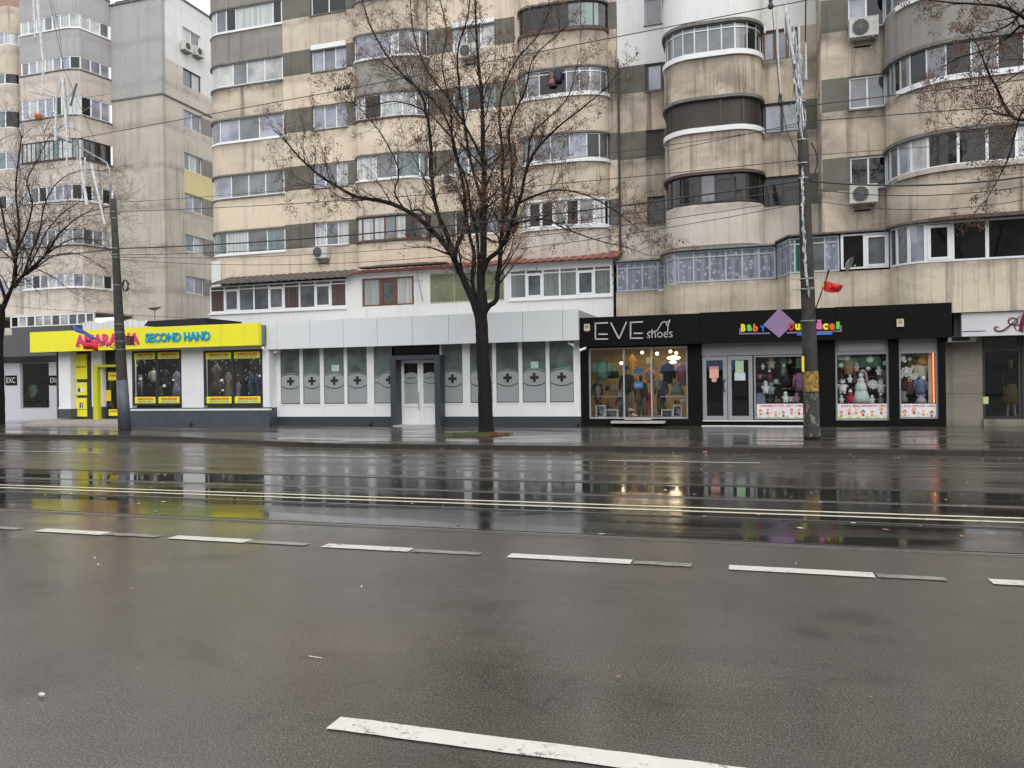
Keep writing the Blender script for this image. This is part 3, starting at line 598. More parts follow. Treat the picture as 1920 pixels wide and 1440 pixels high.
g = MB(); g.ribbon(PL, 0, sB, 6.44, 6.5, -1.2, .12); g.build('canopy_roof', ROOFG, Cb); g = MB(); g.ribbon(PL, sB, PL.L, 6.5, 6.56, -1.0, .15); g.build('canopy_roof', ROOFB, Cb)
g = MB(); xd = X_(1161, 300, Yb-.1); g.tube([(xd, Yb-.1, 6.9), (xd, Yb-.1, HD[4]+.2)], .05, 6); g.build('downpipe', mat('downpipe', (.05, .04, .04), .6), Cb)
# ------------------------------------------------------------------ left block (A), farther back
A = thing('apartment_building', 'tall pale apartment block at the left with a blank grey end wall, farther back', 'apartment building', (-42, 42, .12))
YA, XA = 42.0, -36.49
zs = [Z_(80, y, 39.6) for y in (610, 542, 463, 380, 303, 222, 137, 60, -15)]; zh = [Z_(80, y, 39.6) for y in (590, 515, 432, 350, 265, 185, 112, 33, -40)]
xa, xb, xc = X_(40, 300, 39.6), X_(122, 300, 39.6), X_(211, 300, 42)
PA = Path([(xa, YA), (xa, 39.6), (xb, 39.6)]+[(xb+.5, 39.68), (xb+1.0, 39.9), (xc-.05, 41.6), (xc, YA)])
pa = {0: PINKB, 1: WARMWH, 2: PINKB, 3: PINKB, 4: PINKB, 5: PINKB, 6: PINKB, 7: MIDGREY, 8: MIDGREY}
for k in range(1, 9):
    strip(A, PA, zh[k-1], zs[k], pa[k])
    g = MB(); g.ribbon(PA, 0, PA.L, zs[k]-.05, zs[k]+.03, -.1, .06); g.build('window_sill', {1: WHSILL, 3: WHSILL, 4: BRNSILL, 7: WHSILL}.get(k, CONC), A)
    if k < 8:
        n = 10 if k != 4 else 18; window(A, PA, 2.45, PA.L-.1, zs[k]+.03, zh[k], n, WFR if k != 4 else DFR, [R.choice([iB, iM, iD, iL, iC, iB]) for _ in range(n)] if k != 4 else [iC, iC, iC, iT]*3+[iC, iM, iM, iD, iM, iD], off=-.06, fwid=.1 if k != 4 else .04)
# blank wall, corner, side wall with windows
g = MB(); zd = Z_(258, 184, YA); zt = Z_(258, 2, YA); zr = atX(366, 16, XA).z
g.box(xc, XA, YA, YA+.3, 0, zd); g.build('wall', wallmat('ashen_render', (.55, .50, .43), (.42, .385, .335), (.25, .23, .20), .8), A)
g = MB(); g.box(xc, XA, YA-.02, YA+.3, zd+.1, zt); g.build('wall', MIDGREY, A)
g = MB(); g.box(xc, XA+.05, YA-.05, YA+.29, zd, zd+.1); g.box(XA-.1, XA+.06, YA+.3, 56, zd, zd+.1); g.build('ledge', CONC, A)
wy0, wy1 = [atX(344, 200, XA).y, atX(378, 200, XA).y]; y1e = 56
tops = [atX(345, y, XA).z for y in (516, 438, 360, 284, 204, 127, 50)]; g = MB(); gy = MB(); gp_ = MB(); gg = MB(); gb = MB()
edge = [0]+[z for t_ in tops for z in (t_-1.15, t_)]+[zr]
for i in range(0, len(edge)-1):
    z0, z1 = edge[i], edge[i+1]
    if i % 2 == 0:
        if i == 6:
            g = MB(); g.box(XA-.3, XA, YA+.3, wy0, z0, z1); g.build('wall_panel', WARMWH, A); g = MB(); g.box(XA-.3, XA, wy0, y1e, z0, z1); g.build('wall_panel', YELR, A)['label'] = 'pale yellow painted wall panel'
        else: g = MB(); g.box(XA-.3, XA, YA+.3, y1e, z0, z1); g.build('wall_panel', WHITER if i >= 12 else WARMWH, A)
    else:
        g = MB(); g.box(XA-.3, XA, YA+.3, wy0, z0, z1); g.build('wall_panel', WHITER if i > 11 else WARMWH, A)
        g = MB(); g.box(XA-.3, XA-.003, wy1, y1e, z0, z1); g.build('wall_panel', GREYR if i < 10 else WHITER, A)
g = MB(); g.ribbon(Path([(XA+.08, y1e), (XA+.08, YA-.1)]), 0, 13, zr, zr+.1, 0, .5); g.box(XA-8, XA+.1, YA-.1, YA+.4, zt, zt+.1); g.build('roof_edge', CONC, A)
PS = Path([(XA, wy0), (XA, wy1)])
for i, t_ in enumerate(tops): window(A, PS, 0, PS.L, t_-1.15, t_, 2 if i != 3 else 3, WFR if i != 5 else DFR, R.choice([[iC, iM, iC], [iT, iC, iM], [iB, iM, iM]])[:2 if i != 3 else 3], off=-.14, fwid=.09)
g = MB(); g.box(xc, XA-.4, YA+.4, 56, 0, zr-.2); g.build('inner_wall', MATS['dark_interior'], A)
# recess and next bay at the far left
g = MB(); g.box(-80, xa, YA-.3, YA, 0, 31); g.build('wall', REDBR, A)
xn = X_(27, 300, 40.2); PN = Path([(-75, 40.2), (xn-.8, 40.2)]+arc(xn-.8, 41.0, .8, 270, 360, 6)+[(xn, YA)])
for k in range(1, 9):
    strip(A, PN, zh[k-1]-.1, zs[k], PINKB if k < 7 else BEIGE)
    window(A, PN, PN.L-6, PN.L-.3, zs[k]+.02, zh[k]-.1, 6, WFR, rp(6), off=-.06, fwid=.09) if k < 8 else None
# its ground-level band of windows above the shops
P = Path([(X_(20, 600, 39), 39), (X_(178, 600, 39), 39)]); za, zb = Z_(100, 611, 39), Z_(100, 590, 39)
g = MB(); g.box(P.p[0].x-12, P.p[1].x+.1, 39.05, YA, 0, za); g.box(P.p[0].x-12, P.p[1].x+.1, 39.05, YA, zb, zb+.12); g.build('wall', WARMWH, A)
window(A, P, 0, P.L, za, zb, 10, WFR, [iD, iL, iM, iL, iL, iM, iL, iM, iM, iM], off=0, fwid=.12)
# ------------------------------------------------------------------ shops
def bx(par, name, m, x0, x1, y0, y1, z0, z1): g = MB(); g.box(x0, x1, y0, y1, z0, z1); return g.build(name, m, par)
def pbox(par, name, m, px0, py0, px1, py1, Y, th=.1, out=0.):
    X0, X1, Z0, Z1 = RC(px0, py0, px1, py1, Y); return bx(par, name, m, X0, X1, Y-out, Y-out+th, Z0, Z1)
def frame(par, X0, X1, Z0, Z1, Y, m, fwid=.06, div=1, glass=CLEAR, name='window', dep=.08, ys=None):
    P = Path([(X0, Y), (X1, Y)]); g = MB(); cuts = [i/div for i in range(div+1)] if isinstance(div, int) else div; L = X1-X0
    g.box(X0, X1, Y-dep/2, Y+dep/2, Z0, Z0+fwid); g.box(X0, X1, Y-dep/2, Y+dep/2, Z1-fwid, Z1)
    for i, c in enumerate(cuts):
        a = X0+L*c-fwid/2; a = max(X0, min(X1-fwid, a)); g.box(a, a+fwid, Y-dep/2+.002, Y+dep/2-.002, Z0+fwid, Z1-fwid)
    f = g.build(name, m, par); q = MB(); q.box(X0+.01, X1-.01, Y-.006, Y+.006, Z0+.01, Z1-.01); q.build('pane', glass, f); return f
ZG = .12
# --- clinic
Yc, Yf = 27.7, 27.1
K = thing('clinic', 'white single storey clinic with frosted cross windows and plain pale grey fascia', 'shop', (-12, Yc, ZG))
cx0, cx1 = X_(520, 720, Yc), X_(1090, 720, Yc); zpl = Z_(800, 781, Yc); zpn = Z_(800, 756, Yc); ztp = Z_(800, 650, Yc)+.15
fx0, fx1, fz0, fz1 = RC(499, 591.5+.3, 1085, 646.5, Yf)
seams = [519, 581, 643, 707, 773, 841, 911, 980, 1055]
g = MB(); e = [fx0]+[X_(p, 620, Yf) for p in seams]+[fx1]
for a, b in zip(e, e[1:]): g.box(a+.008, b-.008, Yf, Yf+.05, fz0, fz1)
g.build('fascia', WPAN, K); bx(K, 'fascia_box', mat('fascia_return', (.42, .43, .44), .6), fx0+.01, fx1-.01, Yf+.052, Ye+.2, fz0+.02, fz1-.02)
GCL = glassmat('clinic_glass', (.14, .18, .17), ior=1.8)
px = [(527, 563), (569, 601), (608, 646), (652, 689), (702, 736), (829, 868), (882, 924), (931, 973), (980, 1024), (1031, 1076)]
ptX = (X_(733, 720, Yc), X_(826, 720, Yc))
FROST = mat('frosted_film', (.33, .35, .355), .3, .03, scale=1, ior=1.7); ETCH = mat('clear_film_gap', (.035, .04, .04), .12, .1)
bx(K, 'plinth', SLATED, cx0, ptX[0], Yc-.06, Yc+.2, -.05, zpl); bx(K, 'plinth', SLATED, ptX[1], cx1, Yc-.06, Yc+.2, -.05, zpl)
bx(K, 'back_wall', MATS['dark_interior'], cx0, cx1, Yc+.5, Yc+.6, 0, fz0+.3); bx(K, 'roof', ROOFG, cx0, cx1, Yc+.1, Ye, fz0+.05, fz0+.15)
prev = cx0
def crosswin(par, X0, X1, xc, small=False, body=None):
    """frosted lower pane with an eye shaped band and a cross, dark clear glass above"""
    L = X1-X0; q = MB(); q.box(X0+.01, X1-.01, Yc-.004, Yc+.004, zpn+.01, ztp-.02); pane = q.build('pane', GCL, par)
    z_mid = Z_(800, 711, Yc); hh = .27; n = 12
    def arcz(x, h): u = (x-xc)/(.78*max(L, .75)); return h*max(0., 1-u*u*1.55)
    y = Yc-.012
    xs = [X0+.03+(L-.06)*i/n for i in range(n+1)]; g = MB(); top = [(x, z_mid+.08+arcz(x, hh-.08)) for x in xs]
    for i in range(n): g.quad((xs[i], y, zpn+.04), (xs[i+1], y, zpn+.04), (xs[i+1], y, top[i+1][1]), (xs[i], y, top[i][1]))
    t2 = [(x, z+.045) for x, z in top]; t3 = [(x, z+.02) for x, z in t2]
    for i in range(n): g.quad((xs[i], y, t2[i][1]), (xs[i+1], y, t2[i+1][1]), (xs[i+1], y, t3[i+1][1]), (xs[i], y, t3[i][1]))
    g.build('frosted_film', FROST, pane)
    g = MB(); y2 = y-.006
    lo = [(x, z_mid-.08-arcz(x, hh-.06)) for x in xs]
    for i in range(n): g.quad((xs[i], y2, lo[i][1]-.032), (xs[i+1], y2, lo[i+1][1]-.032), (xs[i+1], y2, lo[i+1][1]), (xs[i], y2, lo[i][1]))
    if not body:
        a, b = .055, .165; bl = [(-b, -a), (-a, -a), (-a, -b), (a, -b), (a, -a), (b, -a), (b, a), (a, a), (a, b), (-a, b), (-a, a), (-b, a)]
        if X0+.02 < xc-b or True:
            P_ = [(min(X1-.02, max(X0+.02, xc+u)), z_mid+v) for u, v in bl]; g.add([(u, y2, v) for u, v in P_], [(0, 1, 10, 11), (1, 4, 7, 10), (2, 3, 4, 1), (4, 5, 6, 7), (10, 7, 8, 9)])
    g.build('cross_emblem', ETCH, pane)
    if body: text(par, 'lettering', body, xc-.22, xc+.22, z_mid-.04, z_mid+.05, y2, ETCH, .004)
    return pane
for i, (a, b) in enumerate(px):
    X0, X1 = X_(a, 705, Yc), X_(b, 705, Yc); nx = cx1 if i == 9 else (ptX[0] if i == 4 else X_(px[i+1][0], 705, Yc))
    if i == 5: prev = ptX[1]
    g = MB()
    if X0-prev > .03: g.box(prev+.002, X0, Yc-.05, Yc+.1, zpl, ztp)
    g.box(X0, X1, Yc-.03, Yc+.1, zpl, zpn); g.box(X0, X1, Yc-.045, Yc+.1, zpn-.05, zpn); g.box(X0, X1, Yc-.03, Yc+.1, ztp-.02, ztp)
    if i == 9: g.box(X1, cx1, Yc-.05, Yc+.1, zpl, ztp)
    w_ = g.build('window', WPAINT, K); xm = (X0+X1)/2 if i != 4 else X1-.12
    crosswin(w_, X0, X1, xm); prev = X1
for i, pp in ((2, (628, 690)), (8, (1002, 684))):
    X0, X1, Z0, Z1 = RC(pp[0]-7, pp[1]-6, pp[0]+7, pp[1]+6, Yc-.05); bx(K, 'notice', mat('paper_notice', (.5, .62, .60), .7), X0, X1, Yc-.02, Yc-.014, Z0, Z1)
# portal and double door
zh_ = Z_(780, 666, Yc-.5); g = MB(); xo0, xo1 = X_(733, 720, Yc-.45), X_(826, 720, Yc-.45)
g.box(xo0, xo0+.22, Yc-.5, Yc+.1, 0, zh_); g.box(xo1-.22, xo1, Yc-.5, Yc+.1, 0, zh_); g.box(xo0+.22, xo1-.22, Yc-.5, Yc+.1, zh_-.16, zh_); g.build('door_portal', SLATED, K)
X0, X1, Z0, Z1 = RC(700, 650, 868, 664, Yc); g = MB(); g.box(ptX[0]-.2, ptX[1]+.1, Yc+.11, Yc+.13, zh_-.3, ztp); g.build('transom_pane', GD, K)
dz0, dz1 = ZG+.03, zh_-.17; xm = (xo0+xo1)/2
D = bx(K, 'threshold', mat('pale_step', (.42, .41, .39), .5), xo0+.2, xo1-.2, Yc-.75, Yc, 0, ZG+.03)
for sgn, a, b in ((-1, xo0+.22, xm-.005), (1, xm+.005, xo1-.22)):
    g = MB(); e = .11; yq = Yc+.05; zb_ = zpn-.02
    for q in ((a, a+e, dz0, dz1), (b-e, b, dz0, dz1), (a+e, b-e, dz1-e, dz1), (a+e, b-e, dz0, dz0+e), (a+e, b-e, zb_-e, zb_)): g.box(q[0], q[1], yq-.04, yq+.04, q[2], q[3])
    g.box(a+e, b-e, yq-.01, yq+.02, dz0+e, zb_-e); d_ = g.build('door', WPAINT, K)
    q = MB(); q.box(a+e, b-e, yq-.006, yq+.006, zb_, dz1-e); q.build('pane', GD, d_)
    q = MB(); n = 10; xs = [a+e+(b-a-2*e)*i/n for i in range(n+1)]; xc_ = (a+b)/2; zm = Z_(780, 709, Yc)
    for i in range(n):
        f1, f2 = [zm+.22-((x-xc_)**2)*.9 for x in (xs[i], xs[i+1])]; q.quad((xs[i], yq-.012, zb_), (xs[i+1], yq-.012, zb_), (xs[i+1], yq-.012, f2), (xs[i], yq-.012, f1))
    q.build('frosted_film', FROST, d_); q = MB()
    for i in range(n):
        f1, f2 = [zm-.22+((x-xc_)**2)*.9 for x in (xs[i], xs[i+1])]; q.quad((xs[i], yq-.016, f1), (xs[i+1], yq-.016, f2), (xs[i+1], yq-.016, f2+.025), (xs[i], yq-.016, f1+.025))
    q.build('etched_line', ETCH, d_); text(d_, 'lettering', 'CLINICA', xc_-.2, xc_+.2, zm-.035, zm+.035, yq-.018, ETCH, .004, label=None)
    if sgn < 0: q = MB(); q.tube([(b-.06, yq-.05, .7), (b-.06, yq-.11, .75), (b-.06, yq-.11, 1.35), (b-.06, yq-.05, 1.4)], .014, 6); q.build('handle', METG, d_)
# --- second hand shop
Ys, Ysf = 27.2, 26.6
S = thing('clothing_shop', 'second hand clothes shop with long yellow fascia and dark slate plinth', 'shop', (-22, Ys, ZG))
sx0, sx1 = X_(238, 720, Ys), cx0-.002; zp_ = Z_(380, 765, Ys); zt_ = Z_(380, 652, Ys)+.2
xk = X_(56, 640, Ysf); xe = fx0-.01; yz0, yz1 = Z_(276, 653.8, Ysf), Z_(276, 613.9, Ysf)
xs_ = [xk, X_(125, 640, Ysf), X_(414, 635, Ysf), X_(458, 630, Ysf), xe]
for i, (a, b) in enumerate(zip(xs_, xs_[1:])): bx(S, 'fascia_panel', YEL, a+.004, b-.004, Ysf-(.03 if i == 1 else 0), Ysf+.2, yz0, yz1)
bx(S, 'fascia_back', mat('fascia_rear_grey', (.2, .2, .2), .7), xk+.02, xe-.02, Ysf+.21, Ye, yz0+.03, yz1-.06)
PINKL = mat('pink_lettering', (.75, .04, .22), .5, .05); CYANL = mat('cyan_lettering', (.0, .33, .55), .5, .05); REDL = mat('red_lettering', (.75, .08, .03), .5, .05)
tp = lambda p, q: (X_(p, 640, Ysf), X_(q, 640, Ysf))
a, b = tp(144, 263); text(S, 'lettering', 'AMARADIA', a, b, Z_(200, 647, Ysf), Z_(200, 626, Ysf), Ysf-.032, PINKL, .05, .028)
a, b = tp(275, 396); text(S, 'lettering', 'SECOND HAND', a, b, Z_(335, 640, Ysf), Z_(335, 623, Ysf), Ysf-.032, CYANL, .05, .03)
g = MB()
for i in range(9):
    x = a*0+tp(150+i*13, 0)[0]; g.prism([(x-.03, Z_(200, 647, Ysf)+.02), (x, Z_(200, 647, Ysf)-R.uniform(.05, .12)), (x+.03, Z_(200, 647, Ysf)+.02)], Ysf-.075, Ysf-.035)
g.build('lettering_drips', PINKL, S)
wins = [(249, 342, 657, 760), (383, 494, 656, 760)]
cur = sx0
for i, (a, b, c, d) in enumerate(wins):
    X0, X1, Z0, Z1 = RC(a, c, b, d, Ys)
    bx(S, 'wall', WPAINT, cur, X0, Ys-.05, Ys+.2, zp_, zt_); bx(S, 'wall', WPAINT, X0, X1, Ys-.05, Ys+.2, Z1, zt_)
    fr = frame(S, X0, X1, Z0, Z1, Ys, DFR, .09, [0, .5, 1], CLEAR); cur = X1
    for zz in (Z0+.09, Z1-.09-.27):
        for u in (0, 1):
            u0 = X0+.1+u*(X1-X0-.1)/2; u1 = u0+(X1-X0)/2-.2; bx(fr, 'sticker', YEL, u0, u1, Ys-.014, Ys-.008, zz, zz+.27)
            text(fr, 'lettering', 'AMARADIA', u0+.14, u1-.1, zz+.13, zz+.235, Ys-.016, REDL, .004, .04); text(fr, 'lettering', 'SECOND HAND', u0+.16, u1-.12, zz+.035, zz+.105, Ys-.016, CYANL, .004, .02)
    wins[i] = (X0, X1, Z0, Z1)
bx(S, 'wall', WPAINT, cur, sx1, Ys-.05, Ys+.2, zp_, zt_)
bx(S, 'trim_line', WHSILL, sx0-.02, sx1, Ys-.10, Ys+.1, zp_-.10, zp_-.03); bx(S, 'plinth', SLATE, sx0, sx1, Ys-.08, Ys+.2, -.05, zp_-.105); bx(S, 'trim_line', SLATE, sx0, sx1, Ys-.09, Ys+.1, zp_-.028, zp_+.02)
INTD = mat('shop_interior_grey', (.10, .095, .09), .8, .3, scale=1.5); INTW = mat('shop_interior_cream', (.40, .32, .20), .8, .1); FLR = mat('shop_floor', (.25, .22, .18), .4, .2)
def room(par, x0, x1, y0, y1, z0, z1, mw, mf=FLR):
    bx(par, 'back_wall', mw, x0, x1, y1, y1+.1, z0, z1); bx(par, 'side_wall', mw, x0, x0+.06, y0+.15, y1, z0, z1); bx(par, 'side_wall', mw, x1-.06, x1, y0+.15, y1, z0, z1)
    bx(par, 'floor', mf, x0+.06, x1-.06, y0+.1, y1, z0-.05, z0); bx(par, 'ceiling', mw, x0, x1, y0+.15, y1, z1, z1+.06)
room(S, sx0-4.6, sx1-.1, Ys+.55, 30.6, .4, 3.4, INTD)
bx(S, 'side_wall', WPAINT, sx1-.12, sx1-.003, Ys+.201, Yc+.2, zp_, zt_); bx(S, 'side_plinth', SLATE, sx1-.12, sx1-.003, Ys+.201, Yc+.2, -.05, zp_-.001)
# entrance part at the left
zc_ = yz0+.1; xa1, xa2, xa3, xa4, xa5_ = [X_(p, 720, Ys) for p in (112, 134, 163, 183, 240)]
bx(S, 'pillar', WPAINT, xa1, xa2, Ys-.05, Ys+.5, .9, zc_); bx(S, 'pillar_base', SLATE, xa1-.01, xa2+.01, Ys-.06, Ys+.51, ZG+.30, .82); bx(S, 'trim_line', WHSILL, xa1-.02, xa2+.02, Ys-.07, Ys+.5, .822, .898)
bx(S, 'wall', DFR, xa2, xa3, Ys+.30, Ys+.5, .3, zc_); bx(S, 'wall', WPAINT, xa3, xa4, Ys+.25, Ys+.5, .9, zc_); bx(S, 'pillar_base', SLATE, xa3, xa4, Ys+.24, Ys+.51, ZG+.3, .898)
for j, (c, d) in enumerate(((664, 711), (717, 741), (746, 781))):
    X0, X1, Z0, Z1 = RC(141, c, 163, d, Ys+.28); pn = bx(S, 'poster_panel', YEL, X0, X1, Ys+.27, Ys+.298, Z0, Z1); xm_ = (X0+X1)/2; zm_ = (Z0+Z1)/2
    if j == 0: text(pn, 'lettering', 'AMARADIA', X0+.07, X1-.05, zm_-.05, zm_+.03, Ys+.268, mat('brown_lettering', (.25, .12, .02), .6), .004, .02)
    if j == 1:
        gq = MB(); gq.box(xm_-.02, xm_+.17, Ys+.255, Ys+.268, zm_-.14, zm_+.05); gq.prism([(xm_-.0, zm_+.05), (xm_+.08, zm_+.05), (xm_+.11, zm_+.2), (xm_+.06, zm_+.2)], Ys+.255, Ys+.268)
        gq.mi = 1; gq.box(xm_-.15, xm_-.03, Ys+.255, Ys+.268, zm_-.14, zm_+.03); gq.build('thumb_emblem', [WHSILL, mat('navy_emblem', (.03, .05, .25), .5)], pn)
    if j == 2:
        gq = MB(); gq.box(xm_-.06, xm_+.12, Ys+.256, Ys+.268, zm_-.02, zm_+.2); q_ = gq.build('emblem_square', MATS['navy_emblem'], pn); text(q_, 'lettering', 'f', xm_+.02, xm_+.10, zm_-.02, zm_+.18, Ys+.254, WHSILL, .004, .03)
        gq = MB(); gq.box(X0+.05, X1-.03, Ys+.262, Ys+.268, Z0+.30, Z0+.33); gq.build('text_line', mat('grey_print', (.25, .22, .15), .6), pn)
YF = mat('yellow_green_frame', (.55, .56, .02), .45, .06); x1_, x2_ = X_(183, 740, Ys+.3), X_(240, 740, Ys+.3); zz = Z_(205, 684, Ys+.2)
g = MB(); g.box(x1_, x1_+.25, Ys+.05, Ys+.45, .3, zz); g.box(x1_+.25, x2_+.4, Ys+.05, Ys+.45, zz-.1, zz); g.build('door_frame', YF, S)
fr = frame(S, x1_+.26, x2_+.3, .32, zz-.12, Ys+.5, DFR, .12, 1, CLEARD, name='door'); X0 = x1_+.45
bx(fr, 'sticker', YEL, X0, x2_+.1, Ys+.44, Ys+.45, .5, .78); text(fr, 'lettering', 'AMARADIA', X0+.05, x2_+.05, .66, .74, Ys+.438, REDL, .004, .03)
bx(fr, 'sticker', YEL, X0, x2_+.1, Ys+.44, Ys+.45, 2.05, 2.4); text(fr, 'lettering', 'AMARADIA', X0+.05, x2_+.05, 2.2, 2.3, Ys+.438, REDL, .004, .03)
bx(fr, 'sticker', mat('yellow_orange_notice', (.8, .55, .05), .6), X0-.12, X0+.15, Ys+.43, Ys+.438, 1.15, 1.62)
bx(S, 'transom', DFR, x1_+.0, x2_+.4, Ys+.46, Ys+.6, zz, zc_)
STEP = mat('stone_step', (.36, .32, .29), .5, .15); bx(S, 'step', STEP, X_(42, 790, 26.5), xa5_+.2, 26.45, 30.2, 0, .22); bx(S, 'step', STEP, X_(57, 787, 26.8), xa5_+.2, 26.85, 30.2, .221, .36)
# --- left clothes shop with dark fascia
Yx = 31.6; EX = thing('clothing_shop', 'clothes shop at the far left with charcoal fascia and pale panelled wall', 'shop', (-40, Yx, ZG))
X0, X1 = X_(-60, 700, Yx), X_(140, 700, Yx); zf0, zf1 = Z_(60, 680, Yx), Z_(60, 629, Yx); DG = mat('charcoal_fascia', (.10, .10, .105), .6, .06)
g = MB(); g.box(X0, X1, Yx-.7, Yx+.3, zf0+.3, zf1); g.add([(X0, Yx-.69, zf0+.3), (X1, Yx-.69, zf0+.3), (X1, Yx, zf0), (X0, Yx, zf0)], [(3, 2, 1, 0)]); g.build('fascia', DG, EX)
bx(EX, 'fascia_top', DG, X_(42, 620, Yx), X_(152, 620, Yx), Yx-.6, Yx+.3, zf1+.002, Z_(100, 613, Yx)); LP = mat('lilac_white_wall', (.62, .61, .65), .55, .03, scale=1)
ws = [(38, 92, 682, 767), (-30, 8, 684, 767)]; cur = X0
for a, b, c, d in (ws[1], ws[0]):
    x0, x1, z0, z1 = RC(a, c, b, d, Yx); bx(EX, 'wall', LP, cur, x0, Yx, Yx+.2, 0, zf0+.1); bx(EX, 'wall', LP, x0, x1, Yx, Yx+.2, 0, z0); frame(EX, x0, x1, z0, z1+.1, Yx+.1, ALU, .07, 1, CLEARD); cur = x1
bx(EX, 'wall', LP, cur, X1, Yx, Yx+.2, 0, zf0+.1); room(EX, X0, X1, Yx, 34.5, .3, zf0+.1, mat('pale_green_interior', (.22, .26, .25), .8))
for a, b in ((10, 31), (92, 112)):
    x0, x1, z0, z1 = RC(a, 704, b, 722, Yx-.03); pn = bx(EX, 'sign_plate', BLACK, x0, x1, Yx-.04, Yx-.004, z0, z1); text(pn, 'lettering', 'EXC', x0+.1, x1-.07, z0+.11, z1-.11, Yx-.042, WHSILL, .006, .0)
# --- shoe shop + baby shop share the black cladding
Yk, Ykf = 27.75, 27.3
E1 = thing('shoe_shop', 'black fronted shoe shop with warm lit display window, right of the clinic', 'shop', (-3.5, Yk, ZG))
E2 = thing('baby_shop', 'black fronted baby clothes shop with grey double door and toy displays', 'shop', (3, Yk, ZG))
kx0, kxs, kx1 = X_(1086, 610, Ykf), X_(1312, 610, Ykf), X_(1785, 610, Ykf); kz0, kz1 = Z_(1435, 640.5, Ykf), Z_(1435, 582.5, Ykf)
bx(E1, 'fascia', BLACK, kx0, kxs-.004, Ykf, Ykf+.45, kz0, kz1); kxm = X_(1566, 610, Ykf); bx(E2, 'fascia', BLACK, kxs+.004, kxm-.004, Ykf, Ykf+.45, kz0, kz1+.02); bx(E2, 'fascia', BLACK, kxm+.004, kx1, Ykf, Ykf+.45, kz0-.02, kz1+.03)
bx(E1, 'fascia_top', BLACK, kx0+.02, kxs-.01, Ykf+.455, Ye, kz1-.15, kz1-.08); bx(E2, 'fascia_top', BLACK, kxs+.01, kx1-.02, Ykf+.455, 28.2, kz1-.15, kz1-.08)
def kx(p): return X_(p, 720, Yk)
ex0, ex1, ez0, ez1 = RC(1105, 651, 1290, 785, Yk)
bx(E1, 'pillar', BLACK, kx(1090), ex0, Yk-.12, Yk+.3, 0, kz0+.2); bx(E1, 'pillar', BLACK, ex1, kx(1314), Yk-.12, Yk+.3, 0, kz0+.2); bx(E1, 'plinth', BLACK, ex0, ex1, Yk-.12, Yk+.3, 0, ez0); bx(E1, 'wall', BLACK, ex0, ex1, Yk-.1, Yk+.3, ez1, kz0+.2)
frame(E1, ex0, ex1, ez0, ez1, Yk, ALU, .05, [0, .36, .64, 1], CLEAR); x0, x1, z0, z1 = RC(1145, 790, 1246, 794, Yk-.5); bx(E1, 'step', mat('pale_step', (.4, .4, .4)), x0, x1, Yk-.5, Yk-.12, z0, z1); x0, x1, z0, z1 = RC(1170, 784, 1222, 787, Yk-.2); bx(E1, 'threshold', MATS['pale_step'], x0, x1, Yk-.2, Yk-.121, z0, z1)
room(E1, ex0-1.3, ex1+.1, Yk+.15, 31.2, ez0+.0, ez1+.05, INTW)
SILV = mat('silver_lettering', (.5, .5, .5), .4, .05)
# EVE built from bars, shoes lettering and a high heel outline
def L2(px_, py_): return X_(px_, py_, Ykf), Z_(px_, py_, Ykf)
def bars(par, segs, wd, m, name): 
    g = MB()
    for (a, b) in segs:
        p, q = Vector(L2(*a)), Vector(L2(*b)); d = (q-p).normalized(); n = Vector((-d.y, d.x))*wd/2; g.prism([tuple(p-n), tuple(q-n), tuple(q+n), tuple(p+n)], Ykf-.04, Ykf-.002)
    return g.build(name, m, par)
def Lc(x, y): return (1060+x/4.8, 560+y/4.8)
SE = lambda o: [(Lc(o-6, 222), Lc(o+112, 218)), (Lc(o, 222), Lc(o, 366)), (Lc(o-6, 364), Lc(o+112, 364)), (Lc(o+28, 320), Lc(o+110, 320))]
bars(E1, SE(272), .045, SILV, 'lettering'); bars(E1, [(Lc(410, 216), Lc(484, 362)), (Lc(552, 208), Lc(484, 362))], .045, SILV, 'lettering'); bars(E1, [((a[0], a[1]-1.6), (b[0], b[1]-1.8)) for a, b in SE(588)], .045, SILV, 'lettering')
a, b = L2(*Lc(735, 355)), L2(*Lc(965, 285)); text(E1, 'lettering', 'shoes', a[0], b[0], a[1], b[1]+.06, Ykf, SILV, .03, -.008)
hp = [Lc(*q) for q in ((750, 298), (790, 300), (830, 285), (850, 250), (870, 215), (890, 208), (910, 212), (930, 205), (946, 190))]
bars(E1, list(zip(hp, hp[1:])), .03, SILV, 'shoe_emblem'); bars(E1, [(Lc(940, 200), Lc(925, 240)), (Lc(925, 240), Lc(923, 300)), (Lc(905, 215), Lc(922, 250))], .03, SILV, 'shoe_emblem')
ALARM = mat('cream_alarm_casing', (.62, .55, .36), .5); ALR = mat('alarm_window', (.35, .3, .15), .5)
def alarm(px_, py_, par, lab, red=False):
    x, z = L2(px_, py_); g = MB(); g.box(x-.1, x+.1, Ykf-.07, Ykf-.001, z-.12, z+.12); g.mi = 1; g.box(x-.06, x+.06, Ykf-.075, Ykf-.071, z-.03, z+.08)
    if red: g.mi = 2; g.box(x-.05, x+.05, Ykf-.06, Ykf-.01, z-.17, z-.121)
    tag(g.build('alarm_siren', [ALARM, ALR, RED], loc=(x, Ykf, z)), lab, 'alarm box')
alarm(1101, 614, E1, 'cream alarm siren box with a red lamp left of the EVE lettering', True); alarm(1687.5, 605.5, E2, 'cream alarm siren box on the right end of the black fascia')
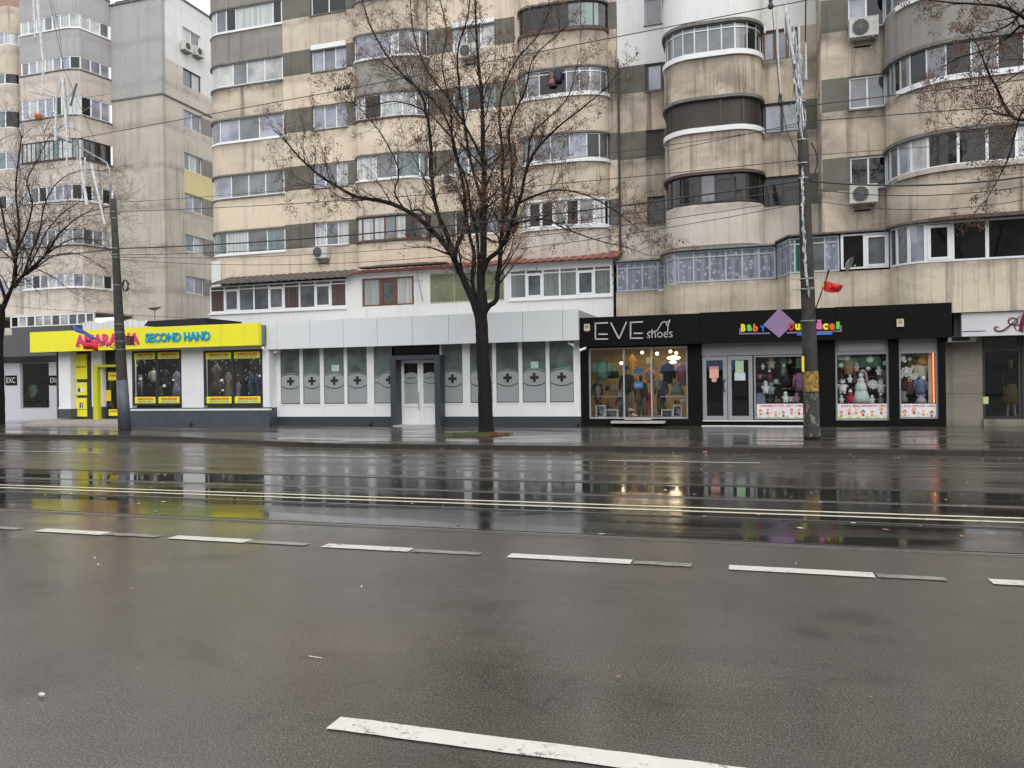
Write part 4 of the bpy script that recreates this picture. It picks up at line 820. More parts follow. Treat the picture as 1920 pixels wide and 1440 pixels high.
# baby shop front
GP = mat('grey_shutter_box', (.26, .265, .27), .5, .06, scale=2); GFR2 = mat('grey_door_frame', (.30, .31, .33), .4, .06)
def kr(a, c, b, d): return RC(a, c, b, d, Yk)
dx0, dx1, dz0, dz1 = kr(1317, 667, 1412, 787); wx0, wx1, wz0, wz1 = kr(1414, 666, 1516, 786); _, _, hz0, hz1 = kr(1317, 641, 1516, 666)
bx(E2, 'shutter_box', GP, dx0, wx1, Yk-.06, Yk+.3, dz1, kz0+.15)
for i in range(2):
    a = dx0+(dx1-dx0)*i/2+.01; b = dx0+(dx1-dx0)*(i+1)/2-.01; d_ = frame(E2, a, b, dz0, dz1-.02, Yk, GFR2, .13, 1, CLEARD, name='door')
    xm_ = (a+b)/2
    if i == 0:
        bx(d_, 'notice', mat('pink_notice', (.72, .40, .34), .7), xm_-.17, xm_+.13, Yk-.02, Yk-.01, 1.75, 2.15); bx(d_, 'notice', MATS['pink_notice'], xm_-.1, xm_+.06, Yk-.02, Yk-.01, 1.62, 1.74)
        text(d_, 'lettering', 'ATENTIE', xm_-.15, xm_+.11, 2.07, 2.13, Yk-.022, RED, .004, .01); q = MB(); q.disc(a+.22, 2.52, .085, Yk-.02, Yk-.01, 16); q.build('round_sticker', WHSILL, d_)
        q = MB(); q.tube([(b-.06, Yk-.06, 1.3), (b-.1, Yk-.13, 1.33), (b-.12, Yk-.13, 1.5), (b-.1, Yk-.13, 1.67), (b-.06, Yk-.06, 1.7)], .02, 6); q.build('handle', CABLE, d_)
    else:
        bx(d_, 'notice', mat('green_notice', (.42, .6, .38), .7), xm_-.15, xm_+.12, Yk-.02, Yk-.01, 1.92, 2.33); bx(d_, 'notice', mat('pale_blue_notice', (.55, .65, .72), .7), xm_-.18, xm_+.17, Yk-.02, Yk-.012, 1.66, 1.915)
frame(E2, wx0, wx1, wz0, wz1, Yk, GFR2, .05, 1, CLEAR)
bx(E2, 'plinth', BLACK, dx0, wx1, Yk-.05, Yk+.3, 0, dz0); z_ = Z_(1410, 797.5, Yk-.3); bx(E2, 'step', BLACK, dx0-.02, wx1, Yk-.3, Yk-.051, 0, ZG+.02); bx(E2, 'step_edge', WHSILL, dx0-.02, wx1, Yk-.32, Yk-.301, ZG, ZG+.035); bx(E2, 'door_sill', WHSILL, dx0, wx1, Yk-.08, Yk-.051, dz0-.05, dz0-.01)
ax0, ax1, az0, az1 = kr(1566, 637, 1666, 788); bx0, bx1, bz0, bz1 = kr(1685, 637, 1758, 785)
for a, b in ((kx(1314), dx0), (wx1, ax0), (ax1, bx0), (bx1, kx(1772))): bx(E2, 'pillar', BLACK, a, b, Yk-.12, Yk+.3, 0, kz0+.2)
for (a, b, z0, z1) in ((ax0, ax1, az0, az1), (bx0, bx1, bz0, bz1)):
    bx(E2, 'plinth', BLACK, a, b, Yk-.1, Yk+.3, 0, z0); zg = Z_(1615, 661, Yk); bx(E2, 'shutter_box', GP, a, b, Yk-.02, Yk+.3, zg, kz0+.15); frame(E2, a, b, z0, zg-.002, Yk, GFR2, .06, 1, CLEAR)
bx(E2, 'shutter_box', mat('pale_shutter_slats', (.36, .365, .37), .5, .05), ax0+.12, ax1-.12, Yk-.04, Yk-.021, Z_(1615, 657, Yk), Z_(1615, 643, Yk))
room(E2, dx0-.25, wx1-.02, Yk+.15, 31.5, dz0, 2.9, mat('toy_shop_interior', (.30, .27, .22), .8, .2)); room(E2, ax0-.1, bx1+.1, Yk+.15, 30.5, az0, 2.95, MATS['toy_shop_interior'])
# illustrated banners: white strip, grass, small coloured blobs as plain children figures
BW = mat('banner_white', (.78, .76, .76), .5); BGN = mat('banner_grass', (.42, .58, .12), .6); BRD = mat('banner_red', (.60, .08, .10), .6); BOR = mat('banner_orange', (.75, .32, .12), .6); BSK = mat('banner_skin', (.80, .52, .40), .6); BDK = mat('banner_brown', (.12, .04, .04), .6)
def banner(px0, px1, body):
    x0, x1, z0, z1 = kr(px0, 757, px1, 784.5); g = bx(E2, 'banner', BW, x0, x1, Yk-.03, Yk-.012, z0, z1); y = Yk-.032
    text(g, 'lettering', body, x0+.12, x1-.05, z1-.10, z1-.035, y, mat('banner_letter_red', (.68, .06, .16), .6), .004, .012)
    q = MB(); n = 26; t_ = [z0+.03+.035*math.sin(i*1.3)+.015*math.sin(i*2.9) for i in range(n+1)]
    for i in range(n): a, b = x0+(x1-x0)*i/n, x0+(x1-x0)*(i+1)/n; q.quad((a, y-.002, z0), (b, y-.002, z0), (b, y-.002, t_[i+1]), (a, y-.002, t_[i]))
    q.build('printed_grass', BGN, g); q = MB(); x = x0+.12; j = 0
    while x < x1-.1:
        zc = z0+.2+.05*math.sin(x*7); c1, c2 = ((0, 1), (1, 0), (2, 1), (3, 0))[j % 4]
        q.mi = c1; q.disc(x, zc+.04, R.uniform(.045, .06), y-.003, y-.001, 10); q.mi = 2; q.disc(x, zc+.02, .035, y-.005, y-.003, 8); q.mi = c2; q.prism([(x-.03, zc-.02), (x-.045, zc-.11), (x+.045, zc-.11), (x+.03, zc-.02)], y-.005, y-.002)
        q.mi = 0; q.disc(x+.12, zc-.06+R.uniform(-.03, .03), .02, y-.003, y-.001, 6); x += R.uniform(.2, .27); j += 1
    q.build('printed_figures', [BRD, BOR, BSK, BDK], g)
banner(1419, 1515, 'UNIFORME SCOLARE - BODY - COMPLEU'); banner(1570, 1663, 'ROCHITE - IMBRACAMINTE BOTEZ - VESTE'); banner(1688, 1756, 'BLUGI - PANTALONI - CAMASI')
# coloured sign
def K2(x, y): return (1300+x/4.8, 560+y/4.8)
SIGNC = {'R': (.62, .03, .03), 'Y': (.85, .75, .03), 'G': (.12, .62, .06), 'B': (.02, .16, .55), 'O': (.80, .14, .02), 'P': (.80, .16, .45)}
sg = [('B', 430, 470, 228, 298, 'Y'), ('a', 482, 528, 232, 294, 'G'), ('b', 538, 582, 228, 298, 'O'), ('Y', 600, 652, 240, 300, 'B'), ('D', 864, 906, 220, 288, 'R'), ('u', 916, 962, 226, 286, 'Y'), ('m', 972, 1030, 226, 286, 'G'), ('b', 1036, 1062, 222, 286, 'B'), ('r', 1068, 1098, 226, 286, 'O'),
      ('ă', 1104, 1156, 190, 280, 'P'), ('c', 1164, 1212, 222, 282, 'Y'), ('e', 1222, 1272, 222, 284, 'O'), ('l', 1284, 1314, 208, 276, 'G')]
LIL = mat('lilac_sign_base', (.27, .18, .33), .5, .05); g = MB()
q = [L2(*K2(*p)) for p in ((772, 88), (630, 235), (772, 352), (915, 215))]; g.prism(q[::1], Ykf-.05, Ykf-.002); g.build('sign_diamond', LIL, E2)
g = MB(); q = [L2(*K2(*p)) for p in ((414, 265), (414, 322), (690, 318), (690, 306), (428, 308), (428, 265))]; g.prism(q, Ykf-.03, Ykf-.002); q = [L2(*K2(*p)) for p in ((840, 300), (840, 314), (1334, 298), (1334, 238), (1320, 238), (1320, 286))]; g.prism(q, Ykf-.03, Ykf-.002); g.build('sign_underline', LIL, E2)
for ch, a, b, c, d, col in sg:
    p, q = L2(*K2(a, d)), L2(*K2(b, c)); text(E2, 'lettering', ch, p[0], q[0], p[1], q[1], Ykf-.03, mat('sign_'+col, SIGNC[col], .45, .03), .05, .06, ry=R.uniform(-.08, .08))
p, q = L2(*K2(930, 334)), L2(*K2(1250, 300)); g = MB(); n = 10; rr = (q[1]-p[1])/2; zc = p[1]+rr
g.prism([(p[0]+rr-rr*math.sin(math.pi*i/n), zc-rr*math.cos(math.pi*i/n)) for i in range(n+1)][::-1][::-1][:0]+[(q[0]-rr+rr*math.sin(math.pi*i/n), zc-rr*math.cos(math.pi*i/n)) for i in range(n+1)]+[(p[0]+rr-rr*math.sin(math.pi*i/n), zc+rr*math.cos(math.pi*i/n)) for i in range(n+1)], Ykf-.04, Ykf-.002)
o = g.build('sign_tagline_plate', MATS['sign_B'], E2); text(o, 'lettering', 'totul pentru cei mici', p[0]+.1, q[0]-.1, p[1]+.04, q[1]-.03, Ykf-.042, WHSILL, .004, .0)
# --- shop at the far right
Yr = 28.3; RS = thing('boutique', 'boutique at the right edge with stone pier and white fascia bearing a script letter', 'shop', (7, Yr, ZG))
x0 = X_(1773, 700, Yr); x1 = X_(1842, 700, Yr); bz = 3.35
hts = [0, Z_(1800, 738, Yr), Z_(1800, 705, Yr), bz]
for a, b in zip(hts, hts[1:]): bx(RS, 'stone_slab', STONE, x0, x1, Yr, Yr+.3, a+.006, b-.006)
bx(RS, 'pier_core', CONC, x0+.02, x1-.02, Yr+.01, Yr+.29, 0, bz); bx(RS, 'back_wall', INTD, x0-.8, x0+.02, Yr+.1, Yr+.3, 0, bz+.6)
rx0, rx1 = X_(1842, 720, Yr), X_(2060, 720, Yr); rz0, rz1 = Z_(1880, 786, Yr), bz
frame(RS, rx0, X_(1915, 720, Yr), rz0, Z_(1880, 653, Yr), Yr+.05, DFR, .08, 1, CLEARD); frame(RS, rx0, X_(1915, 720, Yr), Z_(1880, 653, Yr)+.01, Z_(1880, 628, Yr), Yr+.05, DFR, .08, 1, CLEARD)
frame(RS, X_(1915, 720, Yr)+.02, rx1, rz0, bz, Yr+.05, DFR, .1, 2, CLEARD); bx(RS, 'plinth', STONE, rx0, rx1, Yr-.1, Yr+.2, 0, rz0); room(RS, rx0, rx1, Yr+.1, 31, rz0, bz, INTD)
sf = 27.5; x0, x1, z0, z1 = RC(1803, 585, 2060, 630, sf); x0 = X_(1803, 606, sf); z0, z1 = Z_(1860, 629.5, sf), Z_(1860, 585, sf); fs_ = bx(RS, 'fascia', mat('white_sign_board', (.60, .60, .62), .45, .03, scale=1), x0, x1, sf, sf+.3, z0, z1); bx(RS, 'fascia_end', CONC, X_(1788, 600, sf+.4), x0-.01, sf+.35, Yr+.3, z0, z1+.05)
MAR = mat('maroon_lettering', (.12, .012, .03), .4); SHD = mat('grey_letter_shadow', (.30, .30, .31), .5)
def curve(par, pts, w_, m, y, name='lettering', close=False):
    P_ = [Vector(p) for p in pts]; S_ = []
    for i in range(len(P_)-1):
        a, b, c, d = P_[max(0, i-1)], P_[i], P_[i+1], P_[min(len(P_)-1, i+2)]
        for k in range(8): t = k/8; S_.append(.5*((2*b)+(c-a)*t+(2*a-5*b+4*c-d)*t*t+(3*b-a-3*c+d)*t**3))
    S_.append(P_[-1]); g = MB(); n = len(S_)
    for i in range(n-1):
        d = (S_[i+1]-S_[i]); 
        if d.length < 1e-6: continue
        d.normalize(); q = Vector((-d.y, d.x))
        wa, wb = [(w_[0]+(w_[1]-w_[0])*math.sin(math.pi*k/(n-1)))/2 for k in (i, i+1)]
        g.quad((S_[i].x-q.x*wa, y, S_[i].y-q.y*wa), (S_[i+1].x-q.x*wb, y, S_[i+1].y-q.y*wb), (S_[i+1].x+q.x*wb, y, S_[i+1].y+q.y*wb), (S_[i].x+q.x*wa, y, S_[i].y+q.y*wa))
    return g.build(name, m, par)
def Rr(x, y, dx=0, dz=0): p = atY(1560+x/4.8, 560+y/4.8, sf); return (p.x+dx, p.z+dz)
for dx, dz, m, y in ((.03, -.03, SHD, sf-.003), (0, 0, MAR, sf-.007)):
    curve(fs_, [Rr(*p, dx, dz) for p in ((1498, 258), (1480, 250), (1464, 262), (1466, 282), (1495, 293), (1545, 282), (1600, 240), (1650, 195), (1700, 150))], (.02, .05), m, y)
    curve(fs_, [Rr(*p, dx, dz) for p in ((1668, 215), (1640, 228), (1600, 230), (1585, 205), (1600, 180), (1640, 175), (1668, 200), (1640, 240), (1650, 275), (1690, 292))], (.015, .04), m, y)
    curve(fs_, [Rr(*p, dx, dz) for p in ((1730, 130), (1712, 200), (1700, 285), (1716, 290))], (.05, .12), m, y); curve(fs_, [Rr(*p, dx, dz) for p in ((1630, 240), (1680, 235), (1740, 225))], (.02, .03), m, y)
bx(fs_, 'stripe', DFR, x0+.02, X_(1848, 622, sf), sf-.006, sf-.002, z0+.14, z0+.165)
x0_, x1_, z0_, z1_ = RC(1843, 744, 1853, 757, Yr); bx(RS, 'notice', mat('yellow_notice', (.6, .6, .3), .6), x0_, x1_, Yr-.02, Yr-.012, z0_, z1_)
x0_, x1_, z0_, z1_ = RC(1777, 630, 1830, 641, Yr-.3); t = thing('air_conditioner', 'old beige box unit tucked under the white boutique sign beside the stone pier', 'air conditioner', ((x0_+x1_)/2, Yr-.2, z0_)); bx(t, 'casing', mat('ac_casing', (.52, .52, .49)), x0_, x1_, Yr-.35, Yr-.02, z0_, z1_); bx(t, 'fan_grille', DFR, x0_+.1, x0_+.6, Yr-.355, Yr-.351, z0_+.03, z1_-.03)
# black tarpaulin roof and parapet sheet left of block B
g = MB(); q = [atY(a, b, 27.6) for a, b in ((270, 611), (277, 602), (386, 596), (386, 610))]; g.prism([(v.x, v.z) for v in q][::-1], 27.6, 30.0); tag(g.build('tarpaulin_cover', mat('black_tarpaulin', (.008, .008, .010), .7), loc=q[0]), 'black sheeting bundled on the roof behind the yellow fascia', 'tarpaulin')
x0, x1, z0, z1 = RC(155, 602, 277, 618, 28); g = MB(); n = 22
for i in range(n): a, b = x0+(x1-x0)*i/n, x0+(x1-x0)*(i+1)/n; g.box(a, b-.01, 28+.02*(i % 2), 28.06+.02*(i % 2), z0-.4, z1+.1*math.sin(i*.9)*.5)
tag(g.build('roof_parapet_sheet', WHITER, loc=(x0, 28, z0)), 'pale ribbed sheet screen on the shop roof behind the yellow fascia', 'roof screen')
# ------------------------------------------------------------------ trees
def grow(par, limbs, Y0, bark, seed, base_r, twig_len=1.0, dens=1.0, seeds=True, droop=0., maxz=99, leafm=None, trunkpts=None, fine=1.0, sdens=1.0):
    """limbs: [(pixel polyline, r0, r1, depth shift at the tip)] lifted to world by depth; finer branches grow from them"""
    rr = random.Random(seed); gb = MB(); gt = MB(); gs = MB(); stack = []
    def leafcluster(p, n):
        for _ in range(n):
            q = p+Vector((rr.gauss(0, .05), rr.gauss(0, .05), -abs(rr.gauss(0, .07)))); l = rr.uniform(.025, .06); w_ = l*.32; a = rr.uniform(0, 6.28); e = rr.uniform(-.5, .5)
            ax = Vector((math.cos(a)*math.sin(e), math.sin(a)*math.sin(e), -math.cos(e))); si = ax.cross(Vector((math.sin(a), -math.cos(a), .3))).normalized()*w_; gs.mi = rr.randrange(2)
            gs.add([q, q+ax*l*.5+si, q+ax*l, q+ax*l*.5-si], [(0, 1, 2, 3)])
    def branch(p, d, L, r, lev):
        n = max(3, int(L/.16)); pts = [p]; rs = [r]; d = d.normalized()
        for i in range(n):
            d = (d+Vector((rr.gauss(0, .16), rr.gauss(0, .16), rr.gauss(0, .13)+.045-droop*(i/n)))).normalized(); p = p+d*(L/n); pts.append(p); rs.append(max(.0035, r*(1-.85*(i+1)/n)))
            if lev < 3 and i > 0 and rr.random() < (.62 if lev == 1 else .5)*dens*fine:
                sd_ = (d+Vector((rr.gauss(0, .75), rr.gauss(0, .75), rr.gauss(0.1, .6)))).normalized(); branch(p, sd_, L*rr.uniform(.35, .62), rs[-1]*.62, lev+1)
            if seeds and lev >= 2 and rr.random() < .34*sdens: leafcluster(p, rr.randrange(2, 6))
        (gb if lev == 1 else gt).tube(pts, rs, 5 if lev == 1 else 3, False)
        if seeds and rr.random() < .7*sdens: leafcluster(p, rr.randrange(3, 8))
    for pl, r0, r1, dy in limbs:
        n = len(pl); ctl = [atY(x, y, Y0+dy*(i/max(1, n-1))**1.2) for i, (x, y) in enumerate(pl)]; pts = []
        for i in range(n-1):
            a, b, c, d = ctl[max(0, i-1)], ctl[i], ctl[i+1], ctl[min(n-1, i+2)]
            for k in range(4): t = k/4; pts.append(.5*((2*b)+(c-a)*t+(2*a-5*b+4*c-d)*t*t+(3*b-a-3*c+d)*t**3)+Vector((rr.gauss(0, .006), rr.gauss(0, .006), 0)))
        pts.append(ctl[-1]); m_ = len(pts); rs = [1.02*(r0+(r1-r0)*(i/(m_-1))**.8) for i in range(m_)]
        gb.tube(pts, rs, 8, True)
        acc = 0
        for i in range(1, m_):
            f_ = i/(m_-1); seg = pts[i]-pts[i-1]; acc += seg.length
            if f_ > .18 and acc > .26/dens:
                acc = 0; d = seg.normalized()
                for _ in range(1 if rr.random() < .6 else 2):
                    sd_ = (d*.9+Vector((rr.gauss(0, .7), rr.gauss(0, .7), rr.gauss(.15, .5)))).normalized(); branch(pts[i], sd_, twig_len*rr.uniform(.55, 1.5)*(1.15-.4*f_), max(.008, rs[i]*.42), 1)
        d = (pts[-1]-pts[-2]).normalized()
        for _ in range(3): branch(pts[-1], (d+Vector((rr.gauss(0, .35), rr.gauss(0, .35), rr.gauss(0, .3)))).normalized(), twig_len*rr.uniform(.7, 1.2), r1*.8, 1)
    gb.build('limbs', bark, par, smooth=True); o = gt.build('twigs', TWIG, par)
    if gs.f: gs.build('dry_seed_clusters', leafm or [SEED, mat('dry_seed_dark', (.07, .038, .026), .85, .5, scale=3)], par)
def trunk(par, pl, Y0, rs, m):
    ctl = [atY(x, y, Y0) for x, y in pl]; pts = []; rr_ = []
    n = len(ctl)
    for i in range(n-1):
        for k in range(6): t = k/6; pts.append(ctl[i].lerp(ctl[i+1], t)); rr_.append(rs[i]+(rs[i+1]-rs[i])*t)
    pts.append(ctl[-1]); rr_.append(rs[-1]); g = MB(); N_ = 18; vs = []; rd = random.Random(3)
    for i, p in enumerate(pts):
        for k in range(N_):
            a = 2*math.pi*k/N_; r = rr_[i]*(1+.05*math.sin(3*a+i*.5)+.035*math.sin(7*a-i*.9)+rd.uniform(-.025, .025)); vs.append((p.x+r*math.cos(a), p.y+r*math.sin(a), p.z))
    g.add(vs, [(i*N_+k, i*N_+(k+1) % N_, (i+1)*N_+(k+1) % N_, (i+1)*N_+k) for i in range(len(pts)-1) for k in range(N_)]+[tuple((len(pts)-1)*N_+k for k in range(N_))])
    g.build('trunk', m, par, smooth=True)
T = thing('bare_tree', 'bare winter tree with dark forked trunk and brown seed clusters in front of the clinic', 'tree', tuple(tb), 'trees along the pavement')
trunk(T, [(913, 818), (912, 805), (909, 740), (907, 690), (904, 640), (902, 600), (902, 572), (903, 545)], 23.45, [.29, .235, .215, .205, .20, .195, .21, .15], BARK)
limbs = [([(897, 592), (886, 562), (870, 525), (852, 487), (835, 460), (810, 432), (775, 402), (725, 379), (669, 369), (631, 349), (590, 322), (556, 289), (538, 268)], .135, .02, -1.6),
 ([(902, 565), (902, 530), (906, 475), (907, 412), (908, 350), (906, 290), (905, 244), (903, 180), (897, 112), (893, 50), (890, -30)], .145, .025, .3),
 ([(868, 522), (853, 492), (858, 460), (868, 435), (873, 400), (870, 360), (862, 319), (850, 262), (837, 225), (811, 187), (762, 150), (710, 112)], .085, .018, 1.2),
 ([(858, 505), (838, 440), (820, 395), (810, 337), (807, 262), (800, 215), (785, 169), (740, 124), (700, 60), (680, 5)], .085, .018, -1.0),
 ([(904, 515), (915, 487), (935, 470), (950, 442), (965, 400), (977, 367), (985, 325), (1006, 281), (1044, 240), (1085, 208), (1122, 178)], .085, .015, -1.5),
 ([(905, 592), (916, 574), (930, 563), (933, 535), (938, 475), (942, 425), (945, 375), (942, 325), (942, 281), (936, 225), (943, 169), (969, 112), (1006, 70), (1030, 20)], .10, .018, 1.0),
 ([(908, 390), (900, 365), (882, 300), (871, 232), (862, 170), (858, 97), (875, 37), (885, -25)], .06, .016, -.8),
 ([(935, 470), (960, 425), (985, 415), (1025, 412), (1062, 430), (1119, 450), (1175, 464)], .05, .010, -1.8),
 ([(975, 380), (1000, 368), (1044, 356), (1100, 366), (1156, 397), (1200, 432)], .045, .010, 1.2),
 ([(980, 350), (990, 300), (999, 250), (1060, 190), (1080, 130)], .045, .012, .9),
 ([(892, 560), (885, 520), (890, 480), (880, 440), (873, 400)], .07, .04, .2), ([(898, 540), (897, 480), (893, 430), (882, 390), (875, 340), (850, 280), (845, 200), (828, 120), (838, 60), (822, -10)], .06, .016, 1.3),
 ([(940, 440), (960, 330), (955, 240), (985, 170), (1000, 110), (1050, 60)], .05, .014, -.6), ([(810, 432), (790, 395), (762, 394), (740, 360), (748, 320), (720, 260), (690, 220), (660, 190)], .045, .012, .8),
 ([(669, 370), (640, 372), (610, 350), (585, 345)], .025, .008, -.7), ([(850, 262), (800, 210), (740, 190), (690, 200), (650, 190)], .03, .008, -.5), ([(905, 300), (880, 250), (845, 190), (800, 130), (775, 60), (770, 0)], .05, .014, .6)]
grow(T, limbs, 23.45, BARK, 5, .2, 1.1, 1.3, True, -.03, sdens=1.5)
g = MB()
L_ = thing('bare_tree', 'bare tree with many thin arching branches at the left edge of the photo', 'tree', tuple(atZ(-12, 797, .12)), 'trees along the pavement')
YL = 27.6
trunk(L_, [(-4, 803), (-2, 760), (-4, 690), (-4, 640), (-1, 595), (2, 570)], YL, [.30, .24, .23, .22, .21, .17], BARK)
limbs = [([(2, 590), (12, 560), (25, 530), (30, 480), (36, 430), (30, 370), (32, 320), (40, 260)], .10, .02, 0), ([(2, 580), (22, 540), (50, 510), (85, 478), (110, 440), (150, 405), (200, 388)], .09, .012, -1),
 ([(5, 580), (20, 545), (30, 500), (12, 440), (5, 400), (-10, 330), (-5, 270)], .09, .02, .5), ([(40, 520), (70, 500), (100, 480), (140, 475), (175, 490), (205, 510)], .04, .008, .5), ([(45, 512), (60, 470), (75, 430), (85, 380), (110, 340), (150, 320), (190, 320)], .05, .01, .8),
 ([(30, 470), (50, 430), (60, 380), (50, 340), (70, 300), (90, 260)], .05, .01, -.6), ([(28, 540), (60, 490), (90, 430), (130, 390), (165, 375), (200, 372)], .04, .008, -1.2), ([(10, 560), (-10, 500), (-30, 430), (-40, 350)], .08, .02, .2), ([(90, 475), (130, 450), (170, 450), (205, 470), (215, 500)], .03, .007, .3), ([(60, 500), (100, 520), (130, 545)], .03, .006, 0)]
grow(L_, limbs, YL, BARK, 11, .2, 1.5, 1.4, False, .16, fine=1.0)
Rt = thing('bare_tree', 'tree just outside the right edge whose seeded branches hang in from the upper right', 'tree', (9.6, 21.6, .12), 'trees along the pavement')
YR = 21.6
trunk(Rt, [(2085, 838), (2080, 760), (2075, 650), (2070, 520), (2060, 430)], YR, [.3, .24, .22, .2, .17], BARK)
limbs = [([(2062, 440), (2040, 360), (2010, 290), (1985, 210), (1960, 120), (1950, 20), (1940, -60)], .12, .03, 0), ([(2040, 360), (1990, 300), (1950, 230), (1902, 222), (1880, 190), (1866, 160), (1850, 130), (1842, 107), (1830, 80)], .06, .012, -.8),
 ([(1975, 190), (1940, 100), (1920, 48), (1890, 70), (1850, 92), (1800, 108), (1776, 120)], .05, .010, .5), ([(1950, 230), (1920, 205), (1905, 245), (1893, 290), (1880, 320), (1866, 345), (1850, 375)], .03, .008, .4), ([(1955, 60), (1900, 20), (1860, 10), (1790, 5), (1740, 0)], .05, .012, -.4),
 ([(1902, 222), (1880, 215), (1850, 215), (1830, 235), (1800, 240), (1775, 225)], .02, .006, -.6), ([(1950, -20), (1900, 40), (1860, 60), (1842, 60)], .03, .01, .6), ([(1960, 100), (1920, 130), (1890, 150), (1850, 170), (1810, 165)], .02, .007, 0), ([(2070, 520), (2120, 400), (2160, 250)], .12, .03, 0)]
grow(Rt, limbs, YR, BARK, 23, .2, .7, 1.6, True, .12, sdens=1.5)
# ------------------------------------------------------------------ poles and what hangs on them
def pole(lab, pts, rs, Y, name='utility_pole', paintz=None):
    b = atY(*pts[-1], Y); t = thing(name, lab, 'utility pole', (b.x, Y, .12), 'concrete poles on the pavement'); P_ = [atY(x, y, Y) for x, y in pts]; P_[-1].z = .1
    g = MB(); g.tube(P_, rs, 16); g.build('shaft', POLEC, t, smooth=True); return t, P_
tpL, PLp = pole('tall dark concrete pole with grey painted foot before the yellow shop front', [(212, 373), (217, 470), (224, 620), (229, 715), (234, 808)], [.10, .125, .17, .19, .215], 23.5)
a, b = atY(229, 713, 23.5), PLp[-1]; g = MB(); g.tube([a, Vector((b.x, b.y, .11))], [.198, .222], 16); g.build('painted_foot', mat('blue_grey_foot_paint', (.075, .083, .10), .6, .2), tpL, smooth=True)
g = MB()
for y, dr in ((398, 0), (466, 0), (478, 0), (535, 0), (608, .03), (623, .02), (640, .02), (655, .02), (410, 0), (483, 0)):
    p = atY(212+(y-373)*.05, y, 23.5); r = .11+(y-373)*.00022+.012; g = MB(); g.tube([p-Vector((0, 0, .012)), p+Vector((0, 0, .012))], r, 14); g.build('strap_band', METG, tpL)
p = atY(243, 639, 23.3); tag((lambda g: (g.box(p.x-.09, p.x+.11, 23.2, 23.4, p.z-.16, p.z+.15), g.box(p.x-.1, p.x+.12, 23.18, 23.42, p.z+.151, p.z+.17), g.build('junction_box', mat('rusty_box', (.10, .035, .025), .7, .4), loc=p))[-1])(MB()), 'small rusty brown junction box strapped to the left pole', 'junction box')
p = atY(233, 536, 23.2); g = MB(); pts = []
for k in range(56): a = k*.45; pts.append((p.x+.09+.13*math.cos(a)+.01*math.sin(k), 23.2-.02*(k % 5), p.z+.20*math.sin(a)))
g.tube(pts, .016, 5); tag(g.build('cable_coil', CABLE, loc=p), 'black coil of spare cable hanging on the left pole', 'cable coil')
g = MB(); q = [atY(x, y, 23.4) for x, y in ((207, 410), (207, 340), (206, 320), (200, 305), (185, 296), (130, 265))]; g.tube(q, [.03, .03, .03, .028, .026, .024], 8); g.build('lamp_arm', METG, tpL, smooth=True)
g = MB(); g.tube([atY(132, 266, 23.4), atY(96, 250, 23.4)], [.05, .10], 8); g.build('lamp_head', METG, tpL)
tpR, PRp = pole('thick concrete pole with peeling posters standing before the baby shop', [(1502, 190), (1507, 300), (1513, 500), (1518, 650), (1522, 823)], [.115, .135, .165, .18, .20], 21.7)
g = MB(); g.tube([atY(1520.6, 734, 21.7), atY(1519.6, 696, 21.7)], [.196, .192], 18, False); g.build('yellow_poster', mat('worn_yellow_poster', (.26, .16, .025), .7, .8, scale=10), tpR)
m_, t_, b_ = newmat('torn_poster_paper'); n_ = noise(t_, pos(t_, (1, 1, .6)), 7, 6, .75); c_ = mix(t_, ramp(t_, n_, .53, .60), (.04, .036, .032), (.22, .21, .19)); t_.links.new(c_, b_.inputs['Base Color']); b_.inputs['Roughness'].default_value = .8
g = MB(); g.tube([atY(1522, 818, 21.7), atY(1520.7, 736, 21.7)], [.206, .198], 18, False); g.build('torn_posters', m_, tpR)
g = MB(); q = [atY(1507, 668, 21.5), atY(1506, 697, 21.5)]; g.box(q[0].x-.05, q[0].x+.01, 21.49, 21.52, q[1].z, q[0].z); g.build('yellow_sticker', YELC, tpR)
g = MB()
for y in (192, 228, 263, 307, 335, 524, 543, 602):
    p = atY(1502+(y-190)*.0316, y, 21.7); r = .12+(y-190)*.00014+.014; g = MB(); g.tube([p-Vector((0, 0, .014)), p+Vector((0, 0, .014))], r, 14); g.build('strap_band', METG, tpR)
for y in (524, 543): p = atY(1513, y, 21.7); g = MB(); g.tube([p+Vector((-.38, -.12, 0)), p+Vector((.25, -.19, .02))], .012, 5); g.build('cross_bar', METG, tpR)
g = MB(); q = [atY(*c, 21.6) for c in ((1521, 268), (1530, 285), (1533, 305), (1528, 325), (1518, 337))]; g.tube(q, .02, 6); g.build('cable_loop', CABLE, tpR)
# tinsel and frosted plastic icicles of the festive decoration
def strip_icicle(pts, w0, w1, Y, lab, name='icicle_decoration'):
    g = MB(); q = [atY(x, y, Y) for x, y in pts]; n = len(q); g.tube(q, [w0+(w1-w0)*i/(n-1) for i in range(n)], 6)
    tag(g.build(name, TINSEL, loc=q[0]), lab, 'decoration', 'white plastic icicles of the street decorations')
for pts, a, b, lab in (([(1436, -10), (1434, 62)], .02, .028, 'short white icicle stick hanging above the glazed round balcony'), ([(1456, 20), (1459, 110), (1464, 175)], .03, .012, 'long white icicle stick left of the tinsel bundle'),
      ([(1471, 5), (1481, 70), (1490, 120)], .035, .03, 'thick white plastic stick slanting into the tinsel bundle'), ([(1511, 80), (1511, 150)], .012, .035, 'white stick hanging right of the tinsel bundle top'), ([(1498, 45), (1499, 110)], .035, .02, 'broad white stick behind the tinsel bundle')):
    strip_icicle(pts, a, b, 21.3, lab)
rd = random.Random(9); g = MB(); ax = [(1474, 20), (1482, 50), (1490, 75), (1494, 110), (1497, 150), (1499, 190), (1500, 220), (1501, 245)]
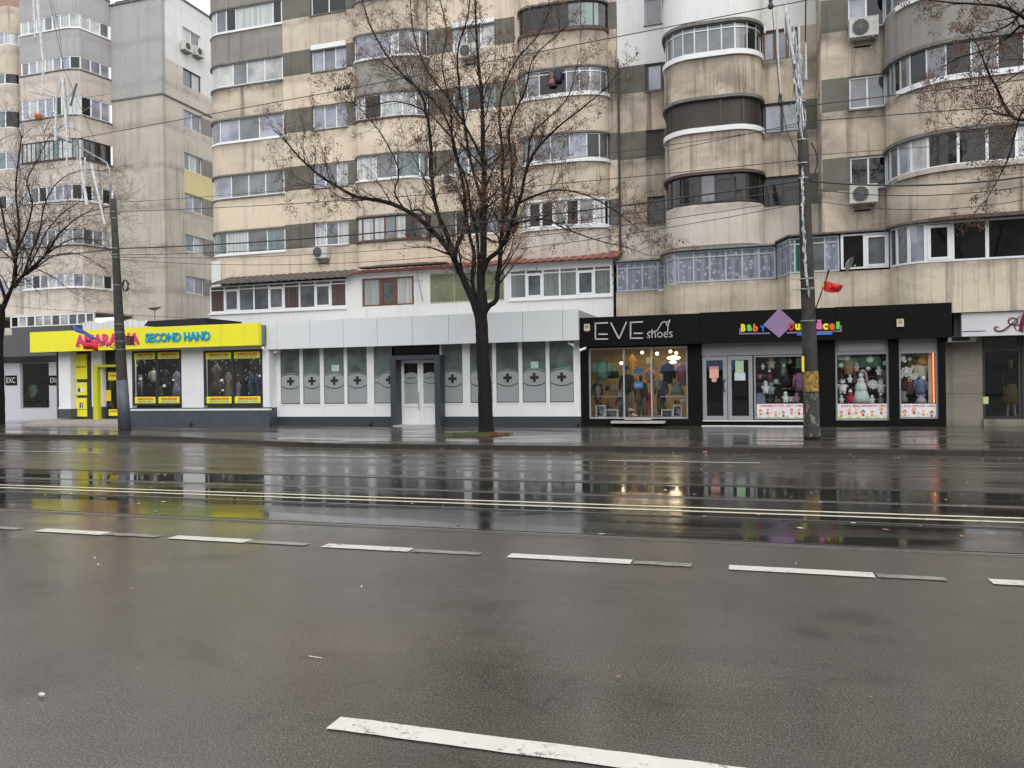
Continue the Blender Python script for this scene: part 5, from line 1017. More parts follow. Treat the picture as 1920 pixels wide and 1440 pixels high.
for k in range(230):
    i = rd.uniform(0, len(ax)-2.01); j = int(i); f_ = i-j; x = ax[j][0]+(ax[j+1][0]-ax[j][0])*f_; y = ax[j][1]+(ax[j+1][1]-ax[j][1])*f_; sp = 5 if y < 80 else 8.5 if y < 200 else 5
    x += rd.gauss(0, sp*.5); l = rd.uniform(12, 45); Y_ = 21.5+rd.uniform(-.16, .16); g.mi = 0 if rd.random() < .62 else 1; a = atY(x, y, Y_); b = atY(x+rd.gauss(1.0, 2), y+l, Y_+rd.uniform(-.06, .06)); c = a.lerp(b, .5)+Vector((rd.gauss(0, .02), rd.gauss(0, .03), 0)); w_ = rd.uniform(.006, .016)
    g.add([a+Vector((-w_, 0, 0)), a+Vector((w_, 0, 0)), c+Vector((w_, .01, 0)), c+Vector((-w_, -.01, 0)), b+Vector((w_*.6, 0, 0)), b+Vector((-w_*.6, 0, 0))], [(0, 1, 2, 3), (3, 2, 4, 5)])
tag(g.build('tinsel_bundle', [TINSEL, mat('dull_silver_tinsel', (.20, .21, .22), .3, .3, metal=.6)], loc=atY(1474, 20, 21.5)), 'big shaggy silver tinsel bundle lashed to the top of the right pole', 'decoration')
g = MB()
for x0, y0, x1, y1, n in ((1507, 318, 1507, 400, 60), (1507, 400, 1512, 500, 70), (1512, 500, 1519, 553, 40)):
    for k in range(n):
        f_ = k/n; c = atY(x0+(x1-x0)*f_-2+rd.gauss(0, 1.2), y0+(y1-y0)*f_, 21.45+rd.uniform(-.03, .03)); a = rd.uniform(-.6, .6); l = rd.uniform(.04, .10); g.mi = rd.choice((0, 0, 1)); v = Vector((math.sin(a)*l*.4, 0, l)); g.add([c-v, c-v*.2+Vector((.018, 0, 0)), c+v, c-v*.2-Vector((.018, 0, 0))], [(0, 1, 2, 3)])
tag(g.build('tinsel_garland', [TINSEL, MATS['dull_silver_tinsel']], loc=atY(1507, 318, 21.45)), 'thin white frosted garland running down the middle of the right pole', 'decoration')
# star decoration over the left pole
YS = 23.0
def rod(par, a, b, r, m, g): g.tube([atY(*a, YS+R.uniform(-.25, .25)), atY(*b, YS+R.uniform(-.25, .25))], r, 5)
st = thing('star_decoration', 'large wire and stick star ornament hanging over the left pole', 'decoration', tuple(atY(120, 200, YS)))
g = MB(); s5 = lambda x, y: (x*.19444, 140+y*.19444)
for a, b, r in ((s5(270, 65), s5(530, 185), .014), (s5(270, 65), s5(520, 330), .014), (s5(270, 165), s5(535, 218), .013), (s5(290, 195), s5(480, 330), .012), (s5(740, 80), s5(680, 300), .045), (s5(740, 80), s5(660, 250), .014), (s5(1050, 185), s5(760, 230), .012), (s5(980, 240), s5(790, 360), .012),
   (s5(620, 30), s5(680, 640), .025), (s5(520, 360), s5(420, 560), .02), (s5(420, 605), s5(630, 480), .013), (s5(420, 560), s5(600, 400), .012), (s5(720, 510), s5(915, 630), .012), (s5(790, 390), s5(915, 630), .012), (s5(650, 30), s5(700, 120), .01), (s5(590, 50), s5(570, 190), .012), (s5(700, 330), s5(720, 545), .014)): rod(st, a, b, r, METG, g)
g.build('star_rods', METG, st)
for a, b, r0, r1, lab in ((s5(600, 0), s5(650, 640), .05, .045, 'tallest white stick down the middle of the star ornament'), (s5(545, 110), s5(535, 640), .03, .05, 'thick white stick left of the star middle'), (s5(415, 0), s5(415, 185), .045, .035, 'white stick hanging above the star ornament left arm'), (s5(645, 620), s5(645, 890), .03, .03, 'lower white stick below the star middle'),
    (s5(770, 790), s5(840, 1260), .03, .06, 'white icicle stick below the star, left of the lamp arm'), (s5(880, 860), s5(1010, 1440), .05, .035, 'long white icicle stick slanting down towards the left pole top'), (s5(745, 690), s5(745, 1050), .02, .015, 'faint thin white stick under the star'), (s5(820, 800), s5(820, 1040), .035, .02, 'short white stick under the star beside the thin one'),
    ((63, -5), (66, 72), .045, .035, 'white stick at the very top left of the photo'), ((70, -5), (80, 110), .06, .04, 'second white stick at the top left slanting down'), ((81, 100), (81, 175), .04, .03, 'lower white stick continuing under the top left sticks')):
    q = [atY(*a, YS-.1), atY(*b, YS-.1)]; g = MB(); g.tube(q, [r0, r1], 7); tag(g.build('icicle_decoration', TINSEL, loc=q[0]), lab, 'decoration', 'white plastic icicles of the street decorations')
g = MB()
for k in range(60): c = atY(145+R.gauss(0, 3), 190+k*1.2, YS+R.uniform(-.1, .1)); v = Vector((R.uniform(-.08, .08), R.uniform(-.05, .05), R.uniform(-.03, .03))); g.tube([c-v, c+v], .006, 4)
g.build('tinsel_fringe', TINSEL, st)
# ------------------------------------------------------------------ wires
def wire(lab, pts, r=.012, sag=0., name='overhead_wire'):
    q = []
    P_ = [atY(x, y, Y) for x, y, Y in pts]
    for a, b in zip(P_, P_[1:]):
        for k in range(12): t = k/12; q.append(a.lerp(b, t)-Vector((0, 0, sag*4*t*(1-t))))
    q.append(P_[-1]); g = MB(); g.tube(q, r, 5); o = tag(g.build(name, CABLE, loc=q[0]), lab, 'wire', 'overhead wires'); return q
W1 = wire('long wire rising right above the shops on which the small birds sit', [(145, 260, 22.6), (640, 169, 21.7), (1510, 1, 21.0), (1700, -40, 20.8)], .013)
wire('upper of the wires leaving the left pole top towards the tree', [(-200, 360, 24), (216, 380, 23.5), (1502, 236, 21.7)], .009, .25); wire('wire leaving the left pole just under its top', [(-200, 425, 24), (217, 397, 23.5), (1500, 300, 21.7)], .011, .2)
wire('thick cable bundle between the two poles', [(-200, 470, 24), (220, 466, 23.5), (1508, 338, 21.7), (2100, 300, 21)], .022, .32); wire('thin cable just under the thick bundle', [(220, 478, 23.5), (1508, 352, 21.7), (2100, 312, 21)], .012, .40); wire('second thin cable under the thick bundle', [(221, 482, 23.5), (1509, 372, 21.7), (2100, 330, 21)], .009, .5)
wire('lowest slack cable between the two poles', [(221, 486, 23.5), (1509, 380, 21.7)], .009, .75); wire('faint wire low across the left apartment block', [(-100, 560, 24), (60, 578, 24), (233, 590, 23.6), (420, 600, 23.5)], .008, 0)
wire('wire from the right pole top to the upper right', [(1500, 200, 21.7), (1920, 149, 20.9), (2100, 125, 20.6)], .013); wire('second wire from the right pole to the right', [(1508, 228, 21.7), (1920, 197, 20.9), (2100, 183, 20.6)], .013); wire('thin wire right of the right pole over the air conditioner', [(1510, 292, 21.7), (1920, 262, 20.9), (2100, 250, 20.6)], .008)
wire('diagonal wire from the tree top to the right pole', [(1190, 296, 22), (1430, 245, 21.8), (1500, 231, 21.7)], .009); wire('vertical wire through the insulators left of the right pole', [(1447, 8, 21.3), (1462, 180, 21.4), (1474, 240, 21.5), (1505, 320, 21.7)], .010); wire('nearly vertical guy wire just right of the right pole top', [(1540, 60, 21.5), (1528, 190, 21.6), (1533, 290, 21.7)], .007); wire('thick vertical hanger above the right pole', [(1511, -20, 21.2), (1510, 78, 21.3)], .02)
wire('thin wire from the star ornament down to the left pole', [(92, -5, 22.8), (120, 130, 23), (178, 262, 23.2), (200, 440, 23.4)], .009); wire('wire hanging from the sky down to the star ornament', [(96, -5, 22.9), (112, 60, 23), (118, 130, 23)], .008)
for px_, py_, lab in ((1445, 6, 'upper black insulator on the vertical wire at the top edge'), (1463, 187, 'lower black insulator on the vertical wire before the blue window')):
    p = atY(px_, py_, 21.4); g = MB(); g.ball(p+Vector((0, 0, .08)), .05, .05, .09); g.ball(p-Vector((0, 0, .08)), .08, .06, .08); g.ball(p, .045, .045, .16); tag(g.build('wire_insulator', CABLE, smooth=True, loc=p), lab, 'insulator', 'insulators on the vertical wire')
for k, (px_, nm) in enumerate(((628, 'leftmost'), (633, 'second from the left'), (638, 'third from the left'), (645, 'fourth from the left'), (650, 'fifth from the left'), (654, 'rightmost'))):
    x = atY(px_, 168, 21.7).x; q = min(range(len(W1)-1), key=lambda i: abs(W1[i].x-x)); a, b = W1[q], W1[q+1] if W1[q].x < x else W1[q-1]; z = a.z+(b.z-a.z)*((x-a.x)/(b.x-a.x)) if abs(b.x-a.x) > 1e-6 else a.z; y = a.y
    t = thing('bird', nm+' of the six small dark birds perched on the long wire', 'bird', (x, y, z+.01), 'small birds on the wire'); g = MB(); g.loft((x, y, z+.005), [(0, .012, .012, -.01), (.02, .035, .032, 0), (.055, .038, .035, .005), (.085, .022, .022, .012), (.10, .022, .022, .018), (.118, .02, .019, .02), (.13, .006, .006, .022)], 10); g.build('body', BIRD, t, smooth=True)
    g = MB(); g.add([(x-.01, y, z+.03), (x-.025, y, z+.015), (x-.045, y, z-.055), (x-.03, y, z-.055)], [(0, 1, 2, 3)]); g.build('tail', BIRD, t); g = MB(); g.tube([(x+.04, y, z+.115), (x+.062, y, z+.112)], [.006, .001], 4); g.build('beak', BIRD, t)
# flags
def flag(lab, base, tip, Y, cloths):
    a, b = atY(*base, Y), atY(*tip, Y-.35); t = thing('flag', lab, 'flag', tuple(a)); g = MB(); g.tube([a, b], [.018, .012], 6); g.build('flagpole', CABLE, t)
    for m_, poly in cloths:
        q = [atY(x, y, Y-.2+.07*math.sin(i*1.7)) for i, (x, y) in enumerate(poly)]; c = sum(q, Vector())/len(q)+Vector((0, -.12, 0)); g = MB(); n = len(q); vs = [c]; fs = []
        for k in range(3):
            for i, p in enumerate(q): f_ = (k+1)/3; vs.append(c.lerp(p, f_)+Vector((0, .05*math.sin(i*2.3+k*1.9), 0)))
        for i in range(n): fs.append((0, 1+i, 1+(i+1) % n))
        for k in range(2):
            for i in range(n): fs.append((1+k*n+i, 1+(k+1)*n+i, 1+(k+1)*n+(i+1) % n, 1+k*n+(i+1) % n))
        vs2 = [v+Vector((0, .012, 0)) for v in vs]; g.add(vs, fs); g.add(vs2, fs); g.build('flag_cloth', m_, t, smooth=True)
Z3 = lambda x, y: (x/4.8, 580+y/4.8)
flag('furled blue and red flag leaning out from the left pole over the yellow fascia', (221, 658), (136, 609), 23.3, [(BLUEC, [Z3(*p) for p in ((655, 138), (760, 190), (850, 255), (890, 275), (840, 272), (760, 228), (680, 200))]), (RED, [Z3(*p) for p in ((730, 285), (790, 298), (885, 300), (890, 340), (880, 385), (850, 362), (760, 362), (738, 330))])])
Z10 = lambda x, y: (1440+x/4, 300+y/4)
flag('dark red flag with black tip leaning out right of the right pole', (1521, 602), (1555, 507), 21.6, [(RED, [Z10(*p) for p in ((425, 905), (460, 912), (500, 925), (560, 940), (555, 965), (530, 992), (470, 996), (430, 985), (402, 955))]), (mat('dark_cloth', (.01, .01, .02), .8), [Z10(*p) for p in ((462, 818), (450, 870), (430, 905), (438, 870), (448, 825))]), (YELC, [Z10(*p) for p in ((425, 905), (432, 912), (405, 990), (398, 975))])])
# air conditioners, dishes
for a in ((1617, 60, 29.2, 'cream air conditioner under the top right window beside the round balcony', 1.15), (1617, 368, 29.2, 'cream air conditioner under the lowest window left of the big round balcony', 1.1), (607, 475, 32.6, 'beige air conditioner under the window above the red-curtained veranda', 1.0), (881, 101, 32.6, 'white air conditioner behind the tree crown near the top', 1.0), (848, 340, 32.6, 'dark grimed air conditioner half hidden behind the middle of the tree', .9)): ac_unit(*a)
ac_unit(28, 229, 41.0, 'pale air conditioner at the far left edge beside a round balcony', 1.2)
for i, (px_, py_, lab) in enumerate(((345, 89, 'left of the two air conditioners under the top side window of the left block'), (367, 99, 'right of the two air conditioners under the top side window of the left block'))):
    c = atX(px_, py_, XA); t = thing('air_conditioner', lab, 'air conditioner', tuple(c), 'air conditioner units on the facades'); g = MB(); g.box(XA+.08, XA+.4, c.y-.42, c.y+.42, c.z-.3, c.z+.3); g.build('casing', MATS['ac_casing'], t)
    g = MB(); pts = [(XA+.41, c.y-.08+.22*math.cos(a), c.z+.22*math.sin(a)) for a in [k*.3927 for k in range(16)]]; g.add(pts, [tuple(range(16))]); g.build('fan_grille', MATS['ac_fan_dark'], t); g = MB(); g.box(XA+.002, XA+.4, c.y-.3, c.y-.26, c.z-.36, c.z-.301); g.box(XA+.002, XA+.4, c.y+.26, c.y+.3, c.z-.36, c.z-.301); g.box(XA+.002, XA+.04, c.y-.3, c.y+.3, c.z-.40, c.z-.355); g.build('bracket', METG, t)
def dish(px_, py_, Y, r, lab, tilt):
    c = atY(px_, py_, Y); t = thing('satellite_dish', lab, 'satellite dish', tuple(c)); g = MB(); n = 18; vs = []; fs = []; d = Vector(tilt).normalized(); u = d.orthogonal().normalized(); v = d.cross(u)
    for k in range(5):
        rr_ = r*k/4
        for i in range(n): a = 2*math.pi*i/n; vs.append(c+(u*math.cos(a)+v*math.sin(a))*rr_+d*(rr_*rr_/r*.45))
    for k in range(4):
        for i in range(n): fs.append((k*n+i, k*n+(i+1) % n, (k+1)*n+(i+1) % n, (k+1)*n+i))
    g.add(vs, fs); g.build('reflector', mat('grey_beige_dish', (.26, .25, .23), .6), t, smooth=True); g = MB(); g.tube([c-v*r, c+d*r*1.1], .012, 5); g.ball(c+d*r*1.1, .04); g.build('feed_arm', METG, t); g = MB(); g.tube([c, c-Vector((0, 0, .45))], .02, 6); g.build('mount', METG, t)
dish(290, 582, 27.8, .30, 'beige dish pointing up above the yellow fascia behind the left pole', (0, -.15, 1)); dish(1587, 493, 28.0, .26, 'grey dish on the wall just right of the right pole', (1.0, -.35, -.5))
# television antenna bracket
g = MB(); q = [atY(*p, 31.2) for p in ((780, 505), (793, 566))]; g.tube(q, .02, 5); q = [atY(*p, 31.2) for p in ((776, 525), (791, 525))]; g.tube(q, .015, 5); g.tube([v-Vector((0, 0, .06)) for v in q], .015, 5); tag(g.build('antenna_bracket', METG, loc=q[0]), 'slanting metal bracket on the white wall beside the brown window', 'bracket')
# cameras
for px_, py_, lab, Y, d in ((1071, 645, 'white security camera at the right end of the clinic, under its fascia', 27.3, -1), (1092, 655, 'lower white security camera on the corner of the black shop front', 27.2, 1), (520, 659, 'white security camera where the clinic meets the yellow sign', 27.3, 1), (494, 653, 'white security camera under the right end of the yellow fascia', 26.9, -1)):
    c = atY(px_, py_, Y); t = thing('security_camera', lab, 'security camera', tuple(c)); g = MB(); g.tube([c+Vector((.1*d, .05, .04)), c+Vector((-.1*d, -.1, -.05))], .045, 8); g.build('housing', WHSILL, t); g = MB(); g.tube([c+Vector((.05*d, .03, .03)), c+Vector((.12*d, .3, .12))], .02, 6); g.build('bracket', WHSILL, t)
for px_, lab in ((357, 'black drain spout low on the slate plinth under the first yellow stickered window'), (510, 'black drain spout at the right end of the slate plinth'), (695, 'black drain spout left of the clinic portal'), (1084, 'black drain spout at the right end of the clinic plinth')):
    c = atY(px_, 796, 27.05 if px_ < 520 else 27.6); c.z = .17; g = MB(); g.tube([c+Vector((0, .15, .06)), c+Vector((0, .02, .03)), c+Vector((.0, -.06, -.03))], .04, 8); tag(g.build('drain_spout', CABLE, loc=c), lab, 'drain spout')
p = atZ(114, 797, .13); t = thing('pigeon', 'dark pigeon standing on the pavement before the shop step at the left', 'bird', tuple(p)); g = MB(); g.loft(p, [(.02, .02, .02, -.03), (.05, .09, .05, -.02), (.10, .11, .055, 0), (.14, .07, .045, .04), (.18, .035, .03, .08), (.21, .035, .03, .09), (.235, .012, .012, .10)], 10); g.build('body', BIRD, t, smooth=True)
g = MB(); g.tube([p+Vector((-.02, .02, .05)), p+Vector((-.02, .02, 0))], .006, 4); g.tube([p+Vector((.01, -.02, .05)), p+Vector((.01, -.02, 0))], .006, 4); g.build('legs', RED, t); g = MB(); g.add([p+Vector((-.08, .03, .09)), p+Vector((-.08, -.03, .09)), p+Vector((-.2, -.03, .05)), p+Vector((-.2, .03, .05))], [(0, 1, 2, 3)]); g.build('tail', BIRD, t)
# ------------------------------------------------------------------ goods in the shop windows
def cm(name, col, r=.75, **k): return mat(name, col, r, .18, scale=9, **k)
def garment(px_, py_, Y, w_, h_, m, lab, kind='jacket', name=None, cat='garment', grp=None, hang=True):
    """a top with sleeves / trousers / dress as one folded cloth body"""
    c = atY(px_, py_, Y); g = MB(); zt = c.z+h_/2; x = c.x
    if kind in ('jacket', 'shirt'):
        g.loft((x, Y, zt-h_), [(0, w_*.33, .09, 0), (h_*.25, w_*.34, .10, .01), (h_*.6, w_*.33, .11, 0), (h_*.85, w_*.36, .09, 0), (h_*.95, w_*.2, .07, 0), (h_, w_*.10, .05, 0)], 12)
        for s in (-1, 1): g.tube([(x+s*w_*.30, Y, zt-h_*.12), (x+s*w_*.43, Y-.03, zt-h_*.4), (x+s*w_*.46, Y-.05, zt-h_*.75)], [w_*.12, w_*.10, w_*.075], 8)
    elif kind == 'trousers':
        g.loft((x, Y, zt-h_*.3), [(0, w_*.42, .10, 0), (h_*.15, w_*.4, .10, 0), (h_*.3, w_*.32, .08, 0)], 12)
        for s in (-1, 1): g.tube([(x+s*w_*.2, Y, zt-h_*.28), (x+s*w_*.25, Y-.02, zt-h_*.6), (x+s*w_*.3, Y, zt-h_)], [w_*.22, w_*.19, w_*.15], 8)
    elif kind == 'dress':
        g.loft((x, Y, zt-h_), [(0, w_*.5, .16, 0), (h_*.3, w_*.4, .13, .01), (h_*.6, w_*.24, .10, 0), (h_*.8, w_*.32, .10, 0), (h_*.93, w_*.25, .07, 0), (h_, w_*.08, .05, 0)], 12)
        for s in (-1, 1): g.tube([(x+s*w_*.26, Y, zt-h_*.12), (x+s*w_*.36, Y-.03, zt-h_*.35)], [w_*.1, w_*.08], 8)
    if hang and kind != 'trousers': g.tube([(x, Y, zt-.01), (x, Y, zt+.05), (x+.02, Y, zt+.09)], .008, 5)
    return tag(g.build(name or kind, m, smooth=True, loc=(x, Y, zt-h_)), lab, cat, grp)
def mannequin(px_, zfoot, Y, ht, skin, top, bottom, lab, skirt=False, pose=0., hat=None):
    c = atY(px_, 740, Y); x = c.x; t = thing('mannequin', lab, 'mannequin', (x, Y, zfoot)); g = MB(); k = ht/1.78
    g.loft((x, Y, zfoot), [(.84*k, .155*k, .10*k, 0), (1.0*k, .13*k, .09*k, 0), (1.12*k, .115*k, .085*k, 0), (1.3*k, .16*k, .10*k, 0), (1.42*k, .18*k, .09*k, 0), (1.48*k, .10*k, .06*k, 0), (1.53*k, .05*k, .05*k, 0), (1.58*k, .05*k, .055*k, 0), (1.64*k, .075*k, .09*k, 0), (1.71*k, .075*k, .09*k, 0), (1.78*k, .03*k, .04*k, 0)], 12)
    for s in (-1, 1):
        g.tube([(x+s*.08*k, Y, zfoot+.88*k), (x+s*(.09+pose)*k, Y-.03, zfoot+.5*k), (x+s*(.10+pose)*k, Y, zfoot+.08*k), (x+s*(.11+pose)*k, Y-.12*k, zfoot+.02)], [.09*k, .06*k, .038*k, .03*k], 8)
        g.tube([(x+s*.17*k, Y, zfoot+1.42*k), (x+s*.24*k, Y-.02, zfoot+1.12*k), (x+s*.22*k, Y-.12*k, zfoot+.86*k)], [.05*k, .04*k, .028*k], 8)
    g.build('body', skin, t, smooth=True)
    if top:
        g = MB(); g.loft((x, Y, zfoot), [(.82*k, .18*k, .125*k, 0), (1.0*k, .16*k, .12*k, 0), (1.3*k, .185*k, .125*k, 0), (1.43*k, .20*k, .11*k, 0), (1.5*k, .09*k, .075*k, 0)], 12)
        for s in (-1, 1): g.tube([(x+s*.17*k, Y, zfoot+1.43*k), (x+s*.25*k, Y-.02, zfoot+1.14*k), (x+s*.23*k, Y-.11*k, zfoot+.92*k)], [.068*k, .058*k, .045*k], 8)
        g.build('top', top, t, smooth=True)
    if bottom:
        g = MB()
        if skirt: g.loft((x, Y, zfoot), [(.42*k, .27*k, .2*k, 0), (.7*k, .22*k, .17*k, 0), (1.02*k, .15*k, .12*k, 0)], 14)
        else:
            g.loft((x, Y, zfoot), [(.8*k, .175*k, .12*k, 0), (1.02*k, .145*k, .115*k, 0)], 12)
            for s in (-1, 1): g.tube([(x+s*.085*k, Y, zfoot+.86*k), (x+s*(.095+pose)*k, Y-.02, zfoot+.45*k), (x+s*(.105+pose)*k, Y, zfoot+.1*k)], [.105*k, .085*k, .075*k], 8)
        g.build('skirt' if skirt else 'trousers', bottom, t, smooth=True)
    if hat: g = MB(); g.loft((x, Y, zfoot+1.66*k), [(0, .13, .14, 0), (.02, .09, .10, 0), (.12, .08, .09, 0), (.15, .03, .03, 0)], 12); g.build('hat', hat, t, smooth=True)
    return t
def bag(px_, py_, Y, w_, h_, m, lab):
    c = atY(px_, py_, Y); t = thing('handbag', lab, 'handbag', (c.x, Y, c.z-h_/2), 'handbags in the shoe shop window'); g = MB(); g.loft((c.x, Y, c.z-h_/2), [(0, w_*.5, .07, 0), (h_*.4, w_*.48, .08, 0), (h_*.75, w_*.4, .06, 0), (h_*.8, w_*.36, .03, 0)], 12); g.build('body', m, t, smooth=True)
    g = MB(); g.tube([(c.x+w_*.3*math.cos(a), Y, c.z+h_*.28+h_*.45*math.sin(a)) for a in [math.pi*i/10 for i in range(11)]], .012, 5); g.build('handle', m, t)
def shoe(px_, py_, Y, m, lab, L=.24, boot=0):
    c = atY(px_, py_, Y); x, z = c.x, c.z; g = MB(); g.loft((x, Y, z), [(0, L*.5, .045, 0), (.03, L*.5, .045, 0), (.055, L*.38, .04, -.03), (.09, L*.2, .035, -.06), (.10+boot, L*.19, .035, -.06)], 12); g.box(x-L*.48, x-L*.28, Y-.03, Y+.03, z-.03, z)
    tag(g.build('boot' if boot else 'shoe', m, smooth=True, loc=(x, Y, z)), lab, 'shoe', 'shoes in the lit shop window')
def bulb(px_, py_, Y, r, lab, e=(1, .82, .5), s=9, cat='lamp', nm='ceiling_lamp', rx=None):
    c = atY(px_, py_, Y); t = thing(nm, lab, cat, tuple(c), 'lamps lit inside the shoe shop'); g = MB(); g.ball(c, rx or r, rx or r, r); g.build('lamp_glass', mat(nm+'_glow_%d' % s, (.9, .8, .6), emit=e, es=s*.6), t, smooth=True); g = MB(); g.tube([c+Vector((0, 0, r)), Vector((c.x, c.y, c.z+r+.12))], .02, 5); g.build('lamp_stem', CABLE, t)
BLK = cm('black_fabric', (.012, .012, .014)); GRNJ = cm('green_satin', (.10, .17, .13), .4); TAUPE = cm('taupe_fabric', (.16, .13, .10)); NAVY = cm('navy_fabric', (.03, .035, .07)); PINKF = cm('pink_fabric', (.42, .20, .26)); GREYF = cm('grey_fabric', (.18, .18, .19)); OLV = cm('dark_olive_fabric', (.06, .065, .05)); REDF = cm('crimson_fabric', (.48, .02, .05)); CREAMF = cm('cream_fabric', (.55, .48, .38)); ORF = cm('orange_fabric', (.50, .26, .06)); MAROON = cm('maroon_fabric', (.12, .02, .03)); BROWNF = cm('brown_fabric', (.14, .08, .05)); SKINM = cm('mannequin_plastic', (.5, .38, .30), .4); WHF = cm('white_fluff', (.78, .78, .76), .9)
zE = ez0+.03
garment(1128, 694, 28.15, .62, .78, GRNJ, 'green satin jacket hanging high at the left of the shoe shop window')
garment(1120, 733, 28.2, .42, .6, BLK, 'black open jacket below the green satin jacket'); garment(1121, 735, 28.05, .2, .5, TAUPE, 'taupe top inside the black open jacket', 'shirt')
bag(1152, 700, 28.5, .36, .36, BLK, 'large round black handbag right of the green satin jacket'); bag(1150, 728, 28.3, .32, .28, TAUPE, 'taupe handbag on the left glass shelf'); bag(1140, 727, 28.4, .22, .22, BLK, 'small black handbag beside the taupe handbag'); bag(1140, 704, 28.6, .2, .22, NAVY, 'small navy handbag under the shoulder of the green jacket')
mannequin(1176, zE, 28.9, 1.85, SKINM, BLK, GREYF, 'mannequin in black coat and grey trousers left of the window middle', hat=BLK); mannequin(1202, zE, 28.5, 1.5, BLK, BLK, OLV, 'mannequin dressed all in black in the middle of the lit window'); mannequin(1240, zE, 28.5, 1.55, SKINM, NAVY, OLV, 'mannequin with navy top and dark olive trousers right of the middle')
garment(1252, 700, 28.6, .5, .75, BLK, 'black padded jacket hanging right of the middle of the lit window'); garment(1219, 704, 29.2, .34, .55, PINKF, 'pink blouse hanging deep in the lit window'); garment(1216, 757, 28.8, .22, .85, REDF, 'crimson trousers hanging beside the all-black mannequin', 'trousers'); garment(1278, 702, 29.0, .5, .8, PINKF, 'dusty pink coat hanging at the right side of the lit window'); garment(1232, 722, 28.35, .35, .4, TAUPE, 'patterned taupe top on the mannequin row', 'shirt'); garment(1270, 727, 28.5, .5, .5, cm('striped_grey_fabric', (.14, .14, .16)), 'grey striped skirt on the right rack', 'dress'); garment(1161, 748, 28.5, .34, .5, GREYF, 'grey and white patterned skirt over the left boxes', 'dress'); garment(1186, 690, 29.4, .3, 1.0, ORF, 'orange scarf and coat deep behind the black coat', 'dress'); garment(1196, 735, 28.45, .3, .75, BROWNF, 'brown coat beside the grey trousers', 'dress'); garment(1169, 770, 28.3, .35, .4, NAVY, 'navy trousers folded over beside the left boxes', 'trousers')
WBX = mat('white_display_box', (.62, .62, .6), .5)
def openbox(px0, py0, px1, py1, Y, lab):
    x0, x1, z0, z1 = RC(px0, py0, px1, py1, Y); g = MB(); t = .025; g.box(x0, x1, Y, Y+.3, z0, z0+t); g.box(x0, x1, Y, Y+.3, z1-t, z1); g.box(x0, x0+t, Y, Y+.3, z0+t, z1-t); g.box(x1-t, x1, Y, Y+.3, z0+t, z1-t); g.box(x0+t, x1-t, Y+.28, Y+.3, z0+t, z1-t)
    tag(g.build('display_box', WBX, loc=(x0, Y, z0)), lab, 'display box', 'white open display boxes')
openbox(1117, 760, 1134, 783, 28.0, 'tall white open display box at the left of the lit window'); openbox(1135, 768, 1158, 783, 28.0, 'low white open display box second from the left in the lit window'); openbox(1240, 768, 1261, 783, 28.0, 'low white open display box third from the left in the lit window'); openbox(1262, 760, 1278, 783, 28.0, 'tall white open display box at the right of the lit window')
for a in ((1125, 779, 28.1, BLK, 'black heeled boot inside the tall left display box', .2, .12), (1141, 781, 28.1, BLK, 'black shoe at the left inside the low left display box', .2, 0), (1151, 781, 28.1, BROWNF, 'brown shoe at the right inside the low left display box', .2, 0), (1246, 781, 28.1, BLK, 'black shoe at the left inside the low right display box', .2, 0), (1256, 781, 28.1, NAVY, 'navy shoe at the right inside the low right display box', .2, 0), (1269, 779, 28.1, BLK, 'black ankle boot inside the tall right display box', .2, .12),
    (1123, 757, 28.1, BLK, 'black shoe standing on the tall left display box', .26, .05), (1143, 765, 28.1, BLK, 'black boot standing on the low left display box', .22, .12), (1190, 780, 28.1, CREAMF, 'cream shoe on the window floor left of the middle', .2, 0), (1184, 770, 28.3, CREAMF, 'cream sneaker above the cream floor shoe', .22, 0), (1232, 775, 28.2, GREYF, 'grey shoe on the floor left of the right boxes', .2, .04), (1282, 752, 28.2, WHF, 'white sneaker on the right box', .22, 0), (1270, 756, 28.2, BLK, 'black shoe on the right tall box', .2, 0), (1250, 763, 28.3, BROWNF, 'brown boot on the low right box', .2, .1)): shoe(*a)
for x0, x1, y, lab in ((1110, 1172, 743, 'left glass shelf in the lit window'), (1240, 1287, 743, 'right glass shelf in the lit window')):
    X0, X1 = X_(x0, y, 28.2), X_(x1, y, 28.2); z = Z_((x0+x1)/2, y, 28.2); g = MB(); g.box(X0, X1, 28.0, 28.4, z-.02, z); tag(g.build('shelf', ALU, loc=(X0, 28, z)), lab, 'shelf')
for x, y, lab in ((1204, 661, 'left round spot lamp of the shoe shop'), (1232, 663, 'second round spot lamp of the shoe shop'), (1257, 659, 'third round spot lamp of the shoe shop'), (1268, 662, 'right round spot lamp of the shoe shop'), (1165, 681, 'warm spot lamp behind the black hat')): bulb(x, y, 29.0, .055, lab, s=9)
bulb(1263, 671, 29.3, .07, 'wide oval ceiling lamp of the shoe shop', rx=.24); bulb(1262, 679, 29.8, .05, 'small oval ceiling lamp below the wide one', rx=.13)
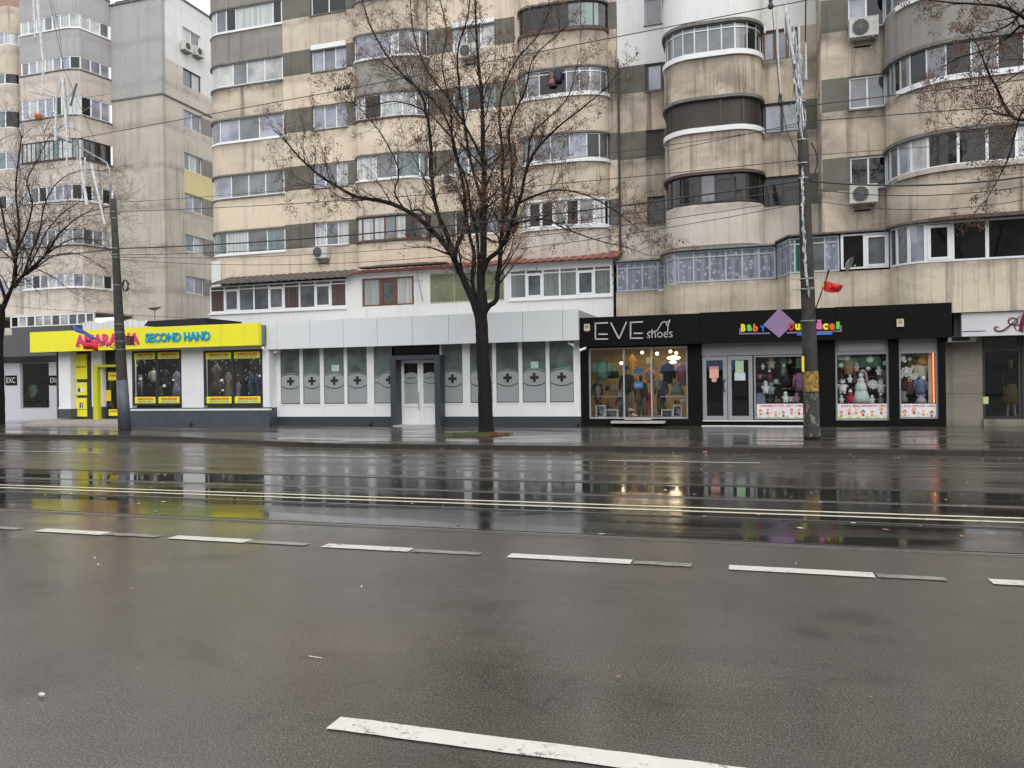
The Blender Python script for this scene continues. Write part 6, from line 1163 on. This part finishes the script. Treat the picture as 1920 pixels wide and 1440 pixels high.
for x, y, hw, hh, m, lab, Y in ((1197, 722, 8.5, 6, (.05, .22, .55), 'blue notice in the middle of the shoe shop window', 28.0), (1197, 696, 9, 4.5, (.6, .62, .62), 'white notice above the blue notice', 28.2), (1216, 676, 4.5, 6, (.45, .55, .30), 'green and white poster deep in the shoe shop', 30.9), (1188, 680, 5, 7, (.5, .35, .2), 'framed picture behind the orange scarf', 30.9), (1233, 680, 5, 8, (.25, .2, .1), 'dark framed picture right of the green poster', 30.9)):
    x0, x1, z0, z1 = RC(x-hw, y-hh, x+hw, y+hh, Y); g = MB(); g.box(x0, x1, Y, Y+.02, z0, z1); g.mi = 1; g.box(x0+.03, x1-.03, Y-.004, Y-.001, z0+(z1-z0)*.35, z0+(z1-z0)*.42); g.box(x0+.03, x1-.03, Y-.004, Y-.001, z0+(z1-z0)*.6, z0+(z1-z0)*.67); tag(g.build('notice', [mat('notice_%d' % x, m, .6), WHSILL if x == 1197 and y > 700 else CONC], loc=(x0, Y, z0)), lab, 'notice')
def room_light(x, y, z, sx, sy, e, col, nm, tilt=0):
    l = bpy.data.lights.new(nm, 'AREA'); l.shape = 'RECTANGLE'; l.size = sx; l.size_y = sy; l.energy = e; l.color = col; o = link(bpy.data.objects.new(nm, l)); o.location = (x, y, z); o.rotation_euler = (math.radians(tilt), 0, 0)
room_light((ex0+ex1)/2, 29.6, ez1-.03, 2.6, 2.2, 19, (1, .76, .46), 'shoe_shop_ceiling_light')
room_light((wx0+wx1)/2, 27.93, 2.8, 2.0, .08, 60, (1, .9, .78), 'toy_shop_fill_light', 12); room_light((ax0+bx1)/2, 27.93, 2.9, 3.4, .08, 110, (1, .92, .82), 'toy_window_fill_light', 12)  # unseen fill strips added behind the glass to brighten the toys
room_light((sx0+sx1)/2, 28.0, 3.3, 6.0, .8, 40, (.95, .97, 1), 'clothes_shop_fill_light')  # unseen fill light added to lift the clothes in the dark windows
# toy shop windows
def snowflake(px_, py_, r, lab, Y=27.95):
    c = atY(px_, py_, Y); g = MB()
    for i in range(8): a = i*.785; g.disc(c.x+r*.62*math.cos(a), c.z+r*.62*math.sin(a), r*.36, Y-.01, Y+.01, 8)
    g.disc(c.x, c.z, r*.4, Y-.016, Y+.016, 10); tag(g.build('paper_snowflake', WHF, loc=(c.x, Y, c.z)), lab, 'paper snowflake', 'paper snowflakes in the toy windows')
def pompom(px_, py_, r, lab, Y=28.0, m=None):
    c = atY(px_, py_, Y); g = MB(); g.ball(c, r, r, r, 12, 8); tag(g.build('paper_ball', m or WHF, smooth=True, loc=tuple(c)), lab, 'paper ball', 'white paper balls in the toy windows')
def doll(px_, py_, h, body, lab, hat=None, Y=28.05, name='soft_toy', scarf=None):
    c = atY(px_, py_, Y); z = c.z-h/2; t = thing(name, lab, 'soft toy', (c.x, Y, z), 'soft toys in the toy windows'); g = MB(); g.loft((c.x, Y, z), [(0, h*.12, h*.12, 0), (h*.1, h*.24, h*.2, 0), (h*.35, h*.26, h*.2, 0), (h*.55, h*.14, h*.12, 0), (h*.62, h*.15, h*.14, 0), (h*.75, h*.19, h*.16, 0), (h*.9, h*.13, h*.12, 0), (h*.97, h*.04, h*.04, 0)], 12)
    for s in (-1, 1): g.tube([(c.x+s*h*.18, Y, z+h*.5), (c.x+s*h*.34, Y-.03, z+h*.38)], [h*.07, h*.05], 6); g.tube([(c.x+s*h*.1, Y, z+h*.05), (c.x+s*h*.14, Y-.08, z-h*.05)], [h*.08, h*.07], 6)
    g.build('body', body, t, smooth=True)
    g = MB()
    for s in (-1, 1): g.ball((c.x+s*h*.07, Y-h*.155, z+h*.8), h*.022)
    g.ball((c.x, Y-h*.17, z+h*.74), h*.025); g.build('face', BLK, t)
    if hat: g = MB(); g.loft((c.x, Y, z+h*.86), [(0, h*.2, h*.17, 0), (h*.04, h*.14, h*.13, 0), (h*.16, h*.12, h*.11, 0), (h*.22, h*.03, h*.03, 0)], 10); g.build('hat', hat, t, smooth=True)
    if scarf: g = MB(); g.loft((c.x, Y, z+h*.53), [(0, h*.17, h*.15, 0), (h*.07, h*.18, h*.16, 0)], 10); g.build('scarf', scarf, t, smooth=True)
Zc = lambda x, y: (1560+x/4.8, 560+y/4.8)
for i, (x, y, r, lab) in enumerate(((370, 772, .16, 'scalloped paper snowflake right of the white cone tree'), (668, 658, .17, 'large paper snowflake upper left in the rightmost toy window'), (738, 700, .12, 'paper snowflake in the middle of the rightmost toy window'), (75, 520, .12, 'paper snowflake at the top left of the middle toy window'), (478, 580, .08, 'paper snowflake at the right edge of the middle toy window'), (622, 700, .07, 'small paper snowflake at the left edge of the rightmost toy window'), (82, 598, .07, 'small paper snowflake under the top left one'))): snowflake(*Zc(x, y), r, lab)
for x, y, r, lab in ((130, 530, .12, 'white paper ball at the top left of the middle toy window'), (342, 547, .12, 'white paper ball at the top right of the middle toy window'), (625, 535, .13, 'white paper ball at the top left of the rightmost toy window'), (650, 560, .07, 'small white ball under the top left ball of the rightmost window'), (325, 630, .07, 'small white ball right of the tree tip'), (700, 545, .06, 'tiny white ball in the top of the rightmost window'), (820, 715, .08, 'small white ball right of centre in the rightmost window')): pompom(*Zc(x, y), r, lab)
c = atY(*Zc(265, 935), 28.1); t = thing('cone_tree', 'tall white cone tree of stacked fluffy balls in the middle toy window', 'decoration', tuple(c)); zb = c.z; g = MB(); zt_ = Z_(*Zc(265, 820), 28.1); g.loft((c.x, 28.1, zb), [(0, .30, .25, 0), ((zt_-zb)*.5, .24, .2, 0), (zt_-zb, .17, .15, 0)], 14); g.build('skirt', cm('pale_frost_cloth', (.62, .70, .68)), t, smooth=True)
for k, (yy, r) in enumerate(((800, .20), (742, .125), (690, .09))): g = MB(); g.ball((c.x, 28.1, Z_(*Zc(262, yy), 28.1)), r, r, r*1.0); g.build('fluffy_ball', WHF, t, smooth=True)
g = MB(); q = Z_(*Zc(285, 655), 28.1); g.ball((c.x+.05, 28.1, q), .10, .09, .07); g.build('hat', CREAMF, t, smooth=True); g = MB(); g.tube([(c.x+.12, 28.02, q-.02), (c.x+.17, 28.0, q-.3), (c.x+.18, 28.0, q-.52)], .05, 6); g.build('scarf', PINKF, t, smooth=True)
doll(*Zc(92, 775), .52, WHF, 'round white snowman with black hat at the left of the middle toy window', BLK, scarf=BLK); doll(*Zc(165, 880), .40, REDF, 'red and white striped soft toy left of the cone tree', WHF); doll(*Zc(85, 900), .26, WHF, 'small white soft toy in the lower left corner of the middle toy window'); doll(*Zc(440, 775), .45, WHF, 'white soft toy above right of the cone tree', GREYF); doll(*Zc(362, 900), .28, WHF, 'small white soft toy right of the cone tree foot'); doll(*Zc(421, 640), .30, WHF, 'white and black penguin toy on the upper right shelf', BLK); doll(*Zc(160, 715), .26, WHF, 'thin white soft toy hanging above the striped one'); doll(*Zc(440, 900), .34, GREYF, 'grey striped soft toy at the lower right of the middle toy window', WHF); doll(*Zc(222, 610), .28, CREAMF, 'cream rag angel left of the tree tip')
garment(*Zc(152, 600), 28.2, .48, .62, cm('tan_romper', (.36, .22, .15)), 'tan baby romper hanging in the middle toy window', 'jacket'); garment(*Zc(285, 560), 28.4, .4, .5, BROWNF, 'brown little dress hanging behind the tree tip', 'dress'); garment(*Zc(65, 560), 28.4, .3, .4, MAROON, 'maroon little top at the left edge of the middle toy window', 'shirt'); garment(*Zc(240, 530), 28.5, .35, .4, NAVY, 'blue baby top hanging at the top of the middle toy window', 'shirt')
garment(*Zc(815, 535), 28.1, .45, .45, ORF, 'orange little dress at the top of the rightmost toy window', 'dress'); garment(*Zc(690, 545), 28.3, .45, .5, cm('mustard_fabric', (.25, .19, .05)), 'mustard top hanging behind the white ball', 'jacket'); garment(*Zc(790, 650), 28.05, .6, .42, CREAMF, 'cream sweater with dark collar in the rightmost toy window', 'jacket'); garment(*Zc(700, 790), 28.1, .42, .5, MAROON, 'maroon coat with white trim in the rightmost toy window', 'jacket'); garment(*Zc(795, 790), 28.0, .42, .48, cm('denim_blue', (.12, .17, .28)), 'denim jacket right of the maroon coat', 'jacket'); garment(*Zc(800, 890), 28.05, .36, .34, cm('lilac_dress', (.42, .40, .55)), 'pale lilac skirt under the denim jacket', 'dress'); garment(*Zc(880, 800), 28.1, .32, .5, NAVY, 'navy little coat at the right of the rightmost toy window', 'jacket'); doll(*Zc(700, 700), .3, CREAMF, 'cream doll above the maroon coat', MAROON)
for x0, x1, y, Y, lab in ((325, 480, 698, 28.3, 'upper right shelf of the middle toy window'), (50, 205, 806, 28.3, 'left shelf of the middle toy window'), (320, 500, 825, 28.35, 'lower right shelf of the middle toy window')):
    a, b = atY(*Zc(x0, y), Y), atY(*Zc(x1, y), Y); g = MB(); g.box(a.x, b.x, Y-.1, Y+.25, (a.z+b.z)/2-.02, (a.z+b.z)/2); tag(g.build('shelf', cm('wood_shelf', (.2, .13, .09)), loc=tuple(a)), lab, 'shelf')
a = atY(1751, 755, 27.85); b = atY(1751, 660, 27.85); g = MB(); g.tube([(a.x, 27.86, a.z), (a.x, 27.86, b.z)], .022, 6); tag(g.build('neon_tube', mat('orange_neon', (.9, .3, .1), emit=(1, .28, .08), es=1.4), loc=tuple(a)), 'glowing orange light tube along the right edge of the rightmost toy window', 'neon light')
g = MB(); g.box(a.x-.14, a.x-.04, 27.9, 27.95, a.z, b.z); tag(g.build('wall_strip', CREAMF, loc=tuple(a)), 'pale strip panel beside the orange light tube', 'panel')
# baby shop window left of the right pole
K3 = lambda x, y: (1300+x/4.8, 560+y/4.8)
for x, y, h, m, lab, ht in ((625, 605, .2, WHF, 'round white toy on the top left shelf of the toy window by the door', None), (700, 565, .42, CREAMF, 'large cream soft toy on the top shelf by the door window', None), (685, 690, .34, MAROON, 'maroon dressed soft toy on the second shelf', WHF), (812, 640, .34, GREYF, 'grey soft toy in the middle of the door side window', WHF), (835, 700, .42, BLK, 'black soft toy below the grey one', None), (650, 790, .42, WHF, 'white long-legged soft toy at the left', None), (700, 800, .4, cm('sage_fabric', (.28, .32, .28)), 'sage green soft toy beside the long-legged one', None), (945, 580, .3, MAROON, 'maroon and white doll at the top right near the pole', WHF), (830, 880, .36, WHF, 'white rabbit on the bottom shelf', None), (690, 895, .3, NAVY, 'navy bear on the bottom shelf', None), (745, 905, .24, BROWNF, 'brown little bear between the navy bear and the rabbit', None), (930, 885, .34, PINKF, 'pink bear at the lower right near the pole', None), (870, 555, .2, CREAMF, 'small cream bear on the top right shelf', None)): doll(*K3(x, y), h, m, lab, ht)
garment(*K3(955, 750), 28.0, .42, .6, cm('purple_floral', (.24, .10, .22)), 'purple floral jacket hanging beside the right pole', 'jacket')
a0, a1, b0, b1 = RC(1419, 737, 1435, 756, 28.1); g = MB(); g.box(a0, a1, 28.1, 28.25, b0, b1); tag(g.build('toy_box', cm('printed_blue_box', (.22, .26, .34)), loc=(a0, 28.1, b0)), 'blue grey printed toy box at the lower left of the door side window', 'toy box')
for y, x0, x1 in ((612, 560, 760), (690, 560, 700), (575, 790, 960), (765, 560, 800), (615, 880, 980), (806, 800, 900)):
    a, b = atY(*K3(x0, y), 28.5), atY(*K3(x1, y), 28.5); g = MB(); g.box(a.x, b.x, 28.3, 28.6, a.z-.02, a.z); tag(g.build('shelf', ALU, loc=tuple(a)), 'narrow shelf %s in the door side toy window' % {612: 'top left', 690: 'second left', 575: 'highest right', 765: 'third left', 615: 'second right', 806: 'lowest right'}[y], 'shelf')
# second hand windows: clothes rails, fairy lights
for wi, (X0, X1, Z0, Z1) in enumerate(wins):
    g = MB()
    for i in range(38):
        u = R.random(); v = R.random(); x = X0+.14+(X1-X0-.28)*u; z = Z1-.4-(v**1.6)*(Z1-Z0-.85); s = R.uniform(.012, .028); g.add([(x-s*.4, Ys+.06, z-s*.5), (x, Ys+.06, z-s), (x+s*.5, Ys+.06, z+s*.6), (x, Ys+.06, z+s)], [(0, 1, 2, 3)])
    tag(g.build('fairy_lights', mat('fairy_light_glow', (.8, .8, .75), emit=(1, .97, .85), es=.6), loc=(X0, Ys+.06, Z0)), ('fairy lights hanging in the left yellow stickered window', 'fairy lights hanging in the right yellow stickered window')[wi], 'fairy lights')['kind'] = 'stuff'
for px_, py_, w_, h_, m, k, lab, Y in ((262, 722, .34, .9, GREYF, 'trousers', 'grey trousers leaning in the left stickered window', 27.9), (288, 705, .5, .5, CREAMF, 'shirt', 'cream shirt in the left half of the left stickered window', 28.3), (312, 712, .4, .9, BLK, 'dress', 'black dress in the right half of the left stickered window', 28.2), (332, 720, .5, 1.1, cm('mauve_grey_fabric', (.20, .18, .24)), 'dress', 'mauve grey coat at the right of the left stickered window', 28.0), (300, 735, .4, .5, cm('brown_wool', (.10, .07, .05)), 'jacket', 'brown wool jacket low in the left stickered window', 28.4),
    (407, 712, .6, 1.3, cm('umber_coat', (.09, .065, .045)), 'dress', 'umber coat in the left half of the right stickered window', 28.1), (429, 725, .4, 1.2, TAUPE, 'dress', 'taupe coat next to the window bar', 28.0), (458, 728, .42, 1.1, BLK, 'dress', 'black coat in the right half of the right stickered window', 28.1), (472, 725, .4, 1.1, cm('dark_teal_coat', (.02, .06, .07)), 'dress', 'dark teal coat beside the black one', 28.2), (485, 728, .4, 1.0, NAVY, 'dress', 'navy coat at the far right of the right stickered window', 28.1), (448, 735, .3, .8, GREYF, 'dress', 'slim grey coat right of the window bar', 28.3)): garment(px_, py_, Y, w_, h_, m, lab, k, name='coat' if k == 'dress' else None)
for px_, py_, r, lab in ((263, 711, .07, 'round white snowball in the left part of the left stickered window'), (308, 724, .07, 'white snowball in the middle of the left stickered window'), (325, 713, .05, 'small white snowball right of the middle in the left stickered window'), (416, 714, .07, 'white snowball in the left half of the right stickered window'), (487, 705, .06, 'white snowball at the right of the right stickered window'), (418, 732, .05, 'small white snowball under the bigger one')): pompom(px_, py_, r, lab, 27.45)
mannequin(62, .36, 32.4, 1.9, BLK, cm('pale_mint_knit', (.52, .60, .54)), OLV, 'mannequin in pale mint sweater and dark trousers in the leftmost shop window', hat=None); mannequin(84, .36, 32.8, 1.75, BLK, BLK, OLV, 'mannequin in a black coat right of the mint sweater one')
mannequin(1895, rz0+.05, 29.0, 1.85, SKINM, BLK, cm('ochre_skirt', (.40, .22, .08)), 'mannequin in dark top and ochre skirt in the boutique window', True)
garment(1034, 148, 31.72, .34, .55, cm('floral_blanket', (.22, .12, .13)), 'dark floral blanket airing in the open balcony window behind the tree', 'dress', name='blanket', cat='blanket')
garment(1046, 140, 31.75, .4, .6, NAVY, 'navy bedding bundle airing beside the floral blanket', 'jacket', name='bedding', cat='bedding')
c = atY(71, 220, 39.4); g = MB(); g.loft((c.x, 39.4, c.z-.1), [(0, .16, .14, 0), (.22, .22, .18, 0), (.3, .24, .2, 0)], 10); tag(g.build('flower_pot', mat('orange_pot', (.65, .2, .06), .6), smooth=True, loc=tuple(c)), 'orange pot hung on a white window sill of the far left block', 'pot')
# ------------------------------------------------------------------ the other side of the street, seen only in the reflections
OB = thing('apartment_building', 'grey apartment block across the street that only shows in the window reflections', 'apartment building', (0, -26, 0))
bx(OB, 'wall', GREYR, -150, 70, -40, -26, 0, 17)
for k in range(5):
    for i in range(19): x = -95+i*6.6; bx(OB, 'window', GM, x, x+2.6, -25.98, -25.9, 3.8+k*2.8, 5.2+k*2.8)
for i, (x, w_, col, lab) in enumerate(((-20, 8, (.12, .42, .30), 'green awning kiosk across the street seen only in reflections'), (-8, 6, (.18, .30, .62), 'blue awning kiosk across the street seen only in reflections'), (2, 7, (.10, .35, .22), 'dark green kiosk across the street seen only in reflections'))):
    t = thing('kiosk', lab, 'kiosk', (x, -14, 0)); bx(t, 'wall', mat('kiosk_wall_%d' % i, (.2, .22, .22)), x, x+w_, -16, -14, 0, 2.6); g = MB(); g.add([(x-.3, -12.8, 2.5), (x+w_+.3, -12.8, 2.5), (x+w_+.3, -14, 3.3), (x-.3, -14, 3.3)], [(0, 1, 2, 3)]); g.build('awning', mat('awning_%d' % i, col), t)


for x, y, w_, h_, m, k, lab, Y in ((75, 660, .26, .34, BROWNF, 'jacket', 'brown tiny cardigan above the left snowman', 28.35), (205, 690, .24, .5, cm('mauve_wrap', (.30, .18, .22)), 'dress', 'mauve wrap between the romper and the cone tree', 28.4), (330, 600, .3, .36, cm('khaki_knit', (.20, .18, .12)), 'shirt', 'khaki knit behind the top right ball', 28.5), (395, 560, .3, .36, cm('sand_knit', (.34, .28, .20)), 'shirt', 'sand coloured knit at the top right of the middle toy window', 28.5), (455, 690, .26, .4, cm('rose_knit', (.45, .25, .26)), 'jacket', 'rose knit jacket on the right side of the middle toy window', 28.4),
    (640, 620, .3, .4, cm('bottle_green_knit', (.05, .11, .07)), 'jacket', 'bottle green little jacket in the rightmost toy window', 28.35), (750, 590, .25, .36, cm('peach_knit', (.55, .33, .22)), 'shirt', 'peach little top between the mustard and orange clothes', 28.3), (640, 880, .3, .36, GREYF, 'dress', 'grey checked skirt low in the rightmost toy window', 28.05)): garment(*Zc(x, y), Y, w_, h_, m, lab, k, cat='garment')
for x, y, w_, h_, col, lab in ((590, 880, 60, 60, (.20, .24, .34), 'blue storybook box at the lower left of the door side toy window'), (860, 905, 90, 46, (.62, .60, .58), 'white lace edged box under the rabbit'), (770, 915, 36, 30, (.10, .07, .07), 'small dark gift box between the bears'), (600, 700, 40, 36, (.40, .10, .12), 'red gift box on the second left shelf'), (745, 745, 46, 40, (.30, .34, .40), 'slate blue box on the third left shelf')):
    a, b = atY(*K3(x-w_/2, y-h_/2), 28.15), atY(*K3(x+w_/2, y+h_/2), 28.15); g = MB(); g.box(a.x, b.x, 28.15, 28.35, b.z, a.z); g.mi = 1; g.box(a.x+(b.x-a.x)*.42, a.x+(b.x-a.x)*.58, 28.14, 28.149, b.z, a.z)
    tag(g.build('gift_box', [cm('box_%d' % x, col), CREAMF], loc=tuple(b)), lab, 'gift box', 'boxes in the toy windows')
